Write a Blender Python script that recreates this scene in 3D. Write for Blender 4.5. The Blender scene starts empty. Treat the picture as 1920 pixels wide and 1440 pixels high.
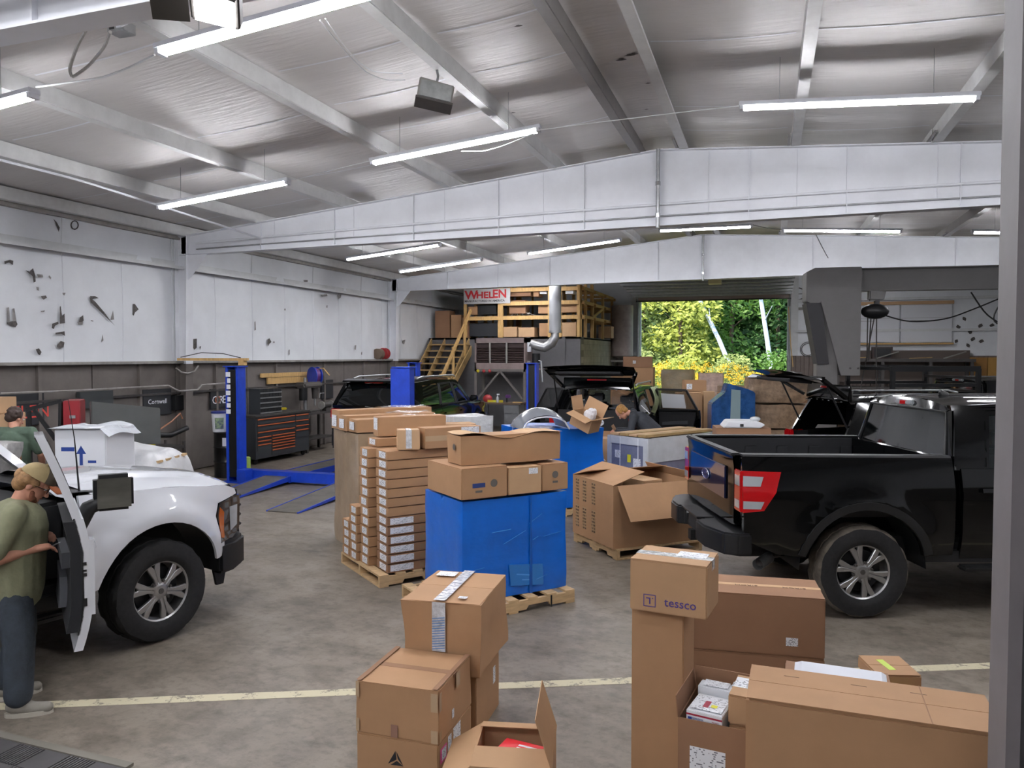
import bpy, bmesh, math, random
from mathutils import Vector, Matrix, noise as mnoise
SC = bpy.context.scene
COL = SC.collection
R = math.radians
rnd = random.Random(7)
# ---------------- camera ----------------
CAMH, YAW, PITCH, FPX = 2.36, R(18.25), math.atan(53 / 1450.0), 1450.0
cam = bpy.data.cameras.new('camera'); cam.sensor_width = 36.0; cam.lens = FPX / 1920 * 36
cam.clip_start = 0.05; cam.clip_end = 300
camo = bpy.data.objects.new('camera', cam); COL.objects.link(camo)
camo.location = (0, 0, CAMH); camo.rotation_euler = (R(90) - PITCH, 0, YAW)
SC.camera = camo
# ---------------- sky, sun, exposure ----------------
W = bpy.data.worlds.new('sky'); SC.world = W; W.use_nodes = True
wn = W.node_tree; bg = wn.nodes['Background']
sky = wn.nodes.new('ShaderNodeTexSky'); sky.sky_type = 'NISHITA'; sky.sun_disc = False
sky.sun_elevation = R(57); sky.sun_rotation = R(215); sky.air_density = 1.0; sky.dust_density = 1.5
wn.links.new(sky.outputs[0], bg.inputs[0]); bg.inputs[1].default_value = 0.32
sl = bpy.data.lights.new('sun', 'SUN'); sl.energy = 5.0; sl.angle = R(0.6); sl.color = (1.0, 0.93, 0.80)
so = bpy.data.objects.new('sun', sl); COL.objects.link(so)
so.rotation_euler = (R(33), 0, R(-35))
vs = SC.view_settings; vs.view_transform = 'Standard'; vs.look = 'None'; vs.gamma = 1.0; vs.use_curve_mapping = False
vs.exposure = 0.98
TUBE = 60.0      # emission of every strip-light tube
try:
    SC.cycles.use_denoising = True; SC.cycles.max_bounces = 7; SC.cycles.diffuse_bounces = 4; SC.cycles.adaptive_threshold = 0.03
    SC.cycles.glossy_bounces = 3; SC.cycles.transmission_bounces = 5; SC.cycles.transparent_max_bounces = 8
    SC.cycles.sample_clamp_indirect = 6.0
except Exception:
    pass

# ---------------- helpers ----------------
_r = Vector((math.cos(YAW), math.sin(YAW), 0))
_f = Vector((-math.sin(YAW) * math.cos(PITCH), math.cos(YAW) * math.cos(PITCH), -math.sin(PITCH)))
_u = _r.cross(_f)
def at(px, py, x=None, y=None, z=None, d=None):
    """a photo point on a known plane of the room -> world point"""
    v = _f + _r * ((px - 960) / FPX) - _u * ((py - 720) / FPX)
    t = (z - CAMH) / v.z if z is not None else x / v.x if x is not None else y / v.y if y is not None else d
    return Vector((0, 0, CAMH)) + v * t
def lin(h):
    if isinstance(h, str):
        c = [int(h[i:i + 2], 16) / 255 for i in (0, 2, 4)]
        return [(v / 12.92 if v <= .04045 else ((v + .055) / 1.055) ** 2.4) for v in c]
    return list(h)
MATS = {}
def M(name, col='808080', rough=.6, metal=0, coat=0, spec=.5, n=0, ns=6, n2=None, bump=0, bs=30, bst=(1, 1, 1), nst=(1, 1, 1), emit=0, alpha=1, trans=0, sheen=0, detail=4):
    """procedural material: colour + noise mottling + noise bump"""
    if name in MATS: return MATS[name]
    m = bpy.data.materials.new(name); m.use_nodes = True; MATS[name] = m
    nt = m.node_tree; b = nt.nodes['Principled BSDF']; L = nt.links.new
    c = lin(col)
    b.inputs['Base Color'].default_value = (*c, 1); b.inputs['Roughness'].default_value = rough
    b.inputs['Metallic'].default_value = metal; b.inputs['Specular IOR Level'].default_value = spec
    b.inputs['Coat Weight'].default_value = coat; b.inputs['Coat Roughness'].default_value = .04
    b.inputs['Alpha'].default_value = alpha; b.inputs['Transmission Weight'].default_value = trans
    b.inputs['Sheen Weight'].default_value = sheen
    if emit:
        b.inputs['Emission Color'].default_value = (*c, 1); b.inputs['Emission Strength'].default_value = emit
    tc = None
    if n or bump: tc = nt.nodes.new('ShaderNodeTexCoord')
    if n:
        mp = nt.nodes.new('ShaderNodeMapping'); mp.inputs['Scale'].default_value = nst; L(tc.outputs['Object'], mp.inputs[0])
        t = nt.nodes.new('ShaderNodeTexNoise'); t.inputs['Scale'].default_value = ns; t.inputs['Detail'].default_value = detail
        t.inputs['Roughness'].default_value = .65
        L(mp.outputs[0], t.inputs['Vector'])
        rp = nt.nodes.new('ShaderNodeValToRGB')
        c2 = lin(n2) if n2 else [v * (1 - n) for v in c]; c1 = c if n2 else [min(1, v * (1 + n)) for v in c]
        rp.color_ramp.elements[0].position = .32; rp.color_ramp.elements[1].position = .68
        rp.color_ramp.elements[0].color = (*c2, 1); rp.color_ramp.elements[1].color = (*c1, 1)
        L(t.outputs[0], rp.inputs[0]); L(rp.outputs[0], b.inputs['Base Color'])
        if emit: L(rp.outputs[0], b.inputs['Emission Color'])
    if bump:
        mp = nt.nodes.new('ShaderNodeMapping'); mp.inputs['Scale'].default_value = bst; L(tc.outputs['Object'], mp.inputs[0])
        t = nt.nodes.new('ShaderNodeTexNoise'); t.inputs['Scale'].default_value = bs; t.inputs['Detail'].default_value = 3
        L(mp.outputs[0], t.inputs['Vector'])
        bn = nt.nodes.new('ShaderNodeBump'); bn.inputs['Strength'].default_value = min(1, bump); bn.inputs['Distance'].default_value = .02 * max(1, bump)
        L(t.outputs[0], bn.inputs['Height']); L(bn.outputs[0], b.inputs['Normal'])
        if coat: L(bn.outputs[0], b.inputs['Coat Normal'])
    return m
def print_mat(name, paper='E9ECF2', ink='4A4E58', rows=14, dens=.5, cols=7):
    """white paper with rows of broken dark print (flat print)"""
    if name in MATS: return MATS[name]
    m = bpy.data.materials.new(name); m.use_nodes = True; MATS[name] = m
    nt = m.node_tree; b = nt.nodes['Principled BSDF']; L = nt.links.new; b.inputs['Roughness'].default_value = .5
    tc = nt.nodes.new('ShaderNodeTexCoord'); sp = nt.nodes.new('ShaderNodeSeparateXYZ'); L(tc.outputs['UV'], sp.inputs[0])
    def math_(op, a, bb):
        q = nt.nodes.new('ShaderNodeMath'); q.operation = op
        for i, v in enumerate((a, bb)):
            if hasattr(v, 'links'): L(v, q.inputs[i])
            elif v is not None: q.inputs[i].default_value = v
        return q.outputs[0]
    row = math_('FRACT', math_('MULTIPLY', sp.outputs[1], rows), None)
    rid = math_('FLOOR', math_('MULTIPLY', sp.outputs[1], rows), None)
    cb = nt.nodes.new('ShaderNodeCombineXYZ'); L(math_('MULTIPLY', sp.outputs[0], cols), cb.inputs[0]); L(math_('MULTIPLY', rid, 3.7), cb.inputs[1])
    t = nt.nodes.new('ShaderNodeTexNoise'); t.inputs['Scale'].default_value = 1.0; t.inputs['Detail'].default_value = 1.5; L(cb.outputs[0], t.inputs['Vector'])
    on = math_('MULTIPLY', math_('GREATER_THAN', t.outputs[0], dens), math_('LESS_THAN', row, .55))
    mx = nt.nodes.new('ShaderNodeMix'); mx.data_type = 'RGBA'; L(on, mx.inputs['Factor'])
    mx.inputs['A'].default_value = (*lin(paper), 1); mx.inputs['B'].default_value = (*lin(ink), 1)
    L(mx.outputs['Result'], b.inputs['Base Color'])
    return m

class MB:
    def __init__(s): s.v = []; s.f = []; s.uv = None
    def add(s, vs, fs):
        o = len(s.v); s.v += [tuple(v) for v in vs]; s.f += [tuple(i + o for i in f) for f in fs]; return s
    def box(s, x0, x1, y0, y1, z0, z1):
        return s.add([(x0, y0, z0), (x1, y0, z0), (x1, y1, z0), (x0, y1, z0), (x0, y0, z1), (x1, y0, z1), (x1, y1, z1), (x0, y1, z1)],
                     [(3, 2, 1, 0), (4, 5, 6, 7), (0, 1, 5, 4), (1, 2, 6, 5), (2, 3, 7, 6), (3, 0, 4, 7)])
    def bar(s, a, b, w, h, up=(0, 0, 1)):
        """rectangular bar from a to b, w wide sideways, h along up"""
        a, b = Vector(a), Vector(b); d = (b - a).normalized(); u = Vector(up)
        if abs(d.dot(u)) > .97: u = Vector((0, 1, 0))
        sd = d.cross(u).normalized(); u = sd.cross(d).normalized()
        q = []
        for p in (a, b):
            for i, j in ((-1, -1), (1, -1), (1, 1), (-1, 1)): q.append(p + sd * (i * w / 2) + u * (j * h / 2))
        return s.add(q, [(0, 1, 2, 3), (7, 6, 5, 4), (0, 4, 5, 1), (1, 5, 6, 2), (2, 6, 7, 3), (3, 7, 4, 0)])
    def prism(s, pts, t0, t1, plane='xz'):
        """polygon pts in a plane extruded along the third axis"""
        n = len(pts)
        def mk(p, t):
            return (p[0], t, p[1]) if plane == 'xz' else (t, p[0], p[1]) if plane == 'yz' else (p[0], p[1], t)
        return s.add([mk(p, t0) for p in pts] + [mk(p, t1) for p in pts],
                     [tuple(range(n)), tuple(range(2 * n - 1, n - 1, -1))] + [(i, i + n, (i + 1) % n + n, (i + 1) % n) for i in range(n)])
    def cyl(s, a, b, r0, r1=None, n=16, cap=True):
        return s.tube([a, b], [r0, r0 if r1 is None else r1], n, cap)
    def tube(s, pts, r, n=8, cap=True):
        pts = [Vector(p) for p in pts]; m = len(pts); rs = r if isinstance(r, (list, tuple)) else [r] * m
        t0 = (pts[1] - pts[0]).normalized(); ref = Vector((0, 0, 1)) if abs(t0.z) < .9 else Vector((1, 0, 0))
        sd = t0.cross(ref).normalized(); vs = []
        for i, p in enumerate(pts):
            t = (pts[min(i + 1, m - 1)] - pts[max(i - 1, 0)]).normalized()
            sd = (sd - t * sd.dot(t)).normalized(); up = t.cross(sd)
            for k in range(n):
                a = 2 * math.pi * k / n; vs.append(p + sd * (rs[i] * math.cos(a)) + up * (rs[i] * math.sin(a)))
        fs = [(i * n + k, i * n + (k + 1) % n, (i + 1) * n + (k + 1) % n, (i + 1) * n + k) for i in range(m - 1) for k in range(n)]
        if cap: fs += [tuple(range(n - 1, -1, -1)), tuple(range((m - 1) * n, m * n))]
        return s.add(vs, fs)
    def grid(s, fn, nu, nv, closeu=False):
        vs = [fn(i / nu, j / nv) for i in range(nu + 1) for j in range(nv + 1)]
        return s.add(vs, [(i * (nv + 1) + j, (i + 1) * (nv + 1) + j, (i + 1) * (nv + 1) + j + 1, i * (nv + 1) + j + 1) for i in range(nu) for j in range(nv)])
    def lathe(s, prof, n=32, axis='z', o=(0, 0, 0), rfun=None):
        vs = []
        for r, h in prof:
            for k in range(n):
                a = 2 * math.pi * k / n; rr = r if rfun is None else rfun(r, h, k)
                c, d = rr * math.cos(a), rr * math.sin(a)
                vs.append((c + o[0], d + o[1], h + o[2]) if axis == 'z' else (c + o[0], h + o[1], d + o[2]) if axis == 'y' else (h + o[0], c + o[1], d + o[2]))
        m = len(prof)
        return s.add(vs, [(i * n + k, i * n + (k + 1) % n, (i + 1) * n + (k + 1) % n, (i + 1) * n + k) for i in range(m - 1) for k in range(n)])
    def ball(s, c, rx, ry=None, rz=None, n=14, m=9):
        ry = rx if ry is None else ry; rz = rx if rz is None else rz
        return s.grid(lambda u, v: (c[0] + rx * math.cos(u * 2 * math.pi) * math.sin(v * math.pi), c[1] + ry * math.sin(u * 2 * math.pi) * math.sin(v * math.pi), c[2] - rz * math.cos(v * math.pi)), n, m)
    def mesh(s, name):
        me = bpy.data.meshes.new(name); me.from_pydata(s.v, [], s.f); me.update(); return me
    def build(s, name, mat, parent=None, smooth=0, bevel=0, bseg=2, fix=True, loc=None, rot=None):
        me = s.mesh(name)
        if fix or bevel:
            bm = bmesh.new(); bm.from_mesh(me)
            if smooth: bmesh.ops.remove_doubles(bm, verts=bm.verts, dist=1e-5)
            if fix: bmesh.ops.recalc_face_normals(bm, faces=bm.faces)
            if bevel:
                bmesh.ops.bevel(bm, geom=[e for e in bm.edges if len(e.link_faces) == 2 and e.calc_face_angle(0) > .5], offset=bevel, segments=bseg, affect='EDGES', clamp_overlap=True)
            bm.to_mesh(me); bm.free()
        return link(name, me, mat, parent, smooth or (35 if bevel else 0), loc, rot)
def link(name, me, mat, parent=None, smooth=0, loc=None, rot=None):
    o = bpy.data.objects.new(name, me); COL.objects.link(o)
    if mat: me.materials.append(mat if not isinstance(mat, str) else MATS[mat])
    if smooth:
        me.shade_smooth(); me.set_sharp_from_angle(angle=R(smooth))
    if parent: o.parent = parent
    if loc: o.location = loc
    if rot: o.rotation_euler = rot
    return o
def tag(o, label=None, cat=None, group=None, kind=None):
    for k, v in (('label', label), ('category', cat), ('group', group), ('kind', kind)):
        if v: o[k] = v
    return o
def thing(name, label=None, cat=None, loc=(0, 0, 0), rz=0, group=None, kind=None, parent=None):
    o = bpy.data.objects.new(name, None); COL.objects.link(o); o.empty_display_size = .1
    o.location = loc; o.rotation_euler = (0, 0, rz)
    if parent: o.parent = parent
    return tag(o, label, cat, group, kind)
def copy_tree(o, parent=None):
    c = o.copy(); COL.objects.link(c); c.parent = parent
    for ch in list(o.children): copy_tree(ch, c)
    return c
def B(name, x0, x1, y0, y1, z0, z1, mat, parent=None, bevel=0):
    return MB().box(x0, x1, y0, y1, z0, z1).build(name, mat, parent, bevel=bevel)
def words(txt, mat, parent, loc, rot, size, ext=.0006, align='CENTER', sx=1.0, bold=0, name='lettering'):
    c = bpy.data.curves.new('t', 'FONT'); c.body = txt; c.size = size; c.extrude = ext; c.align_x = align; c.align_y = 'CENTER'; c.offset = bold; c.resolution_u = 2
    t = bpy.data.objects.new('t', c); COL.objects.link(t)
    dg = bpy.context.evaluated_depsgraph_get()
    me = bpy.data.meshes.new_from_object(t.evaluated_get(dg)); bpy.data.objects.remove(t)
    me.materials.clear(); me.transform(Matrix.Diagonal((sx, 1, 1, 1)))
    return link(name, me, mat, parent, 0, loc, rot)
FACE = {'F': (R(90), 0, 0), 'L': (R(90), 0, R(-90)), 'R': (R(90), 0, R(90)), 'B': (R(90), 0, R(180)), 'T': (0, 0, 0)}
def smoothstep(a, b, x):
    t = max(0, min(1, (x - a) / (b - a))); return t * t * (3 - 2 * t)
def blob(name, caps, mat, parent=None, voxel=.012, sm=6, balls=()):
    """capsules (a, b, ra, rb) and balls (c, rx, ry, rz) fused into one continuous skin"""
    mb = MB()
    for a, b, ra, rb in caps:
        a, b = Vector(a), Vector(b); d = b - a; L = d.length
        if L < 1e-5: d = Vector((0, 0, 1)); L = 1e-4
        d.normalize(); pts = []; rs = []
        for t in (-.98, -.8, -.45, 0): pts.append(a + d * (ra * t)); rs.append(ra * math.sqrt(max(.02, 1 - t * t)))
        for t in (0, .45, .8, .98): pts.append(b + d * (rb * t)); rs.append(rb * math.sqrt(max(.02, 1 - t * t)))
        mb.tube(pts, rs, 14)
    for c in balls:
        k = MB().ball((0, 0, 0), c[1], c[2], c[3]); rot = Matrix.Rotation(c[4], 3, 'Y') if len(c) > 4 else Matrix.Identity(3)
        mb.add([rot @ Vector(v) + Vector(c[0]) for v in k.v], k.f)
    me = mb.mesh('b'); o = bpy.data.objects.new('b', me); COL.objects.link(o)
    bm = bmesh.new(); bm.from_mesh(me); bmesh.ops.remove_doubles(bm, verts=bm.verts, dist=1e-5); bmesh.ops.recalc_face_normals(bm, faces=bm.faces); bm.to_mesh(me); bm.free()
    r = o.modifiers.new('r', 'REMESH'); r.mode = 'VOXEL'; r.voxel_size = voxel
    s = o.modifiers.new('s', 'SMOOTH'); s.factor = .5; s.iterations = sm
    dg = bpy.context.evaluated_depsgraph_get()
    out = bpy.data.meshes.new_from_object(o.evaluated_get(dg)); bpy.data.objects.remove(o)
    out.materials.clear()
    return link(name, out, mat, parent, 80)

# ---------------- common materials ----------------
M('white_paint', 'E0E2E7', .55, n=.05, ns=2)
M('white_wall', 'E2E5E9', .5, n=.05, ns=1.2, bump=.25, bs=2.2)
M('dark_wall', '6A645F', .7, n=.12, ns=2.5)
M('girt_white', 'D2D4D5', .55, n=.08, ns=3)
M('girt_dirty', '9A9792', .6, n=.15, ns=5)
M('rail_grey', '8E8B86', .55, n=.2, ns=6)
M('vinyl', 'CCC9C7', .47, n=.07, ns=.8, bump=.5, bs=5, bst=(.45, 3.4, 1), nst=(.5, 1.5, 1), spec=.5)
M('purlin_grey', 'CBCCCB', .5, n=.1, ns=3)
M('purlin_dark', '83807E', .45, n=.1, ns=3)
M('galv', 'A9ABAC', .38, metal=.75, n=.12, ns=9)
M('dark_metal', '4A4745', .5, metal=.2, n=.15, ns=8)
M('black_plastic', '17181A', .5)
M('black_metal', '1E1F21', .42, metal=.3)
M('rubber', '1B1B1C', .82, n=.3, ns=30)
M('dusty_rubber', '5B544B', .9, n=.25, ns=25)
M('black_paint', '050607', .07, spec=.5)
M('white_car', 'D9DCE2', .25, coat=1.0)
M('alloy', 'A6A6A6', .32, metal=.85)
M('alloy_dark', '26272A', .45, metal=.5)
M('chrome', 'D8DADD', .12, metal=1)
M('glass_dark', '0A0D0E', .04, spec=.6, coat=.5)
M('tail_red', 'B50D14', .15, coat=1)
M('lens_clear', 'A3A8AC', .12, coat=1)
M('amber', 'A8531D', .2, coat=1)
M('lift_blue', '1740B8', .4, n=.15, ns=6, coat=.3)
M('blue_wrap', '0A66CC', .3, n=.10, ns=3, bump=.35, bs=3, bst=(1.5, 1.5, 3), coat=.3)
M('clear_wrap', 'C7CBCE', .2, n=.12, ns=4, bump=.6, bs=9, coat=.4)
M('wrap_film', 'E4E8EB', .12, alpha=.3, bump=.7, bs=8, coat=.5)
M('pallet_wood', 'C3A57B', .75, n=.2, ns=5, nst=(1, 6, 6))
M('pine', 'C7A268', .65, n=.16, ns=4, nst=(6, 6, 1))
M('pine_dark', 'A68A5C', .7, n=.2, ns=5)
M('card_a', 'B28E6A', .78, n=.05, ns=3)
M('card_b', 'A98360', .78, n=.06, ns=3)
M('card_c', 'BE9C77', .78, n=.05, ns=3)
M('card_d', '8F6B50', .78, n=.06, ns=3)
M('card_in', 'A98258', .85, n=.06, ns=3)
M('tape_tan', 'A98A66', .25, coat=.4)
M('tape_clear', 'C9CDD2', .12, n=.25, ns=22, bump=.6, bs=30, coat=.7)
M('paper', 'E6E9EF', .55)
M('ink', '23242A', .6)
print_mat('label_print', ink='6C707A', rows=20, dens=.56, cols=9); print_mat('label_dense', ink='5A5E68', rows=9, dens=.53, cols=9)
# =====================================================================
# STRUCTURE
# =====================================================================
XL, XR, YB, YF = -11.2, 7.9, 30.8, -4.2
RX, RZ = -1.68, 5.85          # ridge
def roofz(x): return RZ - (.099 * (RX - x) if x < RX else .058 * (x - RX))
# ---- floor
def floor_mat():
    m = M('concrete', '857D73', .5, spec=.35)
    nt = m.node_tree; b = nt.nodes['Principled BSDF']; L = nt.links.new
    tc = nt.nodes.new('ShaderNodeTexCoord')
    def nz(scale, det, st=(1, 1, 1), rot=0):
        mp = nt.nodes.new('ShaderNodeMapping'); mp.inputs['Scale'].default_value = st; mp.inputs['Rotation'].default_value = (0, 0, rot)
        L(tc.outputs['Object'], mp.inputs[0]); t = nt.nodes.new('ShaderNodeTexNoise'); t.inputs['Scale'].default_value = scale; t.inputs['Detail'].default_value = det; t.inputs['Roughness'].default_value = .68
        L(mp.outputs[0], t.inputs['Vector']); return t.outputs[0]
    def ramp(fac, a, bb, p0, p1):
        r = nt.nodes.new('ShaderNodeValToRGB'); r.color_ramp.elements[0].position = p0; r.color_ramp.elements[1].position = p1
        r.color_ramp.elements[0].color = (*lin(a), 1); r.color_ramp.elements[1].color = (*lin(bb), 1); L(fac, r.inputs[0]); return r.outputs[0]
    def mul(a, bb, f):
        x = nt.nodes.new('ShaderNodeMix'); x.data_type = 'RGBA'; x.blend_type = 'MULTIPLY'; x.inputs['Factor'].default_value = f; L(a, x.inputs['A']); L(bb, x.inputs['B']); return x.outputs['Result']
    c = ramp(nz(.7, 8), '6F675C', '8E857A', .35, .66)
    c = mul(c, ramp(nz(3.2, 9, (1, 1.4, 1), .5), '8F8A80', 'FFFFFF', .33, .55), .55)
    c = mul(c, ramp(nz(14, 5), '9A948C', 'FFFFFF', .34, .5), .35)
    c = mul(c, ramp(nz(1.6, 6, (1, 1.8, 1), -.4), '6F665A', 'FFFFFF', .30, .42), .5)
    L(c, b.inputs['Base Color'])
    rr = nt.nodes.new('ShaderNodeMapRange'); L(nz(2.2, 6), rr.inputs['Value']); rr.inputs['To Min'].default_value = .28; rr.inputs['To Max'].default_value = .62
    L(rr.outputs[0], b.inputs['Roughness'])
    bn = nt.nodes.new('ShaderNodeBump'); bn.inputs['Strength'].default_value = .12; bn.inputs['Distance'].default_value = .01; L(nz(40, 3), bn.inputs['Height']); L(bn.outputs[0], b.inputs['Normal'])
    return m
floor = B('floor', XL - .2, XR + .2, YF - .2, YB + .3, -.15, 0, floor_mat()); tag(floor, kind='structure')
# worn paint stripe on the floor
def worn_mat():
    m = M('line_paint', 'C4BB9C', .6)
    nt = m.node_tree; b = nt.nodes['Principled BSDF']; L = nt.links.new
    tc = nt.nodes.new('ShaderNodeTexCoord'); t = nt.nodes.new('ShaderNodeTexNoise'); t.inputs['Scale'].default_value = 9; t.inputs['Detail'].default_value = 8; t.inputs['Roughness'].default_value = .75
    L(tc.outputs['Object'], t.inputs['Vector']); r = nt.nodes.new('ShaderNodeValToRGB')
    r.color_ramp.elements[0].position = .40; r.color_ramp.elements[1].position = .47
    r.color_ramp.elements[0].color = (*lin('7F776B'), 1); r.color_ramp.elements[1].color = (*lin('C9C1A4'), 1)
    L(t.outputs[0], r.inputs[0]); L(r.outputs[0], b.inputs['Base Color']); return m
MB().bar((-5.3, 3.6, .001), (3.3, 7.39, .001), .105, .002).build('paint_stripe', worn_mat(), floor)
MB().bar((.85, 5.9, .0006), (1.62, 4.6, .0006), .02, .0012).build('crack_filler', M('crack', 'AAA08D', .7), floor)
# ---- interlocking ribbed floor tiles, lower left corner
mat_rub = M('mat_grey', '4C4A4B', .7, n=.12, ns=8)
ft = thing('floor_tile_mat', 'dark grey ribbed interlocking floor tiles at the lower left corner', 'floor mat', (-3.44, 3.46, 0), R(-2))
MB().box(-2.6, .0, -.045, .01, 0, .018).build('edge_strip', M('mat_edge', '77736A', .7), ft)
tile_me = None
for i in range(6):
    for j in range(2):
        mb = MB()
        if tile_me is None:
            mb.box(-.4, 0, -.4, 0, 0, .010)
            for q in range(2):
                for w in range(2):
                    ox, oy = -.4 + q * .2, -.4 + w * .2
                    if (q + w) % 2:
                        for k in range(9): mb.box(ox + .008 + k * .0215, ox + .02 + k * .0215, oy + .006, oy + .194, .010, .017)
                    else: mb.box(ox + .004, ox + .196, oy + .004, oy + .196, .010, .016)
            tile_me = mb.mesh('tile'); tile_me.materials.append(mat_rub)
        o = bpy.data.objects.new('tile', tile_me); COL.objects.link(o); o.parent = ft; o.location = (-i * .402 - .01, -.05 - j * .402, 0)
# ---- left wall
wl = MB().grid(lambda u, v: (XL + .02 * math.sin(u * 58) * math.sin(v * 3.1) + .012 * math.sin(u * 151 + 2), YF + u * (YB - YF), 2.24 + v * 2.52), 170, 8).build('wall_left', 'white_wall', smooth=60)
tag(wl, kind='structure')
B('backing', XL - .25, XL - .06, YF - .2, YB + .2, 0, 5.0, 'dark_wall', wl)
rib = None
for i in range(28):
    y = 1.0 + i * 1.06
    mb = MB().box(XL - .05, XL - .01, y + .012, y + 1.048, .02, 2.2)
    mb.build('panel', 'dark_wall', wl)
    if i % 2 == 0: MB().box(XL - .02, XL + .05, y - .04, y + .02, .0, 2.2).build('stud', 'dark_wall', wl)
B('panel', XL - .05, XL - .01, YF, .99, .02, 2.2, 'dark_wall', wl)
B('rail', XL - .03, XL + .14, YF, YB, 2.205, 2.255, 'rail_grey', wl, .008)
B('rail', XL - .02, XL + .06, YF, YB, 1.60, 1.64, 'dark_metal', wl)
MB().box(XL, XL + .02, YF, YB, 4.10, 4.235).box(XL, XL + .19, YF, YB, 4.10, 4.125).box(XL + .17, XL + .19, YF, YB, 4.065, 4.1).build('girt', 'girt_white', wl)
MB().box(XL, XL + .1, YF, YB, 4.66, 4.95).build('eave_strut', 'girt_dirty', wl)
for i in range(27):
    y = 1.2 + i * 1.25
    MB().tube([(XL + .022, y, 2.26), (XL + .026, y + .02, 3.2), (XL + .022, y, 4.1)], .006, 5).build('seam', 'white_paint', wl)
    if i % 2: MB().tube([(XL + .022, y, 4.24), (XL + .03, y + .01, 4.66)], .006, 5).build('seam', 'girt_white', wl)
# torn patches where the dark backing shows
tearm = M('torn', '55514F', .8, n=.4, ns=18); tearl = M('torn_light', '8C8988', .8, n=.25, ns=12)
tears = [[(168, 557), (179, 566), (196, 586), (207, 601), (216, 611), (200, 596), (184, 580), (170, 567)],
 [(169, 555), (178, 555), (185, 559), (176, 560), (170, 563)], [(57, 507), (62, 503), (66, 516), (67, 528), (63, 530), (61, 518), (48, 507), (56, 509)],
 [(69, 514), (80, 515), (81, 520), (71, 520)], [(8, 490), (19, 487), (25, 489), (24, 497), (17, 492), (9, 495)], [(13, 577), (17, 576), (19, 605), (14, 607)],
 [(23, 579), (27, 578), (31, 603), (24, 604)], [(13, 604), (30, 601), (33, 608), (29, 614), (22, 612), (13, 608)], [(68, 538), (73, 539), (73, 545), (69, 544)],
 [(77, 555), (86, 554), (88, 558), (82, 562), (78, 559)], [(92, 516), (96, 520), (95, 524), (91, 519)], [(112, 575), (114, 574), (115, 600), (121, 588), (122, 606), (112, 607)],
 [(98, 607), (109, 603), (110, 607), (103, 611), (101, 617), (97, 615)], [(104, 624), (121, 621), (122, 630), (117, 626), (104, 627)], [(107, 647), (114, 639), (121, 642), (119, 651), (112, 654), (107, 651)],
 [(67, 655), (73, 653), (78, 660), (75, 666), (71, 664)], [(150, 595), (156, 591), (157, 601), (152, 606), (147, 605)], [(145, 604), (156, 603), (155, 609), (147, 609)],
 [(208, 595), (212, 582), (214, 599), (207, 600)], [(249, 570), (253, 570), (260, 580), (253, 586), (251, 592), (249, 590)], [(170, 600), (175, 601), (175, 603), (171, 602)],
 [(190, 640), (192, 627), (194, 638), (190, 642)], [(76, 583), (84, 582), (83, 585), (77, 585)], [(117, 549), (123, 549), (121, 554), (118, 553)],
 [(358, 636), (369, 635), (369, 652), (364, 656), (360, 648)], [(374, 650), (377, 649), (375, 657)], [(100, 410), (106, 416), (112, 427), (110, 435), (106, 424)],
 [(477, 604), (479, 602), (480, 618), (477, 620)], [(502, 637), (505, 634), (509, 641), (505, 645), (502, 650)], [(512, 640), (515, 640), (515, 643), (512, 643)],
 [(541, 657), (543, 655), (543, 664), (541, 667)], [(533, 579), (535, 578), (536, 582), (533, 582)], [(612, 573), (614, 572), (614, 577), (612, 577)],
 [(665, 648), (668, 647), (667, 656), (665, 655)], [(677, 661), (679, 659), (679, 665), (677, 665)], [(569, 525), (577, 525), (577, 529), (570, 529)], [(602, 552), (613, 551), (614, 555), (604, 556)],
 [(632, 553), (640, 552), (639, 558), (634, 561)], [(756, 638), (760, 637), (758, 645), (755, 643)]]
for q in tears:
    vs = [at(px, py, x=XL + .036) for px, py in q]
    n = len(vs); c = sum(vs, Vector()) / n
    mb = MB().add([c + Vector((.004, 0, 0))] + vs, [(0, i + 1, (i + 1) % n + 1) for i in range(n)])
    mb.build('tear', tearm if len(q) != 4 else tearl, wl)
MB().tube([at(640 - 500 + 3 * math.cos(a) * 2.2, 422 + 8 * math.sin(a), x=XL + .03) for a in [k * .5236 for k in range(13)]], .01, 5).build('ring_mark', 'dark_metal', wl)
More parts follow.
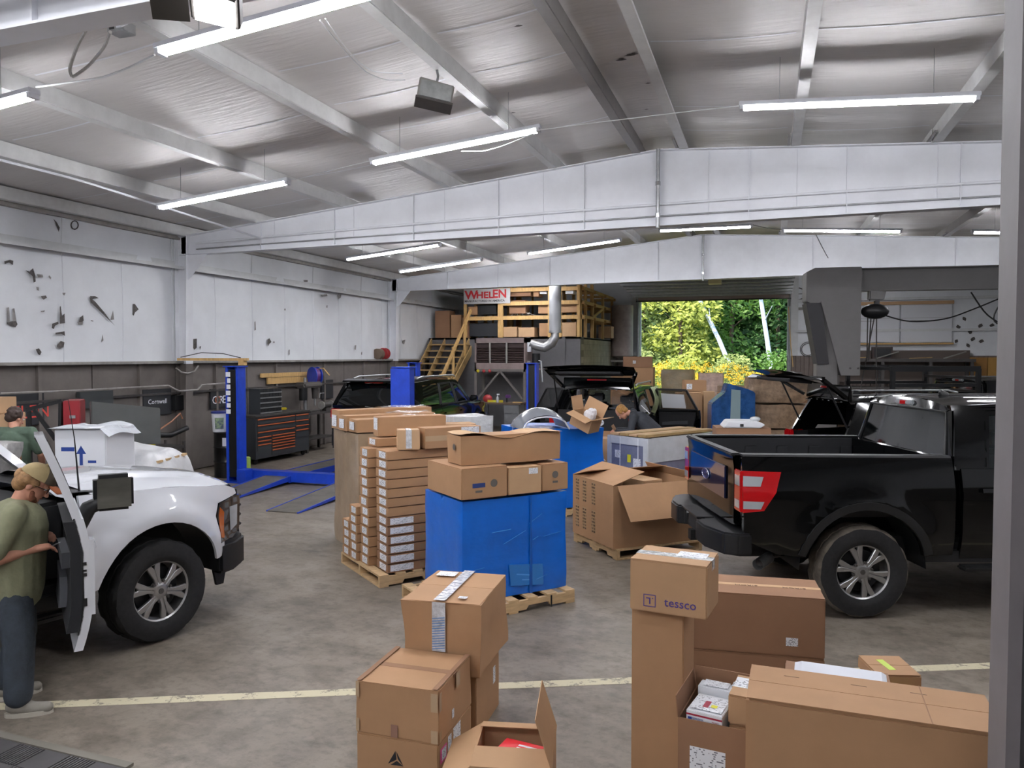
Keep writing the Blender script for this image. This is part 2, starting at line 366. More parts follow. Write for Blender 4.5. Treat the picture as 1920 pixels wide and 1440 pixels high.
# ---- other walls
wb = MB()
def wall_back():
    root = thing('wall_back', kind='structure')
    for x0, x1, z0, z1 in ((XL, -4.78, 2.36, 5.9), (.70, XR, 2.36, 5.9), (-4.78, .70, 4.5, 5.9)):
        MB().box(x0, x1, YB, YB + .2, z0, z1).build('liner', 'white_wall', root)
    brown = M('brown_steel', '6E625B', .55, n=.1, ns=5)
    for x0, x1 in ((XL, -4.78), (.70, XR)):
        n = int((x1 - x0) / .3)
        for i in range(n):
            a = x0 + i * (x1 - x0) / n; w = (x1 - x0) / n
            MB().prism([(a, YB), (a + .03, YB - .03), (a + w * .55, YB - .03), (a + w * .55 + .03, YB), (a + w, YB), (a + w, YB + .2), (a, YB + .2)], 0, 2.36, 'xy').build('corrugated_sheet', brown, root)
    for z in (3.254, 4.385):
        MB().box(XL, -5.2, YB - .15, YB, z - .03, z + .06).build('girt', 'girt_white', root); MB().box(1.0, XR, YB - .15, YB, z - .03, z + .06).build('girt', 'girt_white', root)
    for x in (-5.0, .95): MB().box(x - .13, x + .13, YB - .12, YB, 2.36, 5.4).build('post', 'girt_white', root)
    for q in [(1778, 600), (1797, 613), (1808, 598), (1820, 622), (1824, 636), (1815, 648), (1838, 611), (1860, 610), (1793, 640), (1840, 640)]:
        p = at(*q, y=YB - .015); MB().add([(p.x + (.05 + .05 * ((k * 37 + q[0]) % 7) / 7) * math.cos(k * 1.05), YB - .016, p.z + (.04 + .07 * ((k * 53 + q[1]) % 5) / 5) * math.sin(k * 1.05)) for k in range(6)], [tuple(range(6))]).build('tear', tearm, root)
    return root
wall_back()
for nm, q, lo in (('wall_right', (XR, XR + .2, YF, YB), (XR - .02, XR, YF, YB)), ('wall_front', (XL, XR, YF - .2, YF), (XL, XR, YF, YF + .02))):
    w_ = tag(B(nm, *q, 0, 5.9, 'white_wall'), kind='structure'); B('wainscot', *lo, 0, 2.25, 'dark_wall', w_)
# ---- ceiling: sagging vinyl-faced insulation, purlins, seams
PUR = [-10.95, -9.25, -7.39, -5.26, -3.37, -1.98, -1.36, .30, 2.2, 4.1, 6.0, 7.85]
def sag(x, y):
    for a, b in zip(PUR[:-1], PUR[1:]):
        if a <= x <= b:
            t = (x - a) / (b - a); return .028 * math.sin(math.pi * t) * (1 if b - a > 1 else .4)
    return 0
NY = 210
XS = sorted(set([XL - .1, RX, XR + .1] + [a + (b - a) * k / 7 for a, b in zip(PUR[:-1], PUR[1:]) for k in range(7)]))
def cz(x, y):
    w = .010 * mnoise.noise(Vector((x * .5, y * 4.0, 1.3))) + .012 * mnoise.noise(Vector((x * .35 + 9, y * 1.7, 4)))
    return roofz(x) - sag(x, y) + w * (1.6 if x > -4 else 1.0)
mb = MB(); nx = len(XS)
vs = [(x, YF - .1 + (YB - YF + .2) * j / NY, cz(x, YF + (YB - YF) * j / NY)) for x in XS for j in range(NY + 1)]
mb.add(vs, [(i * (NY + 1) + j, (i + 1) * (NY + 1) + j, (i + 1) * (NY + 1) + j + 1, i * (NY + 1) + j + 1) for i in range(nx - 1) for j in range(NY)])
ceil = mb.build('ceiling', 'vinyl', smooth=50, fix=False); tag(ceil, kind='structure')
MB().add([(XL - .3, YF - .3, roofz(XL) + .12), (RX, YF - .3, RZ + .12), (XR + .3, YF - .3, roofz(XR) + .12), (XL - .3, YB + .5, roofz(XL) + .12), (RX, YB + .5, RZ + .12), (XR + .3, YB + .5, roofz(XR) + .12)],
         [(0, 1, 4, 3), (1, 2, 5, 4)]).build('roof_sheet', 'galv', ceil)
FR = [3.78, 12.63, 21.73]
for k, x in enumerate(PUR[:-1]):
    z = roofz(x)
    for (a, b), dx in zip(((YF, 3.9), (3.6, 12.75), (12.5, 21.9), (21.6, YB)), (0, .015, 0, .015)):
        s = -1 if x < RX else 1
        MB().prism([(x + dx - .004, z - .02), (x + dx + .004, z - .02), (x + dx + .004, z - .205), (x + dx + s * .115, z - .205), (x + dx + s * .115, z - .18), (x + dx + s * .123, z - .18), (x + dx + s * .123, z - .213), (x + dx - .004, z - .213)], a, b, 'xz').build('purlin', 'purlin_grey' if k not in (5, 9) else 'purlin_dark', ceil)
    for y in FR:   # lap plates beside the frames
        MB().box(x - .05, x - .012, y - .62, y + .6, z - .2, z - .17).build('lap_plate', 'purlin_dark', ceil)
for i, y in enumerate([1.3 + 1.22 * k for k in range(24)]):
    for a, b in zip(PUR[:-1], PUR[1:]):
        if b - a < 1 or rnd.random() < .25: continue
        yy = y + rnd.uniform(-.06, .06)
        MB().grid(lambda u, v: (a + .1 + u * (b - a - .15), yy + v * .03, cz(a + .1 + u * (b - a - .15), yy) - .008), 6, 1).build('seam', 'white_paint', ceil, fix=False)
for q in [(1180, 130), (1165, 138), (1188, 128), (1215, 180), (955, 218), (962, 213), (972, 62), (1212, 228), (1105, 8)]:
    p = at(*q, z=5.66); r_ = rnd.uniform(.02, .06)
    MB().add([(p.x + r_ * math.cos(a) * (1 + .5 * math.sin(3 * a)), p.y + r_ * .6 * math.sin(a), cz(p.x, p.y) - .012) for a in [k * .7 for k in range(9)]], [tuple(range(9))]).build('tear', tearm, ceil)
# ---- rigid frames
def frame(y, n):
    root = thing('steel_frame', kind='structure'); root['label'] = ['white tapered steel frame nearest above the camera', 'white tapered steel frame spanning the hall with conduits', 'white tapered steel frame in front of the overhead door'][n]
    zb = lambda x: 4.36 + .012 * (x - XL) * .75
    topz = lambda x: roofz(x) - .21
    x0 = XL + .12; xs = [x0, -8.5, -5, RX, 2, XR]
    w = [(x, zb(x) + .02) for x in (x0, XR)]
    MB().prism([(x0, zb(x0)), (XR, zb(XR)), (XR, topz(XR)), (RX, topz(RX)), (x0, topz(x0))], y - .006, y + .006, 'xz').build('web', 'white_paint', root)
    MB().prism([(x0, zb(x0) - .012), (XR, zb(XR) - .012), (XR, zb(XR) + .006), (x0, zb(x0) + .006)], y - .1, y + .1, 'xz').build('bottom_flange', 'white_paint', root)
    MB().prism([(x0, topz(x0) - .008), (RX, topz(RX) - .008), (XR, topz(XR) - .008), (XR, topz(XR) + .008), (RX, topz(RX) + .008), (x0, topz(x0) + .008)], y - .1, y + .1, 'xz').build('top_flange', 'white_paint', root)
    for x in (-9.2, -7.6, -6.0, -4.4, -2.9, RX, -.3, 1.1, 2.6, 4.4):
        MB().box(x - .006, x + .006, y - (.05 if x != RX else .1), y - .004, zb(x), topz(x)).build('stiffener', 'white_paint', root)
    # column on the left wall, tapered, dark below the rail
    for z0, z1, m in ((0, 2.2, 'dark_wall'), (2.2, 4.72, 'white_paint')):
        t = lambda z: .2 + .1 * z / 4.6
        MB().prism([(XL + .02, z0), (XL + .02 + t(z0), z0), (XL + .02 + t(z1), z1), (XL + .02, z1)], y - .006, y + .006, 'xz').build('column_web', m, root)
        MB().prism([(XL + .02 + t(z0) - .012, z0), (XL + .02 + t(z0), z0), (XL + .02 + t(z1), z1), (XL + .02 + t(z1) - .012, z1)], y - .1, y + .1, 'xz').build('column_flange', m, root)
        MB().box(XL + .02, XL + .034, y - .1, y + .1, z0, z1).build('column_flange', m, root)
    MB().prism([(XL + .3, 4.37), (XL + .78, 4.37), (XL + .40, 3.93), (XL + .3, 3.86)], y - .05, y - .035, 'xz').build('gusset', 'white_paint', root)
    MB().cyl((RX, y - .12, zb(RX) - .05), (RX, y - .12, topz(RX)), .03, n=10).build('conduit', 'galv', root, smooth=40)
    for zz in (.62, .12): MB().cyl((RX, y - .12, zb(RX) + zz), (RX, y - .12, zb(RX) + zz + .06), .045, n=10).build('coupling', 'chrome', root, smooth=40)
    if n < 2:
        pz = lambda x: zb(x) + (.36 if n == 1 else .3)
        if n == 1:
            MB().tube([(x, y - .03, zb(x) + .22 + .12 * math.sin((x + 10) * .16)) for x in [XL + .5 + k * .9 for k in range(20)]], .022, 8).build('pipe', 'white_paint', root, smooth=50)
            MB().tube([(x, y - .03, zb(x) + .10 + .05 * math.sin((x + 10) * .2)) for x in [XL + .5 + k * .9 for k in range(20)]], .014, 8).build('pipe', 'galv', root, smooth=50)
            for x in (-8.9, -7.2, -5.4, -3.6, -.9, .4, 2.3): MB().cyl((x, y - .03, zb(x) + .12), (x, y - .03, topz(x)), .006, n=6).build('hanger_rod', 'white_paint', root)
        else:
            MB().tube([(x, y - .35, zb(x) + .22) for x in (-9, -6, -4, -2.5)], .06, 12).build('pipe', 'white_paint', root, smooth=50)
            for x in (-4.75, -4.7): MB().cyl((x, y - .35, zb(x) + .22), (x + .03, y - .35, zb(x) + .22), .07, n=12).build('pipe_clamp', 'galv', root, smooth=40)
    return root
for n, y in enumerate(FR): frame(y, n)
# ---- steel post close to the camera on the right
post = thing('steel_post', 'dark grey steel I-beam post at the right edge of the picture', 'post', (.70, 2.60, 0), R(-3))
pm = M('post_lit', '6B6769', .6, n=.08, ns=4); pm2 = M('post_shaded', '4B4A4E', .6, n=.1, ns=4)  # one grey paint: lit flange coloured lighter, shaded web coloured darker
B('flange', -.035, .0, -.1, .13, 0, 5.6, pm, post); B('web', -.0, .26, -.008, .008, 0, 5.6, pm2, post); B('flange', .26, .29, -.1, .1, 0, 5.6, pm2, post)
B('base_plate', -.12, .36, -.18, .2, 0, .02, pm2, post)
# ---- overhead sectional door, opened under the roof
dr = thing('door_1', kind='structure')
door_in = M('door_grey', '8D9594', .4, n=.1, ns=4, metal=.2)
for i in range(6):
    y0 = 30.3 - (i + 1) * .68; z = 4.62 + .05 * i
    MB().prism([(y0, z + .05), (y0 + .66, z), (y0 + .66, z + .05), (y0, z + .10)], -4.9, .82, 'yz').build('section', door_in, dr)
    for k in range(1): MB().box(-4.9, .82, y0 + .0, y0 + .05, z - .03, z + .06).build('rib', 'galv', dr)
MB().box(-4.9, .82, 30.42, 30.5, 4.5, 4.72).build('section', M('door_pink', 'B7A69C', .5), dr)
MB().box(-4.9, .82, 30.38, 30.5, 4.46, 4.5).build('bottom_seal', 'black_plastic', dr)
for x in (-4.85, .78):
    MB().box(x - .05, x + .05, YB - .2, YB, 0, 4.5).build('jamb', 'galv', dr); 
    MB().tube([(x, 30.55, 0), (x, 30.55, 4.2), (x, 30.35, 4.6), (x, 29.8, 4.75), (x, 26.2, 5.05)], .03, 6).build('track', 'galv', dr)
MB().box(-1.85, -1.45, 25.9, 26.4, 4.7, 4.88).build('operator_box', M('operator', 'C8BF8C', .5), dr)
# =====================================================================
# STRIP LIGHTS
# =====================================================================
tube_m = M('tube_light', 'FAFAFF', .4, emit=TUBE); fix_m = M('fixture_white', 'D2D4DA', .4)
def strip(xa, xb, y, za, zb, label):
    t = thing('strip_light', label, 'ceiling light', (xa, y, za), 0, 'fluorescent strip lights'); a = Vector((0, 0, 0)); b = Vector((xb - xa, 0, zb - za))
    up = Vector((0, 0, 1))
    MB().bar(a + up * .045, b + up * .045, .125, .05).build('housing', fix_m, t, bevel=.006)
    dd = (b - a).normalized()
    for s in (-.04, .04):
        o = Vector((0, s, .004)); MB().tube([a + dd * .06 + o, b - dd * .06 + o], .017, 8).build('tube', tube_m, t, smooth=50)
    for q in (a + dd * .03, b - dd * .03): MB().bar(q - dd * .02 + up * .005, q + dd * .02 + up * .005, .11, .05).build('lamp_holder', fix_m, t)
    for s in (.18, .82):
        p = a.lerp(b, s); zt = roofz(xa + p.x) - .01 - za
        MB().tube([p + up * .07, (p.x, p.y, zt)], .004, 5).build('hanger', 'galv', t)
    return t
LTS = [(-5.0, -2.6, 5.45, 'bright strip light nearest the camera at the top left'), (-8.95, -6.55, 5.58, 'strip light cut by the left edge of the picture'), (-1.3, 1.1, 5.5, 'strip light of the near row right of the ridge'),
 (-8.75, -6.45, 9.5, 'strip light of the first bay nearest the left wall'), (-5.1, -2.72, 9.4, 'strip light below the ridge beside the grey box light'), (-.34, 2.1, 9.38, 'strip light at the upper right, spanning two purlins'),
 (-9.15, -6.8, 15.66, 'strip light past the first frame nearest the left wall'), (-9.16, -6.85, 18.37, 'lower of the two strip lights left of the rear frame'), (-5.7, -3.34, 18.5, 'strip light of the rear bay left of the ridge'),
 (-2.4, -.33, 18.0, 'strip light of the rear bay just at the ridge conduit'), (.28, 2.73, 18.55, 'strip light of the rear bay right of the ridge'), (4.05, 6.5, 18.62, 'strip light of the rear bay cut by the grey post'),
 (4.2, 6.6, 9.4, 'strip light right of the grey post'), (-9, -6.6, 1.5, 'strip light behind the camera by the left wall'), (-5.1, -2.7, 1.5, 'strip light behind the camera left'), (-5.1, -2.7, -2.2, 'rearmost strip light behind the camera, left'), (-1.2, 1.2, -2.2, 'rearmost strip light behind the camera, centre'), (-9, -6.6, -2.2, 'rearmost strip light by the left wall'), (3.2, 5.6, 5.5, 'strip light of the near row right of the post'), (-8.6, -6.2, 23.2, 'added strip light hidden behind the rear frame to light the loft'), (1.5, 3.9, 25.6, 'strip light near the back wall right of the door')]  # the loft strip light is an added source, hidden behind the rear frame
for xa, xb, y, lb in LTS:
    h = lambda x: roofz(x) - .21 - .36
    za, zb_ = (h(xa), h(xb))
    strip(xa, xb, y, za, zb_, lb)
# =====================================================================
# CARTONS AND PALLETS
# =====================================================================
def sticker(par, face, u, v, w, h, mat, dims, off=.0012, name='shipping_label', th=.0008, rot=0):
    """thin sheet on a carton face; dims = (W, D, H) of the carton whose local origin is its front left bottom corner"""
    Wd, D, H = dims
    if face == 'F': o, ux, uy, nn = Vector((u, 0, v)), Vector((1, 0, 0)), Vector((0, 0, 1)), Vector((0, -1, 0))
    elif face == 'L': o, ux, uy, nn = Vector((0, D - u, v)), Vector((0, -1, 0)), Vector((0, 0, 1)), Vector((-1, 0, 0))
    elif face == 'R': o, ux, uy, nn = Vector((Wd, u, v)), Vector((0, 1, 0)), Vector((0, 0, 1)), Vector((1, 0, 0))
    else: o, ux, uy, nn = Vector((u, v, H)), Vector((1, 0, 0)), Vector((0, 1, 0)), Vector((0, 0, 1))
    if rot:
        c, s = math.cos(rot), math.sin(rot); ux, uy = ux * c + uy * s, uy * c - ux * s
    o = o + nn * off
    q = [o, o + ux * w, o + ux * w + uy * h, o + uy * h]
    me = MB().add([p - nn * th for p in q] + [p for p in q], [(4, 5, 6, 7), (0, 1, 5, 4), (1, 2, 6, 5), (2, 3, 7, 6), (3, 0, 4, 7)]).mesh(name)
    uvl = me.uv_layers.new(name='UVMap'); uv = {0: (0, 0), 1: (1, 0), 2: (1, 1), 3: (0, 1)}
    for lp in me.loops: uvl.data[lp.index].uv = uv[lp.vertex_index % 4]
    return link(name, me, mat, par)
def face_words(par, face, u, v, txt, size, mat, dims, sx=1, bold=0, flip=0):
    Wd, D, H = dims
    loc = {'F': (u, -.0016, v), 'L': (-.0016, D - u, v), 'R': (Wd + .0016, u, v), 'T': (u, v, H + .0016)}[face]
    r = list(FACE[face])
    if flip and face == 'T': r[2] = R(180)
    if flip and face != 'T': r = [r[0], R(flip), r[2]]
    return words(txt, mat, par, loc, r, size, sx=sx, bold=bold)
def carton_body(w, d, h, flaps='y', bulge=.0, seam=True, closed=True):
    """beveled corrugated body with two closed top flaps meeting in a slit"""
    mb = MB(); e = .004
    mb.box(0, w, 0, d, 0, h - e * .6)
    return mb
def carton(label, x, y, z, a, w, d, h, mat='card_a', tape=None, group=None, name='cardboard_box', top=True, cat='box', bev=.006, tilt=None, parent=None, axis='x', tapew=.05, tapem='tape_tan', dent=0):
    """closed carton; front left bottom corner at x, y, z; front edge at angle a (degrees)"""
    t = thing(name, label, cat, (x, y, z), R(a), group, parent=parent)
    if tilt: t.rotation_euler = (R(tilt[0]), R(tilt[1]), R(a))
    e = .004
    body = MB().box(0, w, 0, d, 0, h - e)
    if dent:
        body = MB()
        seed = rnd.random() * 50
        def pt(p):
            n = mnoise.noise(Vector((p[0] * 3.2 + seed, p[1] * 3.2, p[2] * 3.2)))
            c = Vector((w / 2, d / 2, h / 2)); q = Vector(p); dirn = (q - c); edge = max(abs(dirn.x) / w, abs(dirn.y) / d, abs(dirn.z) / h)
            return q + Vector((dirn.x / w, dirn.y / d, dirn.z / h * .4)) * (n * dent * 2)
        for fn in (lambda u, v: (u * w, 0, v * (h - e)), lambda u, v: (w, u * d, v * (h - e)), lambda u, v: (w - u * w, d, v * (h - e)), lambda u, v: (0, d - u * d, v * (h - e)), lambda u, v: (u * w, v * d, h - e), lambda u, v: (u * w, d - v * d, 0)):
            body.grid(lambda u, v: pt(fn(u, v)), 7, 7)
    body.build('body', mat, t, smooth=40 if dent else 0, bevel=0 if dent else bev)
    if top:
        m2 = mat
        if axis == 'x':
            MB().box(.003, w - .003, .003, d / 2 - .002, h - e, h).build('flap', m2, t); MB().box(.003, w - .003, d / 2 + .002, d - .003, h - e, h).build('flap', m2, t)
        else:
            MB().box(.003, w / 2 - .002, .003, d - .003, h - e, h).build('flap', m2, t); MB().box(w / 2 + .002, w - .003, .003, d - .003, h - e, h).build('flap', m2, t)
        if tape:
            q = tapew / 2
            tm = tapem
            if axis == 'x':
                MB().box(-.001, w + .001, d / 2 - q, d / 2 + q, h, h + .001).build('tape', tm, t)
                for xx in (-.0015, w + .0005): MB().box(xx, xx + .001, d / 2 - q, d / 2 + q, h - tape, h + .001).build('tape', tm, t)
            else:
                MB().box(w / 2 - q, w / 2 + q, -.001, d + .001, h, h + .001).build('tape', tm, t)
                for yy in (-.0015, d + .0005): MB().box(w / 2 - q, w / 2 + q, yy, yy + .001, h - tape, h + .001).build('tape', tm, t)
    return t
def open_carton(label, x, y, z, a, w, d, h, mat='card_a', flaps=(), group=None, th=.006, name='open_box', cat='box', label_parts=True):
    """open carton; flaps = list of (side, length, angle, span0, span1): angle 0 = lying over the opening, 90 = upright, 180+ = hanging outside"""
    t = thing(name, label, cat, (x, y, z), R(a), group)
    MB().box(0, w, 0, th, 0, h).box(0, w, d - th, d, 0, h).box(0, th, th, d - th, 0, h).box(w - th, w, th, d - th, 0, h).box(th, w - th, th, d - th, 0, th).build('body', mat, t)
    for side, ln, ang, s0, s1 in flaps:
        c, s = math.cos(R(ang)) * ln, math.sin(R(ang)) * ln
        n = (-math.sin(R(ang)) * th * .7, math.cos(R(ang)) * th * .7)
        q = [(0, 0), (c, s), (c + n[0], s + n[1]), n]     # inward, up
        if side == 'F': pts = [[(xx, p[0], h + p[1]) for p in q] for xx in (s0 * w, s1 * w)]
        elif side == 'B': pts = [[(xx, d - p[0], h + p[1]) for p in q] for xx in (s0 * w, s1 * w)]
        elif side == 'L': pts = [[(p[0], yy, h + p[1]) for p in q] for yy in (s0 * d, s1 * d)]
        else: pts = [[(w - p[0], yy, h + p[1]) for p in q] for yy in (s0 * d, s1 * d)]
        MB().add(pts[0] + pts[1], [(0, 1, 2, 3), (7, 6, 5, 4), (0, 4, 5, 1), (1, 5, 6, 2), (2, 6, 7, 3), (3, 7, 4, 0)]).build('flap', mat, t)
    return t
def pallet(label, x, y, a, w=1.2, d=1.0, mat='pallet_wood', group='wooden pallets'):
    t = thing('pallet', label, 'pallet', (x, y, 0), R(a), group)
    for yy in (.0, d / 2 - .02, d - .04):
        MB().prism([(0, .018), (0, .105), (w, .105), (w, .018), (w * .80, .018), (w * .78, .055), (w * .62, .055), (w * .60, .018), (w * .40, .018), (w * .38, .055), (w * .22, .055), (w * .20, .018)], yy, yy + .04, 'xz').build('stringer', mat, t)
    n = 7
    for i in range(n):
        x0 = i * (w - .1) / (n - 1); B('deck_board', x0, x0 + .1, 0, d, .105, .125, mat, t)
    for i in range(3):
        x0 = i * (w - .1) / 2; B('bottom_board', x0, x0 + .1, 0, d, 0, .018, mat, t)
    return t
LP, LD, PAP = MATS['label_print'], MATS['label_dense'], MATS['paper']
violet = M('ink_violet', '4A3A86', .5); inkd = MATS['ink']; inkf = M('ink_faded', '6E5440', .6)
# ---- right hand foreground group -------------------------------------------------
carton('lower of two long brown cartons behind the tall carton', -.55, 5.24, 0, 5, .93, .44, .393, 'card_d')
t = carton('upper long brown carton with a small white barcode sticker', -.55, 5.24, .395, 5, .93, .44, .395, 'card_d', tape=.06, tapem='card_c'); D = (.93, .44, .395)
sticker(t, 'F', .69, .07, .075, .055, LD, D); 
for u in (.45, .76): face_words(t, 'T', u, .2, 'SIRCH', .035, inkf, D, 1.6, flip=1)
t = carton('tall narrow upright carton supporting the purple-logo carton', -.645, 3.92, 0, -4, .265, .33, 1.075, 'card_b', top=True)
t = carton('carton with a purple square logo on top of the tall carton', -.645, 3.86, 1.078, -7, .385, .30, .262, 'card_a', tape=.05, tapew=.07, tapem='tape_clear'); D = (.385, .30, .262)
face_words(t, 'F', .255, .06, 'tessco', .062, violet, D, bold=.0004)
lg = MB(); x0, z0, s = .07, .028, .062
for q in ((x0, x0 + s, z0, z0 + .004), (x0, x0 + s, z0 + s - .004, z0 + s), (x0, x0 + .004, z0, z0 + s), (x0 + s - .004, x0 + s, z0, z0 + s), (x0 + .014, x0 + .036, z0 + .040, z0 + .046), (x0 + .029, x0 + .036, z0 + .014, z0 + .046), (x0 + .044, x0 + .049, z0 + .041, z0 + .046)):
    lg.box(q[0], q[1], -.0016, -.0004, q[2], q[3])
lg.build('logo', violet, t)
sticker(t, 'T', .2, .14, .15, .1, LP, D, off=.0022)
# open carton of mail
t = open_carton('open brown carton filled with mailed parcels', -.37, 3.56, .0, -8, .40, .36, .70, 'card_d', flaps=(('B', .12, 80, 0, 1), ('L', .1, 95, 0, 1)))
sticker(t, 'F', .055, .38, .16, .2, LP, (.40, .36, .70))
wht = M('white_board', 'DFE2E8', .5); red = M('red_ink', '9C1F38', .5); blu = M('blue_ink', '24408C', .5); yel = M('yellow_tag', 'E3E034', .5)
t = carton('white postal box with red stripes standing in the open carton', -.335, 3.575, .60, -12, .165, .20, .140, wht, top=False, bev=.003, name='parcel'); D = (.165, .20, .140)
for v in (.012, .114): sticker(t, 'F', 0, v, .165, .008, red, D, name='stripe')
sticker(t, 'F', .008, .094, .018, .012, blu, D, name='emblem'); face_words(t, 'F', .052, .099, 'UNITED STATES\nPOSTAL SERVICE', .0075, blu, D)
face_words(t, 'F', .135, .099, 'PRIORITY\nMAIL', .0075, red, D); sticker(t, 'F', .02, .035, .1, .03, MATS['label_print'], D, name='address_panel')
sticker(t, 'T', .01, .02, .145, .15, LP, D); sticker(t, 'T', .06, .05, .025, .07, red, D, off=.002, name='stamp'); sticker(t, 'T', .095, .06, .028, .028, yel, D, off=.003, name='yellow_tag')
t = carton('white parcel lying behind the postal box with red stripes', -.30, 3.785, .62, -10, .17, .08, .15, wht, top=False, bev=.003, name='parcel'); sticker(t, 'T', .02, .01, .12, .07, LP, (.17, .08, .15))
t = carton('small brown carton with a barcode label beside the postal box', -.150, 3.58, .695, -8, .16, .24, .135, 'card_a', tape=.06, name='parcel', tapem='tape_clear'); sticker(t, 'T', .005, .11, .15, .1, LD, (.16, .24, .135))
carton('lower small brown carton under the barcode carton', -.145, 3.585, .50, -8, .15, .23, .194, 'card_b', name='parcel')
# long box in front
t = carton('large long brown carton with a wide pale top in the right foreground', -.065, 3.175, 0, -2, .90, .355, 1.0, 'card_b', bev=.012); D = (.9, .355, 1.0)
for u in (.14, .40, .62): sticker(t, 'T', u, .27, .06, .003, inkf, D, name='staple_mark', rot=-.05)
sticker(t, 'T', .66, .0, .004, .355, MATS['card_d'], D, name='crease')
sticker(t, 'F', .2, .60, .12, .035, inkd, D, name='print_mark')
MB().prism([(0, 0), (.38, 0), (.36, .012), (.03, .012)], 0, .11, 'xz').build('poly_mailer', M('poly', 'DADEE8', .25, bump=.15, bs=9, coat=.4), None, loc=(.13, 3.64, .925), rot=(R(12), 0, R(-4))); o = bpy.data.objects['poly_mailer']; tag(o, 'white glossy plastic mailer showing behind the long foreground carton', 'mailer')
carton('upright carton carrying the white mailer behind the long carton', .09, 3.58, 0, -2, .44, .25, .922, 'card_d')
grn = M('green_tape', 'B9D24A', .5)
t = carton('small brown carton with yellow-green tape, upper of two', .53, 4.09, .74, 15, .21, .25, .065, 'card_b', top=True, name='cardboard_box'); sticker(t, 'T', .08, .06, .035, .13, grn, (.21, .25, .065), name='green_tape', rot=.1)
t = carton('lower small brown carton with yellow-green tape', .535, 4.04, .665, 15, .22, .28, .072, 'card_b'); sticker(t, 'T', .04, .01, .13, .03, grn, (.22, .28, .072), name='green_tape')
carton('carton standing under the two small green-taped cartons', .53, 4.03, 0, 15, .28, .3, .662, 'card_d')
# ---- left hand foreground stack --------------------------------------------------
t = carton('bottom carton with a triangle emblem and large letters, left foreground', -2.13, 3.72, 0, 1, .485, .51, .284, 'card_b'); D = (.485, .51, .284)
face_words(t, 'F', .235, .065, 'AXON', .085, inkd, D, 1.25)
tri = MB(); cx, cz0 = .235, .135
for a_, b_, c_ in (((-.045, 0), (.0, .078), (.006, .03)), ((-.03, -.004), (.047, .0), (.008, .024)), ((.047, .0), (.004, .078), (.014, .034))):
    tri.add([(cx + p[0], -.0016, cz0 + p[1]) for p in (a_, b_, c_)], [(0, 1, 2)])
tri.build('emblem', inkd, t)
pk = M('pink_label', 'E0489B', .5)
sticker(t, 'R', .03, .16, .09, .08, pk, D, name='pink_label'); sticker(t, 'R', .05, .17, .06, .06, LD, D, off=.002); sticker(t, 'R', .14, .18, .05, .08, LD, D); sticker(t, 'R', .22, .11, .11, .16, LP, D); sticker(t, 'R', .05, .07, .06, .05, LD, D); sticker(t, 'R', .18, .02, .07, .08, LD, D)
t = carton('worn carton with taped edges on top of the emblem carton', -2.13, 3.72, .287, 1.5, .485, .51, .284, 'card_b', tape=.02, dent=.012, tapem='card_d'); D = (.485, .51, .284)
for f, u, v, w, h in (('F', -.0, .2, .02, .085), ('F', .445, .17, .04, .1), ('F', 0, .01, .02, .07), ('F', .445, .0, .04, .07), ('R', 0, .17, .03, .1), ('R', .25, .2, .06, .08), ('R', 0, .0, .03, .06)):
    sticker(t, f, u, v, w, h, M('tape_pale', 'B79E80', .25, coat=.4), D, name='tape', off=.008)
sticker(t, 'T', 0, 0, .03, .51, MATS['card_d'], D, name='tape', off=.008); sticker(t, 'T', .45, 0, .03, .51, MATS['card_d'], D, name='tape', off=.008)
sticker(t, 'R', .19, .05, .03, .05, LD, D, off=.006); sticker(t, 'F', .21, .0, .04, .07, M('tape_mauve', '8F6C5C', .3), D, name='tape', off=.006)
t = carton('lower tall carton behind the stacked pair in the left foreground', -2.14, 4.34, 0, 3, .47, .50, .42, 'card_b'); sticker(t, 'R', .36, .2, .05, .11, LD, (.47, .5, .42))
t = carton('dented carton with a silver tape band on the tall carton', -2.10, 4.24, .422, 5, .49, .66, .448, 'card_b', dent=.022); D = (.49, .66, .448)
tc_ = MATS['tape_clear']
sticker(t, 'T', .195, .0, .075, .66, tc_, D, off=.012, name='silver_tape'); 
o = sticker(t, 'F', .19, .15, .085, .30, tc_, D, off=.014, name='silver_tape')
bluln = M('tape_blue', '5E8AC4', .3)
for k in range(13): sticker(t, 'F', .192, .16 + k * .0155, .08, .005, bluln, D, off=.0165, name='tape_print', rot=.14)
sticker(t, 'T', .04, .50, .13, .10, LP, D, off=.013); sticker(t, 'T', .33, .06, .055, .04, LD, D, off=.013)
t = open_carton('open carton with raised flaps and red packets inside', -1.36, 3.46, 0, 12, .40, .47, .35, 'card_a', flaps=(('F', .17, 6, 0, 1), ('B', .10, 12, 0, 1), ('L', .2, 212, 0, 1), ('R', .26, 72, .0, 1)))
t2 = MB().box(0, .22, 0, .17, 0, .30).build('red_packet', M('red_packet_m', 'E2353C', .4), None, loc=(-1.32, 3.68, .02), rot=(0, 0, R(-8))); tag(t2, 'red packet with white lettering inside the open carton', 'packet')
[MB().box(.09, .19, .09 + k * .03, .105 + k * .03, .3, .301).build('print_bar', 'paper', t2) for k in range(2)]
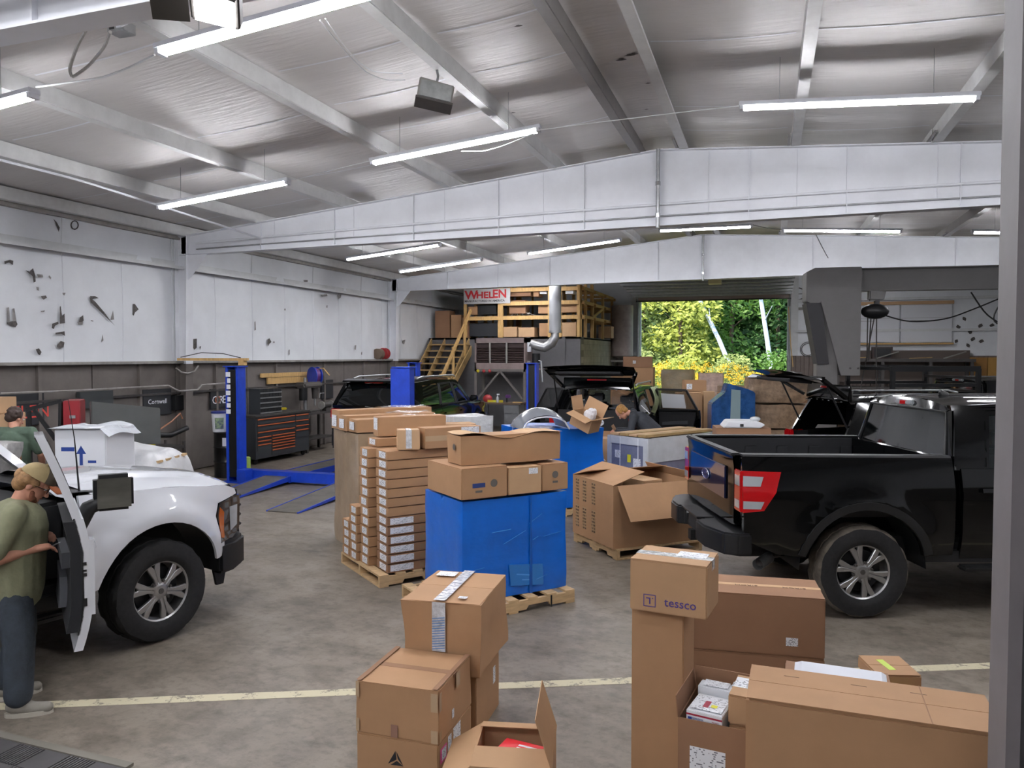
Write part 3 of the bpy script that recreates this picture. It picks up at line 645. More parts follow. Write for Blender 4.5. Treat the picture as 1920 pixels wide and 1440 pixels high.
# ---- blue wrapped pallet with cartons on top -------------------------------------
def wrapped(name, label, x, y, z, a, w, d, h, mat, cat='wrapped load', amp=.012, fold=True, parent=None, seams=0):
    t = thing(name, label, cat, (x, y, z), R(a)); seed = rnd.random() * 30
    c = Vector((w / 2, d / 2, h / 2))
    def rc(p):
        q = Vector(p); k = q - c
        rr = .03
        qx = max(-w / 2 + rr, min(w / 2 - rr, k.x)); qy = max(-d / 2 + rr, min(d / 2 - rr, k.y))
        dx, dy = k.x - qx, k.y - qy; L_ = math.hypot(dx, dy)
        if L_ > 1e-6: k.x, k.y = qx + dx / L_ * rr, qy + dy / L_ * rr
        n = mnoise.noise(Vector((q.x * 2.5 + seed, q.y * 2.5, q.z * 2.6))) + .35 * mnoise.noise(Vector((q.x * 6, q.y * 6 + seed, q.z * 6)))
        out = Vector((k.x / w, k.y / d, 0))
        return c + k + out * (n * amp * 2) + Vector((0, 0, n * amp * (.6 if p[2] > h * .98 else 0)))
    mb = MB()
    for fn in (lambda u, v: (u * w, 0, v * h), lambda u, v: (w, u * d, v * h), lambda u, v: (w - u * w, d, v * h), lambda u, v: (0, d - u * d, v * h), lambda u, v: (u * w, v * d, h)):
        mb.grid(lambda u, v: rc(fn(u, v)), 16, 18)
    mb.build('film_wrap', mat, t, smooth=45)
    MB().box(.03, w - .03, .03, d - .03, 0, h - .03).build('load', 'card_d', t)
    return t
pallet('pallet under the near blue wrapped load, a black strap across it', -2.62, 6.13, 49, 1.36, 1.0)
t = wrapped('blue_wrapped_load', 'near blue film wrapped load carrying four cartons', -2.57, 6.37, .127, 49, 1.14, .82, .925, MATS['blue_wrap'], amp=.012)
B('strap', .84, .855, -.17, -.165, -.11, .0, 'black_plastic', t)
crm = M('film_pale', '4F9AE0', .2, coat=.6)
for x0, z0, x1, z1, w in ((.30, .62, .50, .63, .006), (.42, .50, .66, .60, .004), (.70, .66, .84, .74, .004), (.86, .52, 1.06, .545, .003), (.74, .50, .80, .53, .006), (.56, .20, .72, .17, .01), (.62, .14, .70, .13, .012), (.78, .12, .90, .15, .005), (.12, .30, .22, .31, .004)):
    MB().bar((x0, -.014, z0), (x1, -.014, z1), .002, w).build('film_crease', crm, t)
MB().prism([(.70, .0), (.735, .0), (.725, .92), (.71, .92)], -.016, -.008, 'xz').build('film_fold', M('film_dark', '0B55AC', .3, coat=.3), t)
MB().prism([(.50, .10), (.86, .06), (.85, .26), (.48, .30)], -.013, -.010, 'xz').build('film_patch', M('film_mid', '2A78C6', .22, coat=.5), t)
_sz = 1.075
def onblue(u, v):
    c, s = math.cos(R(49)), math.sin(R(49)); return (-2.57 + u * c - v * s, 6.37 + u * s + v * c)
e1 = M('ink_grey', '5E5A55', .6); e2 = M('ink_blue', '2B3F77', .6)
p = onblue(-.02, -.03); t = carton('carton with a blue printed bar at the left on the blue load', p[0], p[1], _sz, 49, .47, .72, .28, 'card_b', axis='y'); D = (.47, .72, .28)
sticker(t, 'F', .11, .1, .13, .04, e2, D, name='blue_bar'); MB().lathe([(.0, -.0015), (.036, -.0015)], 20, 'y', (.33, 0, .13)).build('seal_print', e1, t); sticker(t, 'F', .14, .055, .07, .02, e1, D, name='print_bar')
p = onblue(.47, -.02); t = carton('middle carton with a white label on the blue load', p[0], p[1], _sz, 49, .36, .70, .25, 'card_c', axis='y'); D = (.36, .7, .25); sticker(t, 'F', .22, .18, .1, .055, LP, D)
p = onblue(.85, .0); t = carton('right carton with a round grey print on the blue load', p[0], p[1], _sz, 49, .30, .70, .255, 'card_b', axis='y'); D = (.3, .7, .255); MB().lathe([(.0, -.0015), (.035, -.0015)], 20, 'y', (.15, 0, .15)).build('seal_print', e1, t); sticker(t, 'F', .12, .07, .06, .02, e1, D, name='print_bar')
p = onblue(.05, .12); t = carton('long warped carton lying across the three cartons on the blue load', p[0], p[1], _sz + .285, 46, 1.06, .30, .27, 'card_b', top=False, dent=.02); D = (1.06, .3, .27); MB().lathe([(.0, -.0105), (.03, -.0105)], 20, 'x', (0, .13, .16)).build('seal_print', e1, t)
MB().grid(lambda u, v: (u * 1.07 - .005, -.02 + v * .33, .268 + .035 * (math.cos(u * 6.28) * .6 + .5 * math.sin(u * 11)) * (.4 + abs(v - .5))), 16, 4).build('lid', 'card_c', t, smooth=60)
# ---- pallet of flat boxes ---------------------------------------------------------
pallet('pallet under the tall stack of flat labelled boxes', -3.71, 6.96, 50, 1.25, 1.15)
cu, su = math.cos(R(50)), math.sin(R(50))
def onp(u, v): return (-3.71 + u * cu - v * su, 6.96 + u * su + v * cu)
def flatbox(label, u, v, z, w, d, h, grp, mat='card_a', big=False, prn=False, jit=.008):
    p = onp(u + rnd.uniform(0, jit), v + rnd.uniform(-jit, jit) * .5)
    t = carton(label, p[0], p[1], z, 50 + rnd.uniform(-.5, .5), w, d, h - .004, mat, group=grp, top=False, bev=.004, name='flat_box'); D = (w, d, h - .004)
    sticker(t, 'L', d * .28, h * .14, d * .58, h * .68, LD, D)
    if big: sticker(t, 'F', .03, h * .14, .26, h * .68, LP, D)
    if prn:
        sticker(t, 'F', .36, h * .2, .05, h * .5, M('tape_print_brown', '8B7254', .5), D, name='tape')
        for uu in (.46, .70): face_words(t, 'F', uu, h * .28, 'C', .045, inkd, D, 1.2, bold=.001); sticker(t, 'F', uu + .03, h * .16, .12, .016, inkf, D, name='print_bar')
    return t
ORD = ['lowest', 'second', 'third', 'fourth', 'fifth', 'sixth', 'seventh', 'eighth', 'ninth', 'tenth', 'eleventh', 'twelfth', 'topmost']
for k in range(13):
    if k < 6: flatbox(ORD[k] + ' flat carton of the near corner column, big white side label', .10, .03, .127 + k * .097, .95, .30, .097, 'near corner column, labelled lower boxes', 'card_d', True, True)
    else: flatbox(ORD[k] + ' plain flat carton up the near corner column', .10, .03, .127 + k * .097, .95, .30, .097, 'near corner column, plain upper boxes', 'card_b')
for k in range(12): flatbox((ORD[k] if k < 11 else 'topmost') + ' flat carton up the second column, white end label', .03, .38 + .02 * (k % 3 == 0), .127 + k * .105, .9, .24, .105, 'second column of flat boxes', 'card_b')
for k in range(6): flatbox((ORD[k] if k < 5 else 'topmost') + ' flat carton up the third, lower column', .0, .66, .127 + k * .10, .85, .22, .10, 'third column of flat boxes', 'card_b')
for k in range(4): flatbox((ORD[k] if k < 3 else 'topmost') + ' flat carton of the short outer column', .0, .90, .127 + k * .10, .85, .22, .10, 'outermost column of flat boxes', 'card_b')
zt = .127 + 13 * .097
p = onp(.14, .42); t = carton('flat box lying on the second column with a white end label', p[0], p[1], .127 + 12 * .105, 50, .7, .24, .09, 'card_b', top=False, name='flat_box'); sticker(t, 'L', .05, .02, .16, .06, LD, (.7, .24, .09))
p = at(727, 848, z=zt); t = carton('small cube carton with a silver tape stripe on the near column', -3.60, 7.16, zt, 30, .23, .20, .205, 'card_c', axis='y', tape=.19, tapew=.06, tapem='tape_clear')
p = onp(.30, .05); t = carton('carton with a pale tape band beside the small cube carton', -3.36, 7.32, zt, 50, .66, .22, .22, 'card_b', top=False, name='cardboard_box'); D = (.66, .22, .22)
sticker(t, 'F', 0, .08, .66, .055, MATS['tape_pale'], D, name='tape'); sticker(t, 'F', .42, .14, .22, .07, LP, D)
t = carton('long carton with a white end label lying on the second column', -3.98, 7.46, zt + .095, 44, .78, .2, .215, 'card_b', top=False, name='cardboard_box'); sticker(t, 'L', .02, .07, .14, .13, LP, (.78, .2, .215))
t = carton('squat carton with a white front label on the long carton end', -3.42, 7.98, zt + .03, 35, .36, .32, .17, 'card_a', axis='y'); D = (.36, .32, .17); sticker(t, 'F', .1, .0, .14, .16, LP, D)
# rear wrapped load with long cartons on top
wrapped('film_wrapped_load', 'tall grey film wrapped load behind the flat box stack', -4.62, 8.15, .0, 50, 1.2, .9, 1.42, M('grey_wrap', '9B8770', .3, n=.15, ns=4, bump=.5, bs=6, coat=.4), amp=.015)
cu2, su2 = math.cos(R(50)), math.sin(R(50))
def onr(u, v): return (-4.62 + u * cu2 - v * su2, 8.15 + u * su2 + v * cu2)
for i, (u, v, z, w, h, lb) in enumerate(((.0, .05, 1.435, 1.15, .16, 'wrapped long carton, front one on the film wrapped load'), (-.03, .32, 1.435, 1.2, .19, 'wrapped long carton, middle one on the film wrapped load'), (-.02, .62, 1.435, 1.3, .24, 'wrapped long carton, rear and highest on the film wrapped load'))):
    p = onr(u, v); t = carton(lb, p[0], p[1], z, 49 + i, w, .26, h, 'card_b', top=False, dent=.012, name='long_carton'); D = (w, .26, h)
    sticker(t, 'L', .03, .03, .17, h * .6, LP, D, off=.01)
    MB().grid(lambda uu, vv: (w * .45 + uu * w * .55, vv * .26, h + .012 + .012 * math.sin(uu * 9 + vv * 4)), 10, 4).build('plastic_film', 'wrap_film', t, smooth=60)
    for k in (.35, .55): MB().box(w * k, w * k + .012, -.014, .272, h + .014, h + .017).build('strap', 'chrome', t)
t = wrapped('clear_wrapped_bundle', 'clear plastic wrapped bundle at the right end behind the flat boxes', -3.55, 8.55, 0, 45, .52, .5, 1.62, MATS['clear_wrap'], amp=.02)
# ---- rear blue load ----------------------------------------------------------------
pallet('pallet under the rear blue wrapped load', -3.28, 10.52, 40, 1.25, 1.1)
wrapped('blue_wrapped_load', 'rear blue film wrapped load with a grey moulded cover on top', -3.25, 10.56, .127, 40, 1.25, 1.1, 1.16, MATS['blue_wrap'], amp=.03)
cv = thing('moulded_cover', 'grey translucent moulded cover lying on the rear blue load', 'cover', (-3.20, 11.0, 1.27), R(35))
MB().grid(lambda u, v: (-.36 + .72 * u, -.3 + .6 * v, .03 + .30 * math.sqrt(max(0, 1 - (2 * u - 1) ** 2)) * (1 - .35 * (2 * v - 1) ** 2)), 18, 10).build('shell', M('grey_cover', '7C8086', .25, coat=.5), cv, smooth=60)
MB().tube([(-.36 + .72 * k / 10, -.31, .02 + .28 * math.sqrt(max(0, 1 - (2 * k / 10 - 1) ** 2)) * .66) for k in range(11)], .012, 6).build('edge_lip', 'paper', cv, smooth=50)
t = open_carton('small open carton full of white packing paper on the rear blue load', -2.74, 10.98, 1.37, 10, .36, .26, .22, 'card_a', flaps=(('B', .2, 105, 0, 1), ('L', .2, 120, 0, 1), ('R', .2, 150, 0, 1), ('F', .16, 190, 0, 1)))
t.rotation_euler = (R(4), R(22), R(-22))
mb = MB()
for k in range(7):
    c = (rnd.uniform(.06, .3), rnd.uniform(.05, .2), .2 + rnd.uniform(0, .06)); mb.ball(c, rnd.uniform(.05, .08), rnd.uniform(.04, .07), rnd.uniform(.05, .11), 7, 5)
mb.build('packing_paper', M('crumple', 'DDDCE0', .6, bump=1, bs=14), t)
# ---- big open carton on a pallet -----------------------------------------------------
pallet('pallet under the big open carton, film trailing from it', -2.32, 9.55, -48, 1.05, 1.2)
t = open_carton('big open printed carton with one flap hanging over its side', -2.32, 9.50, .127, -48, .98, 1.14, .73, 'card_b', flaps=(('F', .45, 18, 0, 1), ('L', .42, 14, .0, 1), ('R', .46, 232, .05, .9), ('B', .12, 60, 0, 1)), th=.01); D = (.98, 1.14, .73)
for u in (.12, .30, .52):
    for v in (.10, .44): sticker(t, 'F', u - .04, v, .085, .27, print_mat('tape_lettering', paper='A58763', ink='5C452F', rows=7, dens=.44, cols=4), D, name='printed_tape')
t2 = carton('small pale carton lying inside the big open carton', -1.70, 9.55, .45, -40, .4, .3, .4, 'card_c')
# ---- white wrapped pallet behind ------------------------------------------------------
pallet('pallet under the white wrapped load', -2.40, 12.05, -33, .95, 1.75)
t = wrapped('white_wrapped_load', 'white film wrapped load with flat boards on top near the tailgate', -2.36, 12.02, .127, -33, .80, 1.72, .975, M('grey_box_wrap', '7D829A', .25, n=.12, ns=5, coat=.5, bump=.4, bs=8), amp=.01); D = (.80, 1.72, .975)
wf = M('white_film', 'CDD2D8', .25, n=.08, ns=4, bump=.5, bs=10, coat=.4)
for x0, x1, y0, y1 in ((-.02, .07, -.02, .07), (.73, .83, -.025, .10), (.75, .83, 1.64, 1.74)): B('corner_film', x0, x1, y0, y1, .0, .99, wf, t, .01)
B('film_band', .78, .82, .02, 1.72, .62, .99, wf, t); B('film_band', -.01, .81, -.012, .03, .87, .99, wf, t)
for k in range(4): B('board', .04 + k * .185, .20 + k * .185, .02, 1.68, 1.0, 1.03 + .008 * (k % 2), 'pine_dark' if k % 2 else 'card_c', t)
sticker(t, 'F', .53, .5, .15, .17, LP, D, off=.012); sticker(t, 'F', .41, .60, .07, .12, yel, D, off=.012, name='yellow_label'); sticker(t, 'F', .15, .65, .12, .12, LD, D, off=.012)
for k in (.25, .62): B('strap', k, k + .015, -.014, -.010, 0, .98, 'paper', t)
carton('brown carton standing between the rear blue load and the white wrapped load', -2.66, 12.62, .0, 8, .36, .38, .98, 'card_a')
carton('low pale carton beside the rear blue load', -2.60, 11.95, .0, 20, .22, .3, .7, 'card_c')
t = open_carton('small open carton in front of the crouching worker', -3.12, 13.66, .62, 5, .55, .4, .35, 'card_b', flaps=(('L', .2, 50, 0, 1), ('R', .15, 60, 0, 1)))
carton('carton supporting the small open carton near the worker', -3.14, 13.63, 0, 5, .6, .45, .617, 'card_b')
# ---- loads by the overhead door --------------------------------------------------------
t = carton('upper printed carton stacked beside the overhead door', -4.55, 25.6, 1.98, 6, .95, .6, .35, 'card_d', tape=.05); sticker(t, 'F', .32, .12, .1, .1, LD, (.95, .6, .35))
carton('wide brown carton under the printed carton beside the overhead door', -4.95, 25.5, 0, 4, 1.4, .9, 1.975, 'card_b')
brw = M('brown_wrap', '8E7460', .35, n=.25, ns=5, bump=.5, bs=7, coat=.3)
wrapped('film_wrapped_load', 'olive brown wrapped load standing in the door opening, left', -3.15, 24.5, 0, 2, 1.0, .9, 1.92, M('olive_wrap', '7A6C4F', .35, n=.25, ns=4, bump=.5, bs=7, coat=.3), amp=.03)
wrapped('film_wrapped_load', 'pinkish film wrapped load beside the olive brown load', -2.02, 24.6, 0, 2, .75, .9, 1.82, M('pink_wrap', 'B3998B', .35, n=.3, ns=6, bump=.5, bs=7), amp=.03)
t = wrapped('film_wrapped_load', 'low brown strapped load in the middle of the door opening', -1.35, 22.8, 0, -2, 1.35, .8, 1.50, brw, amp=.02)
for k in range(3): MB().box(-.02, 1.37, -.03, -.02, 1.0 + k * .15, 1.012 + k * .15).build('tie_cord', 'pine', t)
t = carton('tall brown carton standing right of the open car door', -2.08, 18.8, 0, 8, .62, .45, 1.47, 'card_a'); 
t = carton('film topped carton behind the tall brown carton', -1.43, 18.95, 0, 8, .26, .45, 1.50, 'card_c')
t = carton('small printed carton on the loads behind the open car door', -2.0, 20.2, 1.45, 14, .55, .45, .28, 'card_b'); sticker(t, 'F', .05, .05, .14, .14, LD, (.55, .45, .28))
carton('carton under the small printed carton behind the open car door', -2.0, 20.2, 0, 14, .55, .45, 1.445, 'card_b')
bt = thing('plastic_barrel_cover', 'folded translucent blue plastic cover standing by the brown loads', 'cover', (-1.15, 17.6, 0), R(15))
blp = M('blue_plastic', '2F5C98', .2, n=.5, ns=3, coat=.6, bump=.3, bs=8)
MB().prism([(0, 0), (.95, 0), (.95, 1.55), (.8, 1.62), (.35, 1.75), (.30, 1.55), (.0, 1.3)], 0, .5, 'xz').build('sheet', blp, bt, bevel=.02)
MB().prism([(.38, .02), (.62, .02), (.62, 1.6), (.42, 1.62)], -.012, .0, 'xz').build('pale_panel', M('pale_pl', '9DB4B9', .2, coat=.5), bt)
for i, (x, z, w, h, lb) in enumerate(((.0, 0, 1.5, .7, 'lowest crumpled brown wrapped bundle left of the raised hatch'), (.08, .74, 1.35, .52, 'middle crumpled brown wrapped bundle left of the raised hatch'), (-.05, 1.31, 1.3, .56, 'topmost crumpled brown wrapped bundle with white film'))):
    wrapped('wrapped_bundle', lb, -.35 + x, 18.2, z, 6, w, .9, h, M('crumple_brown', '9C8267', .5, n=.35, ns=7, bump=1, bs=9), amp=.045)
mb = MB(); mb.grid(lambda u, v: (-.42 + .9 * u, 18.1 + .5 * v, 1.88 + .08 * math.sin(u * 9) * math.sin(v * 7)), 14, 8); o = mb.build('loose_film', wf, None, smooth=50); tag(o, 'white loose film lying on the topmost crumpled bundle', 'film')
wp = thing('moulded_cover', 'white moulded cover lying behind the black pickup bed', 'cover', (-.62, 12.0, 1.28), R(10))
MB().prism([(0, 0), (.55, .0), (.62, .05), (.50, .10), (.08, .10)], 0, .45, 'xz').build('shell', 'white_paint', wp, bevel=.012)
MB().box(.25, .30, -.012, .0, .02, .06).build('clip', 'black_plastic', wp); MB().ball((.5, .2, .12), .08, .1, .04).build('plastic_bag', MATS['clear_wrap'], wp, smooth=60)
t = carton('carton holding up the white moulded panel', -.72, 12.0, 0, 10, .8, .5, 1.275, 'card_d')
# =====================================================================
# VEHICLES
# =====================================================================
def panel(name, outline, yf, s, mat, parent, th=.03, step=.08, o=(0, 0, 0), loc=None, rot=None):
    """body panel: outline in (x, z) bent onto the surface y = s * yf(x, z), with thickness"""
    bm = bmesh.new(); vs = [bm.verts.new((x, 0, z)) for x, z in outline]; bm.faces.new(vs)
    xs = [p[0] for p in outline]; zs = [p[1] for p in outline]
    x = math.floor(min(xs) / step) * step
    while x < max(xs):
        bmesh.ops.bisect_plane(bm, geom=bm.verts[:] + bm.edges[:] + bm.faces[:], plane_co=(x, 0, 0), plane_no=(1, 0, 0)); x += step
    z = math.floor(min(zs) / step) * step
    while z < max(zs):
        bmesh.ops.bisect_plane(bm, geom=bm.verts[:] + bm.edges[:] + bm.faces[:], plane_co=(0, 0, z), plane_no=(0, 0, 1)); z += step
    bmesh.ops.triangulate(bm, faces=[f for f in bm.faces if len(f.verts) > 4])
    bm.verts.index_update(); P = [v.co.copy() for v in bm.verts]; n = len(P)
    outv = [Vector((p.x - o[0], s * yf(p.x, p.z) - o[1], p.z - o[2])) for p in P]
    inv = [v - Vector((0, s * th, 0)) for v in outv]
    fs = []
    for f in bm.faces:
        ix = [v.index for v in f.verts]
        nn = (outv[ix[1]] - outv[ix[0]]).cross(outv[ix[2]] - outv[ix[0]])
        if nn.y * s < 0: ix.reverse()
        fs.append(tuple(ix)); fs.append(tuple(i + n for i in reversed(ix)))
    for e in bm.edges:
        if len(e.link_faces) == 1:
            a, b = e.verts[0].index, e.verts[1].index; fs.append((a, b, b + n, a + n))
    bm.free()
    mb = MB(); mb.v = [tuple(v) for v in outv + inv]; mb.f = fs
    return mb.build(name, mat, parent, smooth=38, loc=loc, rot=rot)
def arc(cx, cz, r, a0, a1, n=14): return [(cx + r * math.cos(R(a0 + (a1 - a0) * k / n)), cz + r * math.sin(R(a0 + (a1 - a0) * k / n))) for k in range(n + 1)]
WH = {}
def wheel_meshes(r, w, rr):
    key = (r, w)
    if key in WH: return WH[key]
    n = 72
    def rf(rad, h, k):
        if rad > r - .02:
            return rad - (.012 if ((k // 2 + (1 if h > 0 else 0)) % 3 == 0 and abs(h) > w * .18) else (.008 if (k % 3 == 0 and abs(h) <= w * .18) else 0))
        if r - .06 < rad <= r - .02: return rad + (.006 if (k // 3) % 2 else 0)
        return rad
    hw = w / 2
    prof = [(rr, -hw * .8), (rr + .03, -hw * .95), (r - .08, -hw), (r - .03, -hw * .93), (r - .008, -hw * .78), (r, -hw * .5), (r - .010, -hw * .19), (r, -hw * .17), (r, hw * .17), (r - .010, hw * .19), (r, hw * .5), (r - .008, hw * .78), (r - .03, hw * .93), (r - .08, hw), (rr + .05, hw * .98), (rr + .03, hw * .95), (rr, hw * .8)]
    tire = MB().lathe(prof, n, 'y', rfun=rf)
    rim = MB().lathe([(rr - .02, -hw * .7), (rr - .012, -hw * .2), (rr - .02, hw * .4), (rr - .012, hw * .72), (rr + .006, hw * .82), (rr + .010, hw * .78), (rr + .004, hw * .7)], 48, 'y')
    back = MB().lathe([(.0, hw * .22), (rr * .78, hw * .22), (rr * .80, hw * .1), (rr * .8, -hw * .1)], 32, 'y')
    sp = MB(); y0, y1 = hw * .48, hw * .72
    for k in range(6):
        a = 2 * math.pi * k / 6 + .26
        def P(rad, da): return (rad * math.cos(a + da), rad * math.sin(a + da))
        q = [P(rr * .28, -.52), P(rr * .46, -.25), P(rr * .985, -.27), P(rr * .985, -.09), P(rr * .80, -.0), P(rr * .985, .09), P(rr * .985, .27), P(rr * .46, .25), P(rr * .28, .52)]
        # two-level spoke: outer rim end sits higher than the fork
        sp.prism(q[:5] + [P(rr * .2, 0)], y0, y1, 'xz'); sp.prism([P(rr * .2, 0)] + q[4:], y0, y1, 'xz')
    sp.lathe([(0, y1 + .006), (rr * .20, y1 + .006), (rr * .24, y1), (rr * .34, y1 - .006), (rr * .36, y0)], 24, 'y')
    nuts = []
    for k in range(6):
        a = 2 * math.pi * k / 6 + .78; c = (rr * .35 * math.cos(a), rr * .35 * math.sin(a))
        nuts.append(MB().lathe([(0, y1 + .012), (rr * .045, y1 + .012), (rr * .055, y1 - .01)], 8, 'y', (c[0], 0, c[1])))
    nuts.append(MB().lathe([(0, y1 + .012), (rr * .09, y1 + .01), (rr * .11, y1)], 14, 'y'))
    WH[key] = (tire, rim, back, sp, nuts); return WH[key]
def wheel(parent, x, y, r=.42, w=.285, rr=.245, dusty=False, steer=0):
    tire, rim, back, sp, nuts = wheel_meshes(r, w, rr)
    t = tire.build('wheel', 'dusty_rubber' if dusty else 'rubber', parent, smooth=30, loc=(x, y, r), rot=(0, 0, (0 if y > 0 else math.pi) + steer))
    if dusty:
        t.data.materials.append(MATS['rubber'])
        for p in t.data.polygons:
            c = p.center
            if math.hypot(c.x, c.z) < r - .035: p.material_index = 1
    rim.build('rim', 'alloy', t, smooth=40); back.build('brake_disc', 'alloy_dark', t, smooth=40)
    sp.build('spokes', 'alloy', t, bevel=.006, bseg=1); [q.build('lug_nut' if i < 6 else 'center_cap', 'dark_metal', t, smooth=40) for i, q in enumerate(nuts)]
    return t
def emblem(parent, loc, rot, w=.11, h=.045):
    e = MB().lathe([(0, .006), (.5, .005), (.5, -.002)], 28); e.v = [(v[0] * w, v[1] * h * 1, v[2]) for v in e.v]
    o = e.build('emblem', M('emblem_blue', '173A86', .25, coat=1), parent, smooth=40, loc=loc, rot=rot)
    rg = MB().tube([(w * .5 * math.cos(k * .2244), h * .5 * math.sin(k * .2244), .004) for k in range(29)], .004, 6, cap=False); rg.build('emblem_ring', 'chrome', o, smooth=50)
    words('Ford', MATS['chrome'], o, (0, 0, .0065), (0, 0, 0), h * .75)
    return o
def seat(parent, x, y, m, h=.66, z=.78, w=.5):
    s = MB().box(x - .25, x + .27, y - w / 2, y + w / 2, z - .1, z + .06).build('seat', m, parent, bevel=.05)
    MB().prism([(x - .24, z), (x - .12, z), (x - .26, z + h), (x - .38, z + h)], y - w / 2 + .02, y + w / 2 - .02, 'xz').build('seat_back', m, s, bevel=.04)
    MB().prism([(x - .30, z + h + .02), (x - .22, z + h + .02), (x - .25, z + h + .2), (x - .34, z + h + .2)], y - .13, y + .13, 'xz').build('headrest', m, s, bevel=.03)
M('interior', '1C1D20', .7); M('interior_grey', '3A3C41', .75)
M('car_glass', '20282A', .03, alpha=.42, spec=.7, coat=.6)
M('mirror_glass', 'C0C8C8', .03, metal=1)
# ---------------------------------------------------------------- pickup
def pickup(label, paint, x, y, rz, open_door=0, dusty=False, rack=False, detail=True, name='pickup_truck'):
    g = thing(name, label, 'pickup truck', (x, y, 0), R(rz)); P = MATS[paint]; FX, RXX = 1.845, -1.845; AZ, AR = .44, .55
    def yb(x, z):
        b = 1.0
        if z > 1.02: b -= .075 * ((z - 1.02) / .42) ** 2
        if z < .78: b -= .05 * ((.78 - z) / .25) ** 1.5
        b += .010 * math.exp(-((z - 1.14) / .035) ** 2) * (1 if x < 2.2 else 0)
        if x > 2.1: b -= .42 * (x - 2.1) ** 2
        if x < -2.6: b -= .25 * (x + 2.6) ** 2
        for cx in (FX, RXX):
            dd = math.hypot(x - cx, z - AZ); b += .05 * (1 - smoothstep(.60, .74, dd)) - .012 * (1 - smoothstep(.55, .58, dd))
        return b
    def yg(x, z): return .955 - .21 * max(0, (z - 1.3) / .6) ** 1.15
    top = lambda xx: 1.31 - .035 * smoothstep(1.0, 1.9, xx) - .075 * smoothstep(1.8, 2.6, xx)
    fend = [(1.19, .57), (FX - .535, .57)] + arc(FX, AZ, AR, 166, 14, 18) + [(FX + .535, .57), (2.47, .60), (2.46, .72), (2.40, .80), (2.37, .95), (2.40, 1.06), (2.66, 1.10), (2.64, 1.15)] + [(xx, top(xx)) for xx in (2.5, 2.3, 2.1, 1.9, 1.6, 1.3, 1.19)]
    lamp = [(2.395, .71), (2.60, .71), (2.70, .78), (2.72, 1.08), (2.60, 1.085), (2.42, 1.055), (2.385, .95), (2.415, .80)]
    fdoor = [(.10, .50), (1.175, .50), (1.175, 1.30), (1.03, 1.325), (.10, 1.335)]
    rdoor = [(-.96, .50), (.085, .50), (.085, 1.335), (-.96, 1.345)]
    bed = [(-1.03, .57), (-1.03, 1.44), (-2.3, 1.45), (-2.90, 1.46), (-2.935, 1.44), (-2.93, .80), (-2.88, .70), (-2.62, .585), (RXX - .535, .57)] + arc(RXX, AZ, AR, 166, 14, 18) + [(RXX + .535, .57)]
    tail = [(-2.945, 1.335), (-2.60, 1.325), (-2.655, 1.15), (-2.76, .985), (-2.94, .965)]
    for s in (1, -1):
        panel('front_fender', fend, yb, s, P, g)
        hl = panel('headlamp', lamp, lambda a, b: yb(a, b) + .004, s, M('lamp_dark', '2A2B2D', .12, coat=1), g, .05)
        panel('amber_lens', [(2.40, .76), (2.46, .74), (2.47, .97), (2.42, 1.02), (2.405, .95)], lambda a, b: yb(a, b) + .009, s, 'amber', hl, .01)
        panel('lamp_bezel', [(2.56, .78), (2.66, .82), (2.67, 1.0), (2.55, 1.0)], lambda a, b: yb(a, b) + .007, s, 'lens_clear', hl, .01)
        hd = s == -1 and open_door
        hx, hy = 1.17, s * .985
        d = panel('front_door', fdoor, yb, s, P, g, .05, o=(hx, hy, 0), loc=(hx, hy, 0), rot=(0, 0, R(open_door) if hd else 0))
        oo = (hx, hy, 0)
        fr = [(1.03, 1.325), (.985, 1.335), (.50, 1.80), (.16, 1.835), (.155, 1.33), (.10, 1.335), (.105, 1.875), (.50, 1.865), (.56, 1.83)]
        panel('window_frame', [fr[0], fr[8], fr[7], fr[6], fr[5], fr[4], fr[3], fr[2], fr[1]], yg, s, P if not hd else 'white_car', d, .05, o=oo)
        panel('window', [(.985, 1.335), (.50, 1.80), (.16, 1.835), (.155, 1.33)], lambda a, b: yg(a, b) - .02, s, 'car_glass', d, .006, o=oo)
        panel('window_seal', [(.14, 1.83), (.125, 1.86), (.50, 1.845), (1.0, 1.36), (.96, 1.36), (.49, 1.82)], lambda a, b: yg(a, b) + .003, s, 'black_plastic', d, .06, o=oo)
        panel('handle', [(.16, 1.13), (.16, 1.165), (.36, 1.165), (.36, 1.13)], lambda a, b: yb(a, b) + .03, s, P, d, .04, o=oo)
        panel('inner_trim', [(.17, .60), (1.08, .60), (1.08, 1.29), (.17, 1.31)], lambda a, b: yb(a, b) - .045, s, 'interior', d, .07, o=oo)
        panel('armrest', [(.25, 1.0), (.85, 1.0), (.85, 1.08), (.25, 1.10)], lambda a, b: yb(a, b) - .11, s, 'interior_grey', d, .05, o=oo)
        panel('speaker_pocket', [(.5, .68), (.95, .68), (.95, .90), (.6, .86)], lambda a, b: yb(a, b) - .11, s, 'interior_grey', d, .05, o=oo)
        if hd:
            MB().box(-1.068, -1.062, s * .0 - .03, .0 + .012, .72, 1.2).build('latch_face', 'white_car', d)
            for zz, hh in ((.78, .05), (.97, .02), (1.0, .012), (1.04, .02)): MB().box(-1.075, -1.064, .015, .04, zz, zz + hh).build('latch', 'black_plastic', d)
            panel('edge_seal', [(.10, .60), (.10, 1.34), (.115, 1.34), (.115, .60)], lambda a, b: yb(a, b) - .045, s, 'black_plastic', d, .012, o=oo)
        # mirror on its arm
        mk = MB().tube([(.88 - hx, s * .97 - hy, 1.14), (.86 - hx, s * 1.04 - hy, 1.27), (.86 - hx, s * 1.12 - hy, 1.30)], [.06, .055, .05], 8).build('mirror_arm', 'black_plastic', d, smooth=50)
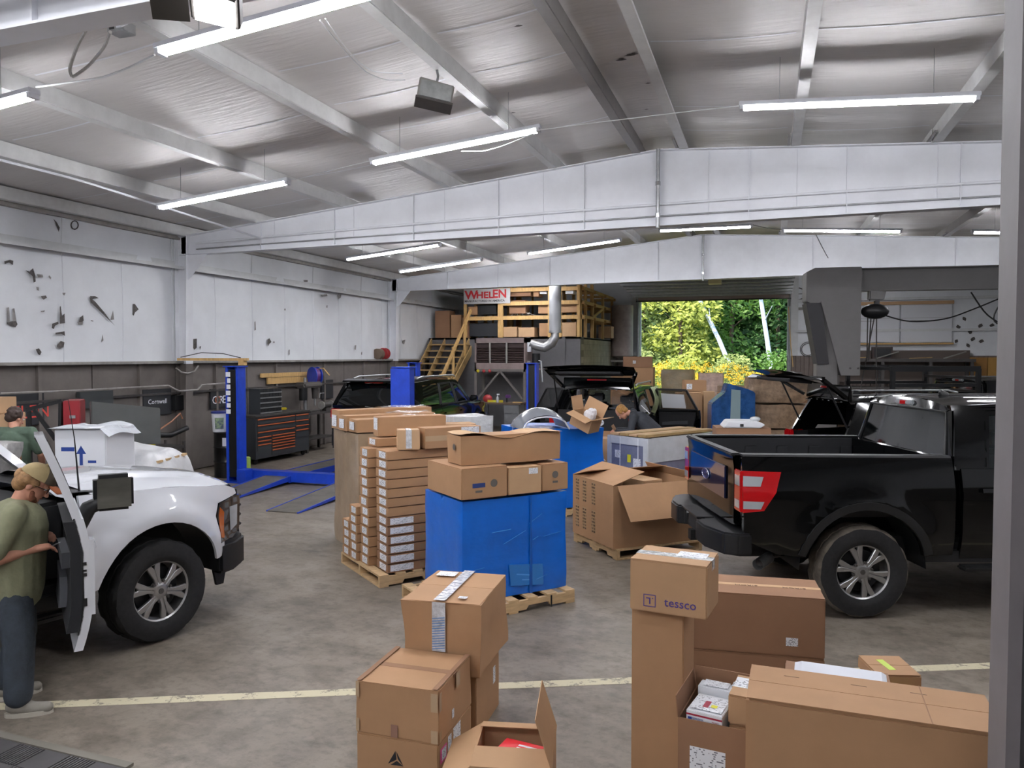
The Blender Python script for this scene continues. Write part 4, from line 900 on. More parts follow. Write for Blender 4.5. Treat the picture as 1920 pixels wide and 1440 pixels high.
        MB().box(.80 - hx, .94 - hx, s * 1.20 - hy - .13, s * 1.20 - hy + .13, 1.24, 1.50).build('mirror_housing', 'black_plastic', d, bevel=.035)
        MB().box(.792 - hx, .799 - hx, s * 1.20 - hy - .11, s * 1.20 - hy + .11, 1.265, 1.48).build('mirror_glass', 'mirror_glass', d)
        d2 = panel('rear_door', rdoor, yb, s, P, g, .05)
        panel('window', [(.05, 1.335), (.055, 1.83), (-.60, 1.815), (-.70, 1.345)], lambda a, b: yg(a, b) - .012, s, 'car_glass', d2, .006)
        panel('handle', [(-.80, 1.14), (-.80, 1.175), (-.60, 1.175), (-.60, 1.14)], lambda a, b: yb(a, b) + .03, s, P, d2, .04)
        panel('window_frame', [(.085, 1.33), (.05, 1.335), (.055, 1.83), (-.60, 1.815), (-.70, 1.345), (-.74, 1.345), (-.64, 1.85), (.09, 1.87)], yg, s, P, d2, .05)
        panel('c_pillar', [(-.72, 1.33), (-.63, 1.86), (-.92, 1.86), (-1.02, 1.33)], yg, s, P, g, .05)
        panel('a_pillar', [(1.14, 1.29), (1.04, 1.325), (.57, 1.83), (.50, 1.87), (.60, 1.885)], lambda a, b: yg(a, b) - .01, s, P, g, .07)
        panel('roof_rail', [(.52, 1.86), (.10, 1.875), (-.64, 1.855), (-.94, 1.855), (-.94, 1.90), (.1, 1.925), (.50, 1.895)], yg, s, P, g, .06)
        bs = panel('bed_side', bed, yb, s, P, g, .05)
        panel('bed_rail_cap', [(-1.04, 1.44), (-2.92, 1.458), (-2.92, 1.475), (-1.04, 1.458)], lambda a, b: yb(a, b) + .006, s, 'black_plastic', bs, .12)
        panel('arch_flare', arc(RXX, AZ, AR + .005, 166, 14, 18) + arc(RXX, AZ, AR + .075, 14, 166, 18), lambda a, b: yb(a, b) + .012, s, 'black_plastic' if paint == 'black_paint' else P, bs, .03, .3)
        tl = panel('tail_lamp', tail, lambda a, b: yb(a, b) + .012, s, 'tail_red', g, .04)
        MB().prism([(-2.965, .965), (-2.93, .965), (-2.93, 1.335), (-2.965, 1.335)], min(s * .80, s * .965), max(s * .80, s * .965), 'xz').build('lamp_back', 'tail_red', tl, bevel=.008)
        for z0, z1 in ((1.20, 1.29), (1.0, 1.07)):
            panel('clear_lens', [(-2.94, z0), (-2.94, z1), (-2.76, z1 - .005), (-2.79, z0)], lambda a, b: yb(a, b) + .0165, s, 'lens_clear', tl, .01)
            MB().box(-2.970, -2.96, min(s * .83, s * .95), max(s * .83, s * .95), z0, z1).build('clear_lens', 'lens_clear', tl)
        for cx in (FX, RXX):
            ln = MB().grid(lambda u, v: (cx + (AR + .03) * math.cos(math.pi * u), s * (.50 + .46 * v), AZ + (AR + .03) * math.sin(math.pi * u)), 16, 1)
            ln.build('wheel_liner', 'black_plastic', g, smooth=60)
        panel('rocker', [(-1.28, .50), (1.30, .50), (1.30, .60), (-1.28, .60)], lambda a, b: .95, s, 'black_plastic', g, .1)
        MB().box(-.95, 1.1, min(s * .90, s * 1.02), max(s * .90, s * 1.02), .43, .475).build('running_board', 'black_plastic', g, bevel=.015)
    # hood with raised centre
    def hz(u, v):
        xx = 1.30 + 1.38 * u; yy = (2 * v - 1) * (yb(xx, top(xx)) - .012); k = abs(2 * v - 1)
        z = top(xx) + .055 * (1 - k ** 2.4) + .028 * (1 - smoothstep(.42, .55, k)) * (1 - smoothstep(.75, 1, u))
        z -= .09 * smoothstep(.90, 1.0, u) ** 2
        return (xx + .07 * (1 - k * k) * u, yy, z)
    MB().grid(hz, 26, 30).build('hood', P, g, smooth=60, fix=True)
    MB().grid(lambda u, v: (2.74 + .08 * (1 - (2 * v - 1) ** 2) - .02 * u, (2 * v - 1) * .80, .72 + .40 * u), 4, 12).build('grille_shell', 'black_plastic', g, smooth=60)
    for k in range(4): MB().box(2.76, 2.83, -.72, .72, .76 + k * .09, .79 + k * .09).build('grille_bar', 'dark_metal', g, bevel=.008)
    emblem(g, (2.845, 0, .93), (R(90), 0, R(90)), .24, .1)
    bpm = 'black_plastic'
    mb = MB(); pl = [(2.40, .99), (2.60, .94), (2.80, .80), (2.88, .5), (2.90, 0), (2.88, -.5), (2.80, -.80), (2.60, -.94), (2.40, -.99), (2.40, -.80), (2.64, -.7), (2.7, 0), (2.64, .7), (2.40, .80)]
    mb.prism(pl, .42, .70, 'xy').build('front_bumper', bpm, g, bevel=.03)
    panel('tow_hook', [(2.45, .30), (2.52, .30), (2.55, .44), (2.42, .44)], lambda a, b: .86, -1, 'black_metal', g, .03)
    # windshield, roof, rear window
    MB().grid(lambda u, v: (1.10 - .56 * u + .07 * (1 - (2 * v - 1) ** 2), (2 * v - 1) * (.90 - .17 * u), 1.315 + .56 * u), 6, 10).build('windshield', 'car_glass', g, smooth=60)
    MB().grid(lambda u, v: (1.36 - .30 * u + .04 * (1 - (2 * v - 1) ** 2), (2 * v - 1) * .90, 1.315 + .02 * u), 2, 8).build('cowl_panel', 'black_plastic', g, smooth=60)
    def rf(u, v):
        k = abs(2 * v - 1); return (.58 - 1.52 * u + .05 * (1 - k * k) * (1 - u), (2 * v - 1) * (.745 + .02 * math.sin(u * 3)), 1.885 + .075 * (1 - k ** 3) - .03 * (1 - smoothstep(0, .25, u)) - .02 * smoothstep(.75, 1, u) + .008 * math.cos(k * 14) * (1 - smoothstep(.6, .8, k)))
    MB().grid(rf, 18, 26).build('roof', P, g, smooth=60)
    MB().cyl((-.55, 0, 1.95), (-.60, 0, 2.0), .05, .02, 8).build('roof_antenna', 'black_plastic', g, smooth=50)
    rw = MB().grid(lambda u, v: (-1.03 + .085 * u - .02 * (1 - (2 * v - 1) ** 2), (2 * v - 1) * (.83 - .13 * u), 1.37 + .47 * u), 4, 10).build('rear_window', 'glass_dark', g, smooth=60)
    ring = []
    for u, v in ((0, 0), (0, .5), (0, 1), (.5, 1), (1, 1), (1, .5), (1, 0), (.5, 0), (0, 0)): ring.append((-1.035 + .085 * u - .02 * (1 - (2 * v - 1) ** 2), (2 * v - 1) * (.83 - .13 * u), 1.37 + .47 * u))
    MB().tube(ring, .014, 6).build('window_trim', 'black_plastic', rw, smooth=50)
    MB().grid(lambda u, v: (-1.02 + .02 * u, (2 * v - 1) * .95, .62 + .76 * u), 4, 6).build('cab_back', P, g, smooth=60)
    MB().add([(-1.02, -.93, 1.33), (-.93, -.745, 1.88), (-.95, -.70, 1.86), (-1.03, -.83, 1.36)] + [(-1.02, .93, 1.33), (-.93, .745, 1.88), (-.95, .70, 1.86), (-1.03, .83, 1.36)], [(0, 1, 2, 3), (4, 5, 6, 7), (1, 5, 6, 2)]).build('cab_corner', P, g)
    MB().grid(lambda u, v: (-.965 + .025 * u, (2 * v - 1) * (.70 + .045 * u), 1.84 + u * (.025 + .075 * (1 - abs(2 * v - 1) ** 3)) - .0), 3, 16).build('roof_header', P, g, smooth=60)
    bl = MB().box(-.985, -.94, -.16, .16, 1.865, 1.915).build('high_brake_lamp', 'lens_clear', g, bevel=.012)
    MB().box(-.989, -.94, -.05, .05, 1.872, 1.908).build('red_lens', 'tail_red', bl)
    # bed
    MB().box(-2.90, -1.06, -.80, .80, .88, .92).build('bed_floor', 'interior', g)
    for k in range(9): MB().box(-2.88, -1.10, -.72 + k * .17, -.66 + k * .17, .92, .935).build('bed_rib', 'interior', g)
    MB().box(-1.12, -1.06, -.92, .92, .88, 1.44).build('bed_front_wall', P, g)
    for s in (1, -1):
        iw = MB().box(-2.90, -1.1, min(s * .80, s * .86), max(s * .80, s * .86), .9, 1.44).build('bed_inner_wall', 'interior', g)
        for k in range(5): MB().box(-2.7 + k * .36, -2.56 + k * .36, min(s * .785, s * .81), max(s * .785, s * .81), .98, 1.36).build('wall_rib', 'interior', iw, bevel=.02)
        MB().box(-2.3, -1.4, min(s * .55, s * .82), max(s * .55, s * .82), .9, 1.10).build('wheel_hump', 'interior', g, bevel=.06)
    def tg(u, v):
        k = 2 * v - 1; z = .82 + .64 * u
        return (-2.965 - .02 * (1 - k * k) + .025 * math.exp(-((z - 1.12) / .12) ** 2) * (1 - smoothstep(.7, .9, abs(k))) * 0 - .012 * smoothstep(.80, .95, u), k * .79, z)
    t = MB(); t.grid(tg, 14, 16); t.box(-2.955, -2.90, -.79, .79, .82, 1.46); tgo = t.build('tailgate', P, g, smooth=40)
    MB().box(-2.995, -2.90, -.80, .80, 1.445, 1.475).build('tailgate_cap', 'black_plastic', tgo, bevel=.01)
    MB().box(-2.992, -2.975, -.60, .60, 1.02, 1.33).build('applique', M('gate_blue', '0E1F45', .15, coat=1) if paint == 'black_paint' else P, tgo, bevel=.006)
    emblem(tgo, (-2.998, 0, 1.17), (R(90), 0, R(-90)), .24, .10)
    # rear bumper
    rb = MB().prism([(-2.86, 1.0), (-2.98, 1.01), (-3.10, .93), (-3.20, .62), (-3.20, .36), (-3.11, .32), (-3.11, -.32), (-3.20, -.36), (-3.20, -.62), (-3.10, -.93), (-2.98, -1.01), (-2.86, -1.0), (-2.86, 0)], .58, .78, 'xy').build('rear_bumper', 'black_metal', g, bevel=.018)
    MB().box(-3.17, -3.0, -.30, .30, .775, .79).build('step_pad', 'black_plastic', rb); MB().box(-3.125, -3.112, -.16, .16, .62, .75).build('plate_recess', 'interior', rb)
    for yy in (-.2, .2): MB().cyl((-3.12, yy, .735), (-3.14, yy, .735), .012, n=8).build('plate_lamp', 'lens_clear', rb)
    MB().box(-3.16, -2.9, -.05, .05, .50, .60).build('hitch_receiver', 'black_metal', g)
    MB().tube([(-1.2, -.45, .5), (-2.3, -.52, .50), (-2.55, -.62, .50), (-2.72, -.80, .47)], .04, 10).build('exhaust_pipe', 'dark_metal', g, smooth=50)
    MB().tube([(-2.60, -.70, .49), (-2.76, -.86, .465)], .052, 14, cap=False).build('exhaust_tip', 'galv', g, smooth=50)
    MB().box(-2.85, 2.3, -.62, .62, .48, .66).build('chassis', 'interior', g)
    MB().box(-1.0, 1.2, -.88, .88, .55, .66).build('cab_floor', 'interior', g)
    for cx in (FX, RXX): MB().cyl((cx, -.75, .42), (cx, .75, .42), .06, n=10).build('axle', 'black_metal', g, smooth=50)
    MB().box(1.0, 1.75, -.62, .62, .6, 1.2).build('engine_block', 'interior', g)
    MB().prism([(.78, .7), (1.12, .7), (1.12, 1.28), (.80, 1.26), (.70, 1.12)], -.88, .88, 'xz').build('dashboard', 'interior', g, bevel=.03)
    for yy in (-.42, .42): seat(g, .05, yy, 'interior'); seat(g, -.52, yy, 'interior', w=.7)
    sw = MB().tube([(.62 + .05 * math.sin(k * .3307), .42 + .19 * math.cos(k * .3307), 1.18 + .19 * math.sin(k * .3307)) for k in range(20)], .016, 8, cap=False).build('steering_wheel', 'black_plastic', g, smooth=50)
    MB().tube([(1.02, -.78, 1.31), (.98, -.80, 1.75), (.93, -.82, 2.05)], [.008, .004, .002], 6).build('antenna', 'black_metal', g, smooth=50, loc=(.25, -.05, -.02))
    for xx in (FX, RXX):
        for yy in (-.86, .86): wheel(g, xx, yy, dusty=dusty and xx < 0)
    if rack:
        rk = MB()
        for yy in (-.82, .82):
            for xx in (-1.12, -2.75): rk.box(xx - .035, xx + .035, yy - .035, yy + .035, 1.45, 2.12)
            rk.bar((-1.1, yy, 2.12), (-2.8, yy, 2.12), .08, .10); rk.bar((-1.1, yy, 1.82), (-2.8, yy, 1.82), .05, .06)
        for xx in (-1.12, -1.9, -2.75): rk.bar((xx, -.82, 2.12), (xx, .82, 2.12), .06, .06)
        for zz in (1.7, 1.95): rk.bar((-1.12, -.82, zz), (-1.12, .82, zz), .05, .05)
        rk.build('ladder_rack', 'black_metal', g)
    return g
white_truck = pickup('white pickup truck with its passenger door open at the left', 'white_car', -6.139, 3.56, 75, open_door=66)
black_truck = pickup('black pickup truck seen from behind at the right, bed empty', 'black_paint', 2.24, 9.05, 20, dusty=True)
# ---------------------------------------------------------------- SUV
def suv(label, x, y, rz, z=0, gate=0, doors=(), extras='', name='suv'):
    g = thing(name, label, 'car', (x, y, z), R(rz)); P = MATS['black_paint']; FX, RXX, AZ, AR, WR = 1.53, -1.49, .39, .45, .38
    def yb(x, z):
        b = .995
        if z > .95: b -= .06 * ((z - .95) / .2) ** 2
        if z < .6: b -= .05 * ((.6 - z) / .25) ** 1.5
        if x > 1.8: b -= .34 * (x - 1.8) ** 2
        if x < -2.0: b -= .30 * (x + 2.0) ** 2
        for cx in (FX, RXX):
            dd = math.hypot(x - cx, z - AZ); b += .03 * (1 - smoothstep(.46, .58, dd))
        return b
    def yg(x, z): return (.945 if x > -2.0 else .945 - .22 * (x + 2.0) ** 2) - .20 * max(0, (z - 1.1) / .62) ** 1.2
    fend = [(.98, .36), (FX - .44, .36)] + arc(FX, AZ, AR, 176, 4, 16) + [(FX + .44, .36), (2.15, .42), (2.30, .60), (2.34, .85), (2.22, .97), (1.6, 1.08), (.98, 1.12)]
    fdoor = [(-.02, .36), (.965, .36), (.965, 1.12), (-.02, 1.14)]
    rdoor = [(-1.02, .80), (-.94, .62), (-.86, .36), (-.035, .36), (-.035, 1.14), (-1.02, 1.16)]
    quart = [(-1.035, .80), (RXX + .43, .52)] + arc(RXX, AZ, AR, 16, 172, 16) + [(RXX - .445, .42), (-2.30, .50), (-2.42, .72), (-2.42, 1.12), (-1.035, 1.16)]
    for s in (1, -1):
        panel('front_fender', fend, yb, s, P, g, .03, .09)
        for nm, ol, hx, gl, key in (('front_door', fdoor, .95, [(.80, 1.13), (.30, 1.56), (.03, 1.61), (.03, 1.14)], 'f'), ('rear_door', rdoor, -.05, [(-.07, 1.14), (-.07, 1.61), (-.75, 1.60), (-.96, 1.16)], 'r')):
            op = [d for d in doors if d[0] == key and d[1] == s]
            ang = op[0][2] * (-s) if op else 0
            oo = (hx, s * .97, 0)
            d = panel(nm, ol, yb, s, P, g, .05, .09, o=oo, loc=oo, rot=(0, 0, R(ang)))
            panel('window', gl, lambda a, b: yg(a, b) - .01, s, 'glass_dark' if not op else 'car_glass', d, .006, .12, o=oo)
            fx0, fx1 = min(p[0] for p in gl), max(p[0] for p in gl)
            out = [(fx1 + .05, 1.12), (fx1 - (.46 if key == 'f' else -.03), 1.62), (fx0 + (.20 if key == 'r' else -.03), 1.645), (fx0 - .04, 1.14)]
            fr = MB(); 
            pp = [Vector((q[0] - oo[0], s * (yg(*q) - .02) - oo[1], q[1])) for q in gl]
            for a_, b_ in zip(pp, pp[1:] + pp[:1]): fr.bar(a_, b_, .045, .05, (0, s, 0))
            fr.build('window_frame', 'black_plastic', d)
            xs_ = [p[0] for p in ol]
            panel('inner_trim', [(max(xs_) - .06, .45), (max(xs_) - .06, 1.1), (min(xs_) + .08, 1.11), (min(xs_) + .22, .45)], lambda a, b: yb(a, b) - .05, s, 'interior', d, .06, .2, o=oo)
            if op:
                panel('armrest', [(max(xs_) - .15, .80), (max(xs_) - .15, .87), (min(xs_) + .25, .92), (min(xs_) + .25, .84)], lambda a, b: yb(a, b) - .11, s, 'interior_grey', d, .05, .2, o=oo)
                if 'paper' in extras and s == -1: 
                    q = [Vector((x_ - oo[0], s * (yg(x_, z_) - .05) - oo[1], z_)) for x_, z_ in ((-.18, 1.19), (-.72, 1.19), (-.70, 1.50), (-.17, 1.52))]
                    MB().add(q + [v + Vector((0, .004, 0)) for v in q], [(0, 1, 2, 3), (7, 6, 5, 4)]).build('taped_paper', 'paper', d)
            panel('handle', [(min(xs_) + .12, .95), (min(xs_) + .12, .98), (min(xs_) + .32, .98), (min(xs_) + .32, .95)], lambda a, b: yb(a, b) + .03, s, P, d, .02, .3, o=oo)
        panel('quarter_panel', quart, yb, s, P, g, .03, .09)
        panel('quarter_glass', [(-1.08, 1.17), (-.85, 1.60), (-1.75, 1.57), (-2.02, 1.20)], lambda a, b: yg(a, b) - .008, s, 'glass_dark', g, .006, .12)
        panel('d_pillar', [(-1.98, 1.12), (-1.72, 1.59), (-.8, 1.62), (.3, 1.60), (.33, 1.66), (-1.0, 1.70), (-2.12, 1.66), (-2.38, 1.12)], yg, s, P, g, .05, .12)
        panel('pillar', [(-1.06, 1.14), (-.84, 1.62), (-.76, 1.62), (-.96, 1.14)], lambda a, b: yg(a, b) - .004, s, 'black_plastic', g, .04, .2)
        panel('pillar', [(-.06, 1.13), (-.06, 1.63), (.02, 1.63), (.02, 1.13)], lambda a, b: yg(a, b) - .004, s, 'black_plastic', g, .04, .2)
        panel('a_pillar', [(1.02, 1.09), (.84, 1.14), (.30, 1.60), (.30, 1.66), (.40, 1.64)], lambda a, b: yg(a, b) - .005, s, P, g, .06, .12)
        tl = panel('tail_lamp', [(-2.435, .93), (-2.44, 1.13), (-2.05, 1.12), (-2.12, .98)], lambda a, b: yb(a, b) + .01, s, 'tail_red', g, .04, .12)
        MB().box(-2.50, -2.42, min(s * .70, s * .93), max(s * .70, s * .93), .93, 1.13).build('lamp_back', 'tail_red', tl, bevel=.02)
        panel('reverse_lens', [(-2.44, .93), (-2.44, .975), (-2.2, .98), (-2.2, .955)], lambda a, b: yb(a, b) + .014, s, 'lens_clear', tl, .01, .2)
        panel('headlamp', [(2.22, .78), (2.36, .72), (2.42, .80), (2.36, .90), (2.05, .99)], lambda a, b: yb(a, b) + .008, s, 'lens_clear', g, .03, .12)
        MB().tube([(.42, s * .72, 1.735), (.25, s * .735, 1.775), (-1.6, s * .735, 1.775), (-1.85, s * .73, 1.735)], .018, 8).build('roof_rack_rail', 'galv', g, smooth=50)
        mr = MB().box(.70, .84, min(s * .98, s * 1.17), max(s * .98, s * 1.17), 1.12, 1.28).build('mirror_housing', P, g, bevel=.03)
        for cx in (FX, RXX):
            ln = MB().grid(lambda u, v: (cx + (AR + .02) * math.cos(math.pi * u), s * (.55 + .41 * v), AZ + (AR + .02) * math.sin(math.pi * u)), 12, 1)
            ln.build('wheel_liner', 'black_plastic', g, smooth=60)
        MB().box(-2.35, -2.1, min(s * .88, s * .93), max(s * .88, s * .93), .5, 1.1).build('inner_pillar', 'black_plastic', g)
    MB().grid(lambda u, v: (.98 + 1.40 * u - .10 * (2 * v - 1) ** 2 * u, (2 * v - 1) * (.93 - .10 * u * u), 1.12 - .05 * u - .12 * smoothstep(.6, 1, u) + .05 * (1 - (2 * v - 1) ** 2)), 14, 16).build('hood', P, g, smooth=60)
    MB().grid(lambda u, v: (2.42 - .10 * (2 * v - 1) ** 2 + .05 * math.sin(u * 3.1), (2 * v - 1) * .84, .30 + .66 * u), 8, 12).build('front_fascia', P, g, smooth=60)
    MB().box(2.40, 2.47, -.55, .55, .62, .85).build('grille', 'black_plastic', g, bevel=.02)
    MB().grid(lambda u, v: (1.05 - .72 * u + .08 * (1 - (2 * v - 1) ** 2), (2 * v - 1) * (.88 - .16 * u), 1.13 + .52 * u), 6, 10).build('windshield', 'car_glass', g, smooth=60)
    MB().grid(lambda u, v: (.42 - 2.66 * u + .05 * (1 - (2 * v - 1) ** 2) * (1 - 2 * u), (2 * v - 1) * (.745 - .03 * u), 1.655 + .085 * (1 - abs(2 * v - 1) ** 2.6) + .03 * math.sin(u * math.pi) - .02 * u), 18, 16).build('roof', P, g, smooth=60)
    MB().prism([(-.05, 0), (.09, 0), (.05, .05), (-.03, .06)], -.02, .02, 'xz').build('shark_fin', 'black_plastic', g, bevel=.008, loc=(-1.75, 0, 1.755))
    # rear gate (hinged at the roof end)
    hg = (-2.20, 0, 1.70)
    def gate_x(zz): return -2.20 - .26 * smoothstep(1.72, 1.1, zz) - .05 * smoothstep(1.15, .75, zz)
    gt = MB().grid(lambda u, v: (gate_x(.74 + .44 * u) - .04 * (1 - (2 * v - 1) ** 2) - hg[0], (2 * v - 1) * (.90 - .02 * u), .74 + .44 * u - hg[2]), 8, 12)
    gt.grid(lambda u, v: (gate_x(.74 + .44 * u) + .05 - hg[0], (2 * v - 1) * .88, .74 + .44 * u - hg[2]), 4, 6)
    go = gt.build('liftgate', P, g, smooth=60, loc=hg, rot=(0, R(gate), 0))
    gw = MB().grid(lambda u, v: (gate_x(1.18 + .46 * u) - .05 * (1 - (2 * v - 1) ** 2) - hg[0], (2 * v - 1) * (.84 - .15 * u), 1.18 + .46 * u - hg[2]), 6, 10)
    gw.build('rear_window', 'glass_dark' if not gate else 'car_glass', go, smooth=60)
    sp = MB().prism([(.02, -.03), (.03, .045), (-.20, .01), (-.22, -.02)], -.70, .70, 'xz').build('spoiler', P, go, bevel=.01)
    MB().box(-.18, -.15, -.2, .2, -.04, -.025).build('brake_light', 'tail_red', go)
    MB().box(-.345, -.33, -.26, .26, -.70, -.56).build('plate_panel', 'chrome', go, bevel=.005)
    fr = MB()
    for sgn in (-1, 1): fr.bar((-.02, sgn * .70, -.06), (-.25, sgn * .87, -.52), .07, .05, (1, 0, 0)); 
    fr.bar((-.27, -.87, -.52), (-.27, .87, -.52), .05, .06, (1, 0, 0)); fr.build('gate_frame', P, go)
    MB().box(-.23, -.18, -.66, .66, -.94, -.56).build('gate_trim', 'interior', go, bevel=.02)
    if gate:
        for s in (-1, 1): MB().cyl((-2.28, s * .80, 1.28), (-2.60, s * .80, 1.92), .014, n=8).build('gas_strut', 'black_metal', g, smooth=50)
        for k in range(7): MB().ball((-2.18, -.6 + k * .2, 1.655), .014, .02, .008, 6, 4).build('cargo_lamp', 'lens_clear', g)
    MB().grid(lambda u, v: (-2.52 + .07 * (2 * v - 1) ** 2 + .04 * smoothstep(.5, 1, u), (2 * v - 1) * .93, .36 + .40 * u), 6, 14).build('rear_bumper', 'black_plastic', g, smooth=60)
    MB().box(-2.50, -2.2, -.85, .85, .70, .76).build('bumper_sill', 'black_plastic', g)
    MB().box(-2.4, 2.2, -.8, .8, .28, .46).build('underbody', 'interior', g); MB().box(-2.3, -.9, -.86, .86, .62, .68).build('cargo_floor', 'interior', g)
    for xx in (.25, -.75):
        for yy in (-.40, .40): seat(g, xx, yy, 'interior_grey', z=.68, h=.62)
    MB().prism([(.62, .6), (1.0, .6), (1.0, 1.1), (.68, 1.08)], -.82, .82, 'xz').build('dashboard', 'interior', g)
    for xx in (FX, RXX):
        for yy in (-.86, .86): wheel(g, xx, yy, r=WR, w=.25, rr=.25)
    if 'partition' in extras:
        pt = MB().box(-2.27, -2.24, -.80, .80, .72, 1.25).build('cargo_partition', 'interior', g)
        e = MB().lathe([(0, 0), (.5, 0)], 28); e.v = [(v[0] * .21, v[1] * .15, 0) for v in e.v]; eo = e.build('oval_sticker', 'paper', pt, loc=(-2.275, -.06, 1.0), rot=(R(90), 0, R(-90)))
        words('WHELEN', MATS['ink'], eo, (0, 0, .001), (0, 0, 0), .045)
        for yy in (.36, -.4):
            MB().grid(lambda u, v: (-1.15 - .1 * math.sin(v * 3.1), yy + (u - .5) * .56, 1.15 + .42 * v + .04 * math.sin(u * 9)), 8, 8).build('seat_plastic', 'wrap_film', g, smooth=60)
    return g
suv_lift = suv('black SUV parked on the blue drive-on lift', -7.72, 16.5, 92, z=.14, name='suv')
suv_mid = suv('black SUV with raised liftgate and open doors beside the crouching worker', -3.30, 17.75, 90, gate=98, doors=(('r', 1, 68), ('r', -1, 78)), extras='partition paper')
suv_right = suv('black SUV with raised liftgate behind the black pickup', 2.95, 13.95, 22, gate=96)
for s_, o_ in ((0, suv_mid),):
    # green-grey plastic sheet hung in the right door opening
    MB().grid(lambda u, v: (.30 - .75 * u, -.86 - .10 * math.sin(v * 3) - .04 * math.sin(u * 12), 1.66 - .75 * v * (1 - .3 * u)), 12, 10).build('hanging_sheet', M('sheet_green', 'A9B58A', .3, n=.3, ns=5, coat=.3), o_, smooth=60)
rack_truck = pickup('dark pickup with a black ladder rack far right behind the SUV', 'black_paint', 4.42, 17.35, 22, rack=True)
# =====================================================================
# LEFT SIDE: LIFT, TOOLS, CLUTTER
# =====================================================================
LB = MATS['lift_blue']; steel = M('ramp_steel', '6E6960', .45, metal=.5, n=.25, ns=4)
lift = thing('vehicle_lift', 'blue four-post drive-on lift with grey steel ramps under the black SUV', 'car lift', (-7.69, 12.1, 0), R(90))
for x, y in ((0, 1.74), (0, -1.74), (7.7, 1.74), (7.7, -1.74)):
    s = 1 if y > 0 else -1
    p = MB().prism([(x - .11, y - .14), (x + .11, y - .14), (x + .11, y + .14), (x - .11, y + .14), (x - .11, y + .09), (x + .07, y + .09), (x + .07, y - .09), (x - .11, y - .09)], .02, 2.15, 'xy').build('post', LB, lift)
    MB().box(x - .10, x + .05, y - .08, y + .08, .1, 2.1).build('post_slot', 'black_metal', p)
    MB().box(x - .14, x + .14, y - .17, y + .17, 2.15, 2.17).build('cap_plate', LB, p); MB().box(x - .2, x + .2, y - .22, y + .22, 0, .02).build('base_plate', LB, p)
    if x == 0 and s > 0:
        for k in range(7): MB().box(x - .113, x - .1105, y + .03, y + .13 - .015 * (k % 3), 1.28 + k * .115, 1.28 + k * .115 + .085).build('lettering_plate', 'paper', p)
    if s < 0 and x == 0: MB().box(x - .16, x - .11, y - .18, y + .18, 1.3, 2.14).build('cover_plate', LB, p)
for x in (.15, 7.55):
    MB().box(x - .1, x + .1, -1.72, 1.72, .04, .22).build('crossbeam', LB, lift); 
for y in (.87, -.78):
    rw_ = MB().box(.0, 7.6, y - .26, y + .26, .10, .14).build('runway', steel, lift)
    for q in (-.27, .27): MB().box(.0, 7.6, y + q - .015, y + q + .015, .03, .15).build('runway_edge', LB, rw_)
    x0 = -1.55 if y > 0 else -2.2
    rp = MB().prism([(x0, .0), (x0, .015), (-.02, .14), (-.02, .11)], y - .26, y + .26, 'xz').build('approach_ramp', steel, lift)
    for q in (-.27, .27): MB().prism([(x0, .0), (x0, .02), (-.02, .15), (-.02, .06)], y + q - .012, y + q + .012, 'xz').build('ramp_edge', LB, rp)
MB().box(-.22, .0, 1.38, 1.58, .0, .26).build('power_box', LB, lift, bevel=.01)
# timber arm above the lift post
tb = thing('timber_bracket', 'raw timber arm reaching from the wall column to the lift post', 'timber', (0, 0, 0))
MB().bar((-10.95, 12.35, 2.29), (-9.35, 12.35, 2.29), .09, .05).build('arm', 'pine', tb); MB().box(-9.52, -9.40, 12.3, 12.4, 2.18, 2.27).build('block', 'pine', tb)
MB().tube([(-10.9, 12.35, 2.33), (-10.4, 12.35, 2.42), (-9.9, 12.35, 2.40), (-9.5, 12.35, 2.32)], .008, 5).build('cable', 'black_plastic', tb, smooth=50)
# tool chest
tool = M('chest_grey', '484C50', .35, metal=.3); org = M('chest_orange', 'C0643A', .4)
tc = thing('tool_chest', 'grey roller tool chest with orange drawer pulls by the left wall', 'tool chest', (-10.42, 14.0, 0), R(88))
MB().box(0, 1.95, 0, .62, .12, 1.02).build('body', tool, tc, bevel=.01); MB().box(-.02, 1.97, -.02, .64, 1.02, 1.07).build('worktop', 'dark_metal', tc, bevel=.008)
for x in (.12, 1.83):
    for y in (.1, .52): MB().lathe([(0, -.025), (.05, -.025), (.06, 0), (.05, .025), (0, .025)], 12, 'y', (x, y, .06)).build('caster', 'rubber', tc, smooth=40)
def drawer(x0, x1, z0, z1):
    d = MB().box(x0, x1, -.012, .0, z0, z1).build('drawer', tool, tc); MB().box(x0, x1, -.03, -.012, z1 - .022, z1).build('drawer_pull', org, d)
for z0, z1 in ((.88, .99), (.73, .86), (.62, .71)): drawer(.06, 1.36, z0, z1)
for k in range(5): drawer(.55, 1.36, .30 + k * .062, .30 + k * .062 + .055)
drawer(.55, 1.36, .17, .285)
for z0, z1 in ((.54, .60), (.46, .52), (.30, .44)): drawer(.06, .50, z0, z1)
for z0, z1 in ((.88, .99), (.76, .86), (.66, .74), (.46, .64)): drawer(1.42, 1.90, z0, z1)
bn = thing('parts_organizer', 'dark grey bolt bin organiser with pale shelf edges on the tool chest', 'organizer', (-10.55, 14.35, 1.07), R(88))
MB().box(0, .75, .0, .3, 0, .56).build('cabinet', tool, bn)
for r_ in range(5):
    MB().box(0, .75, -.02, .0, .015 + r_ * .11, .04 + r_ * .11).build('shelf_edge', 'galv', bn)
    for c in range(7): MB().box(.02 + c * .104, .105 + c * .104, -.006, .0, .045 + r_ * .11, .12 + r_ * .11).build('bin', 'black_plastic', bn)
yt = thing('drill_case', 'yellow power tool lying on the tool chest', 'power tool', (-10.70, 15.25, 1.07), R(60))
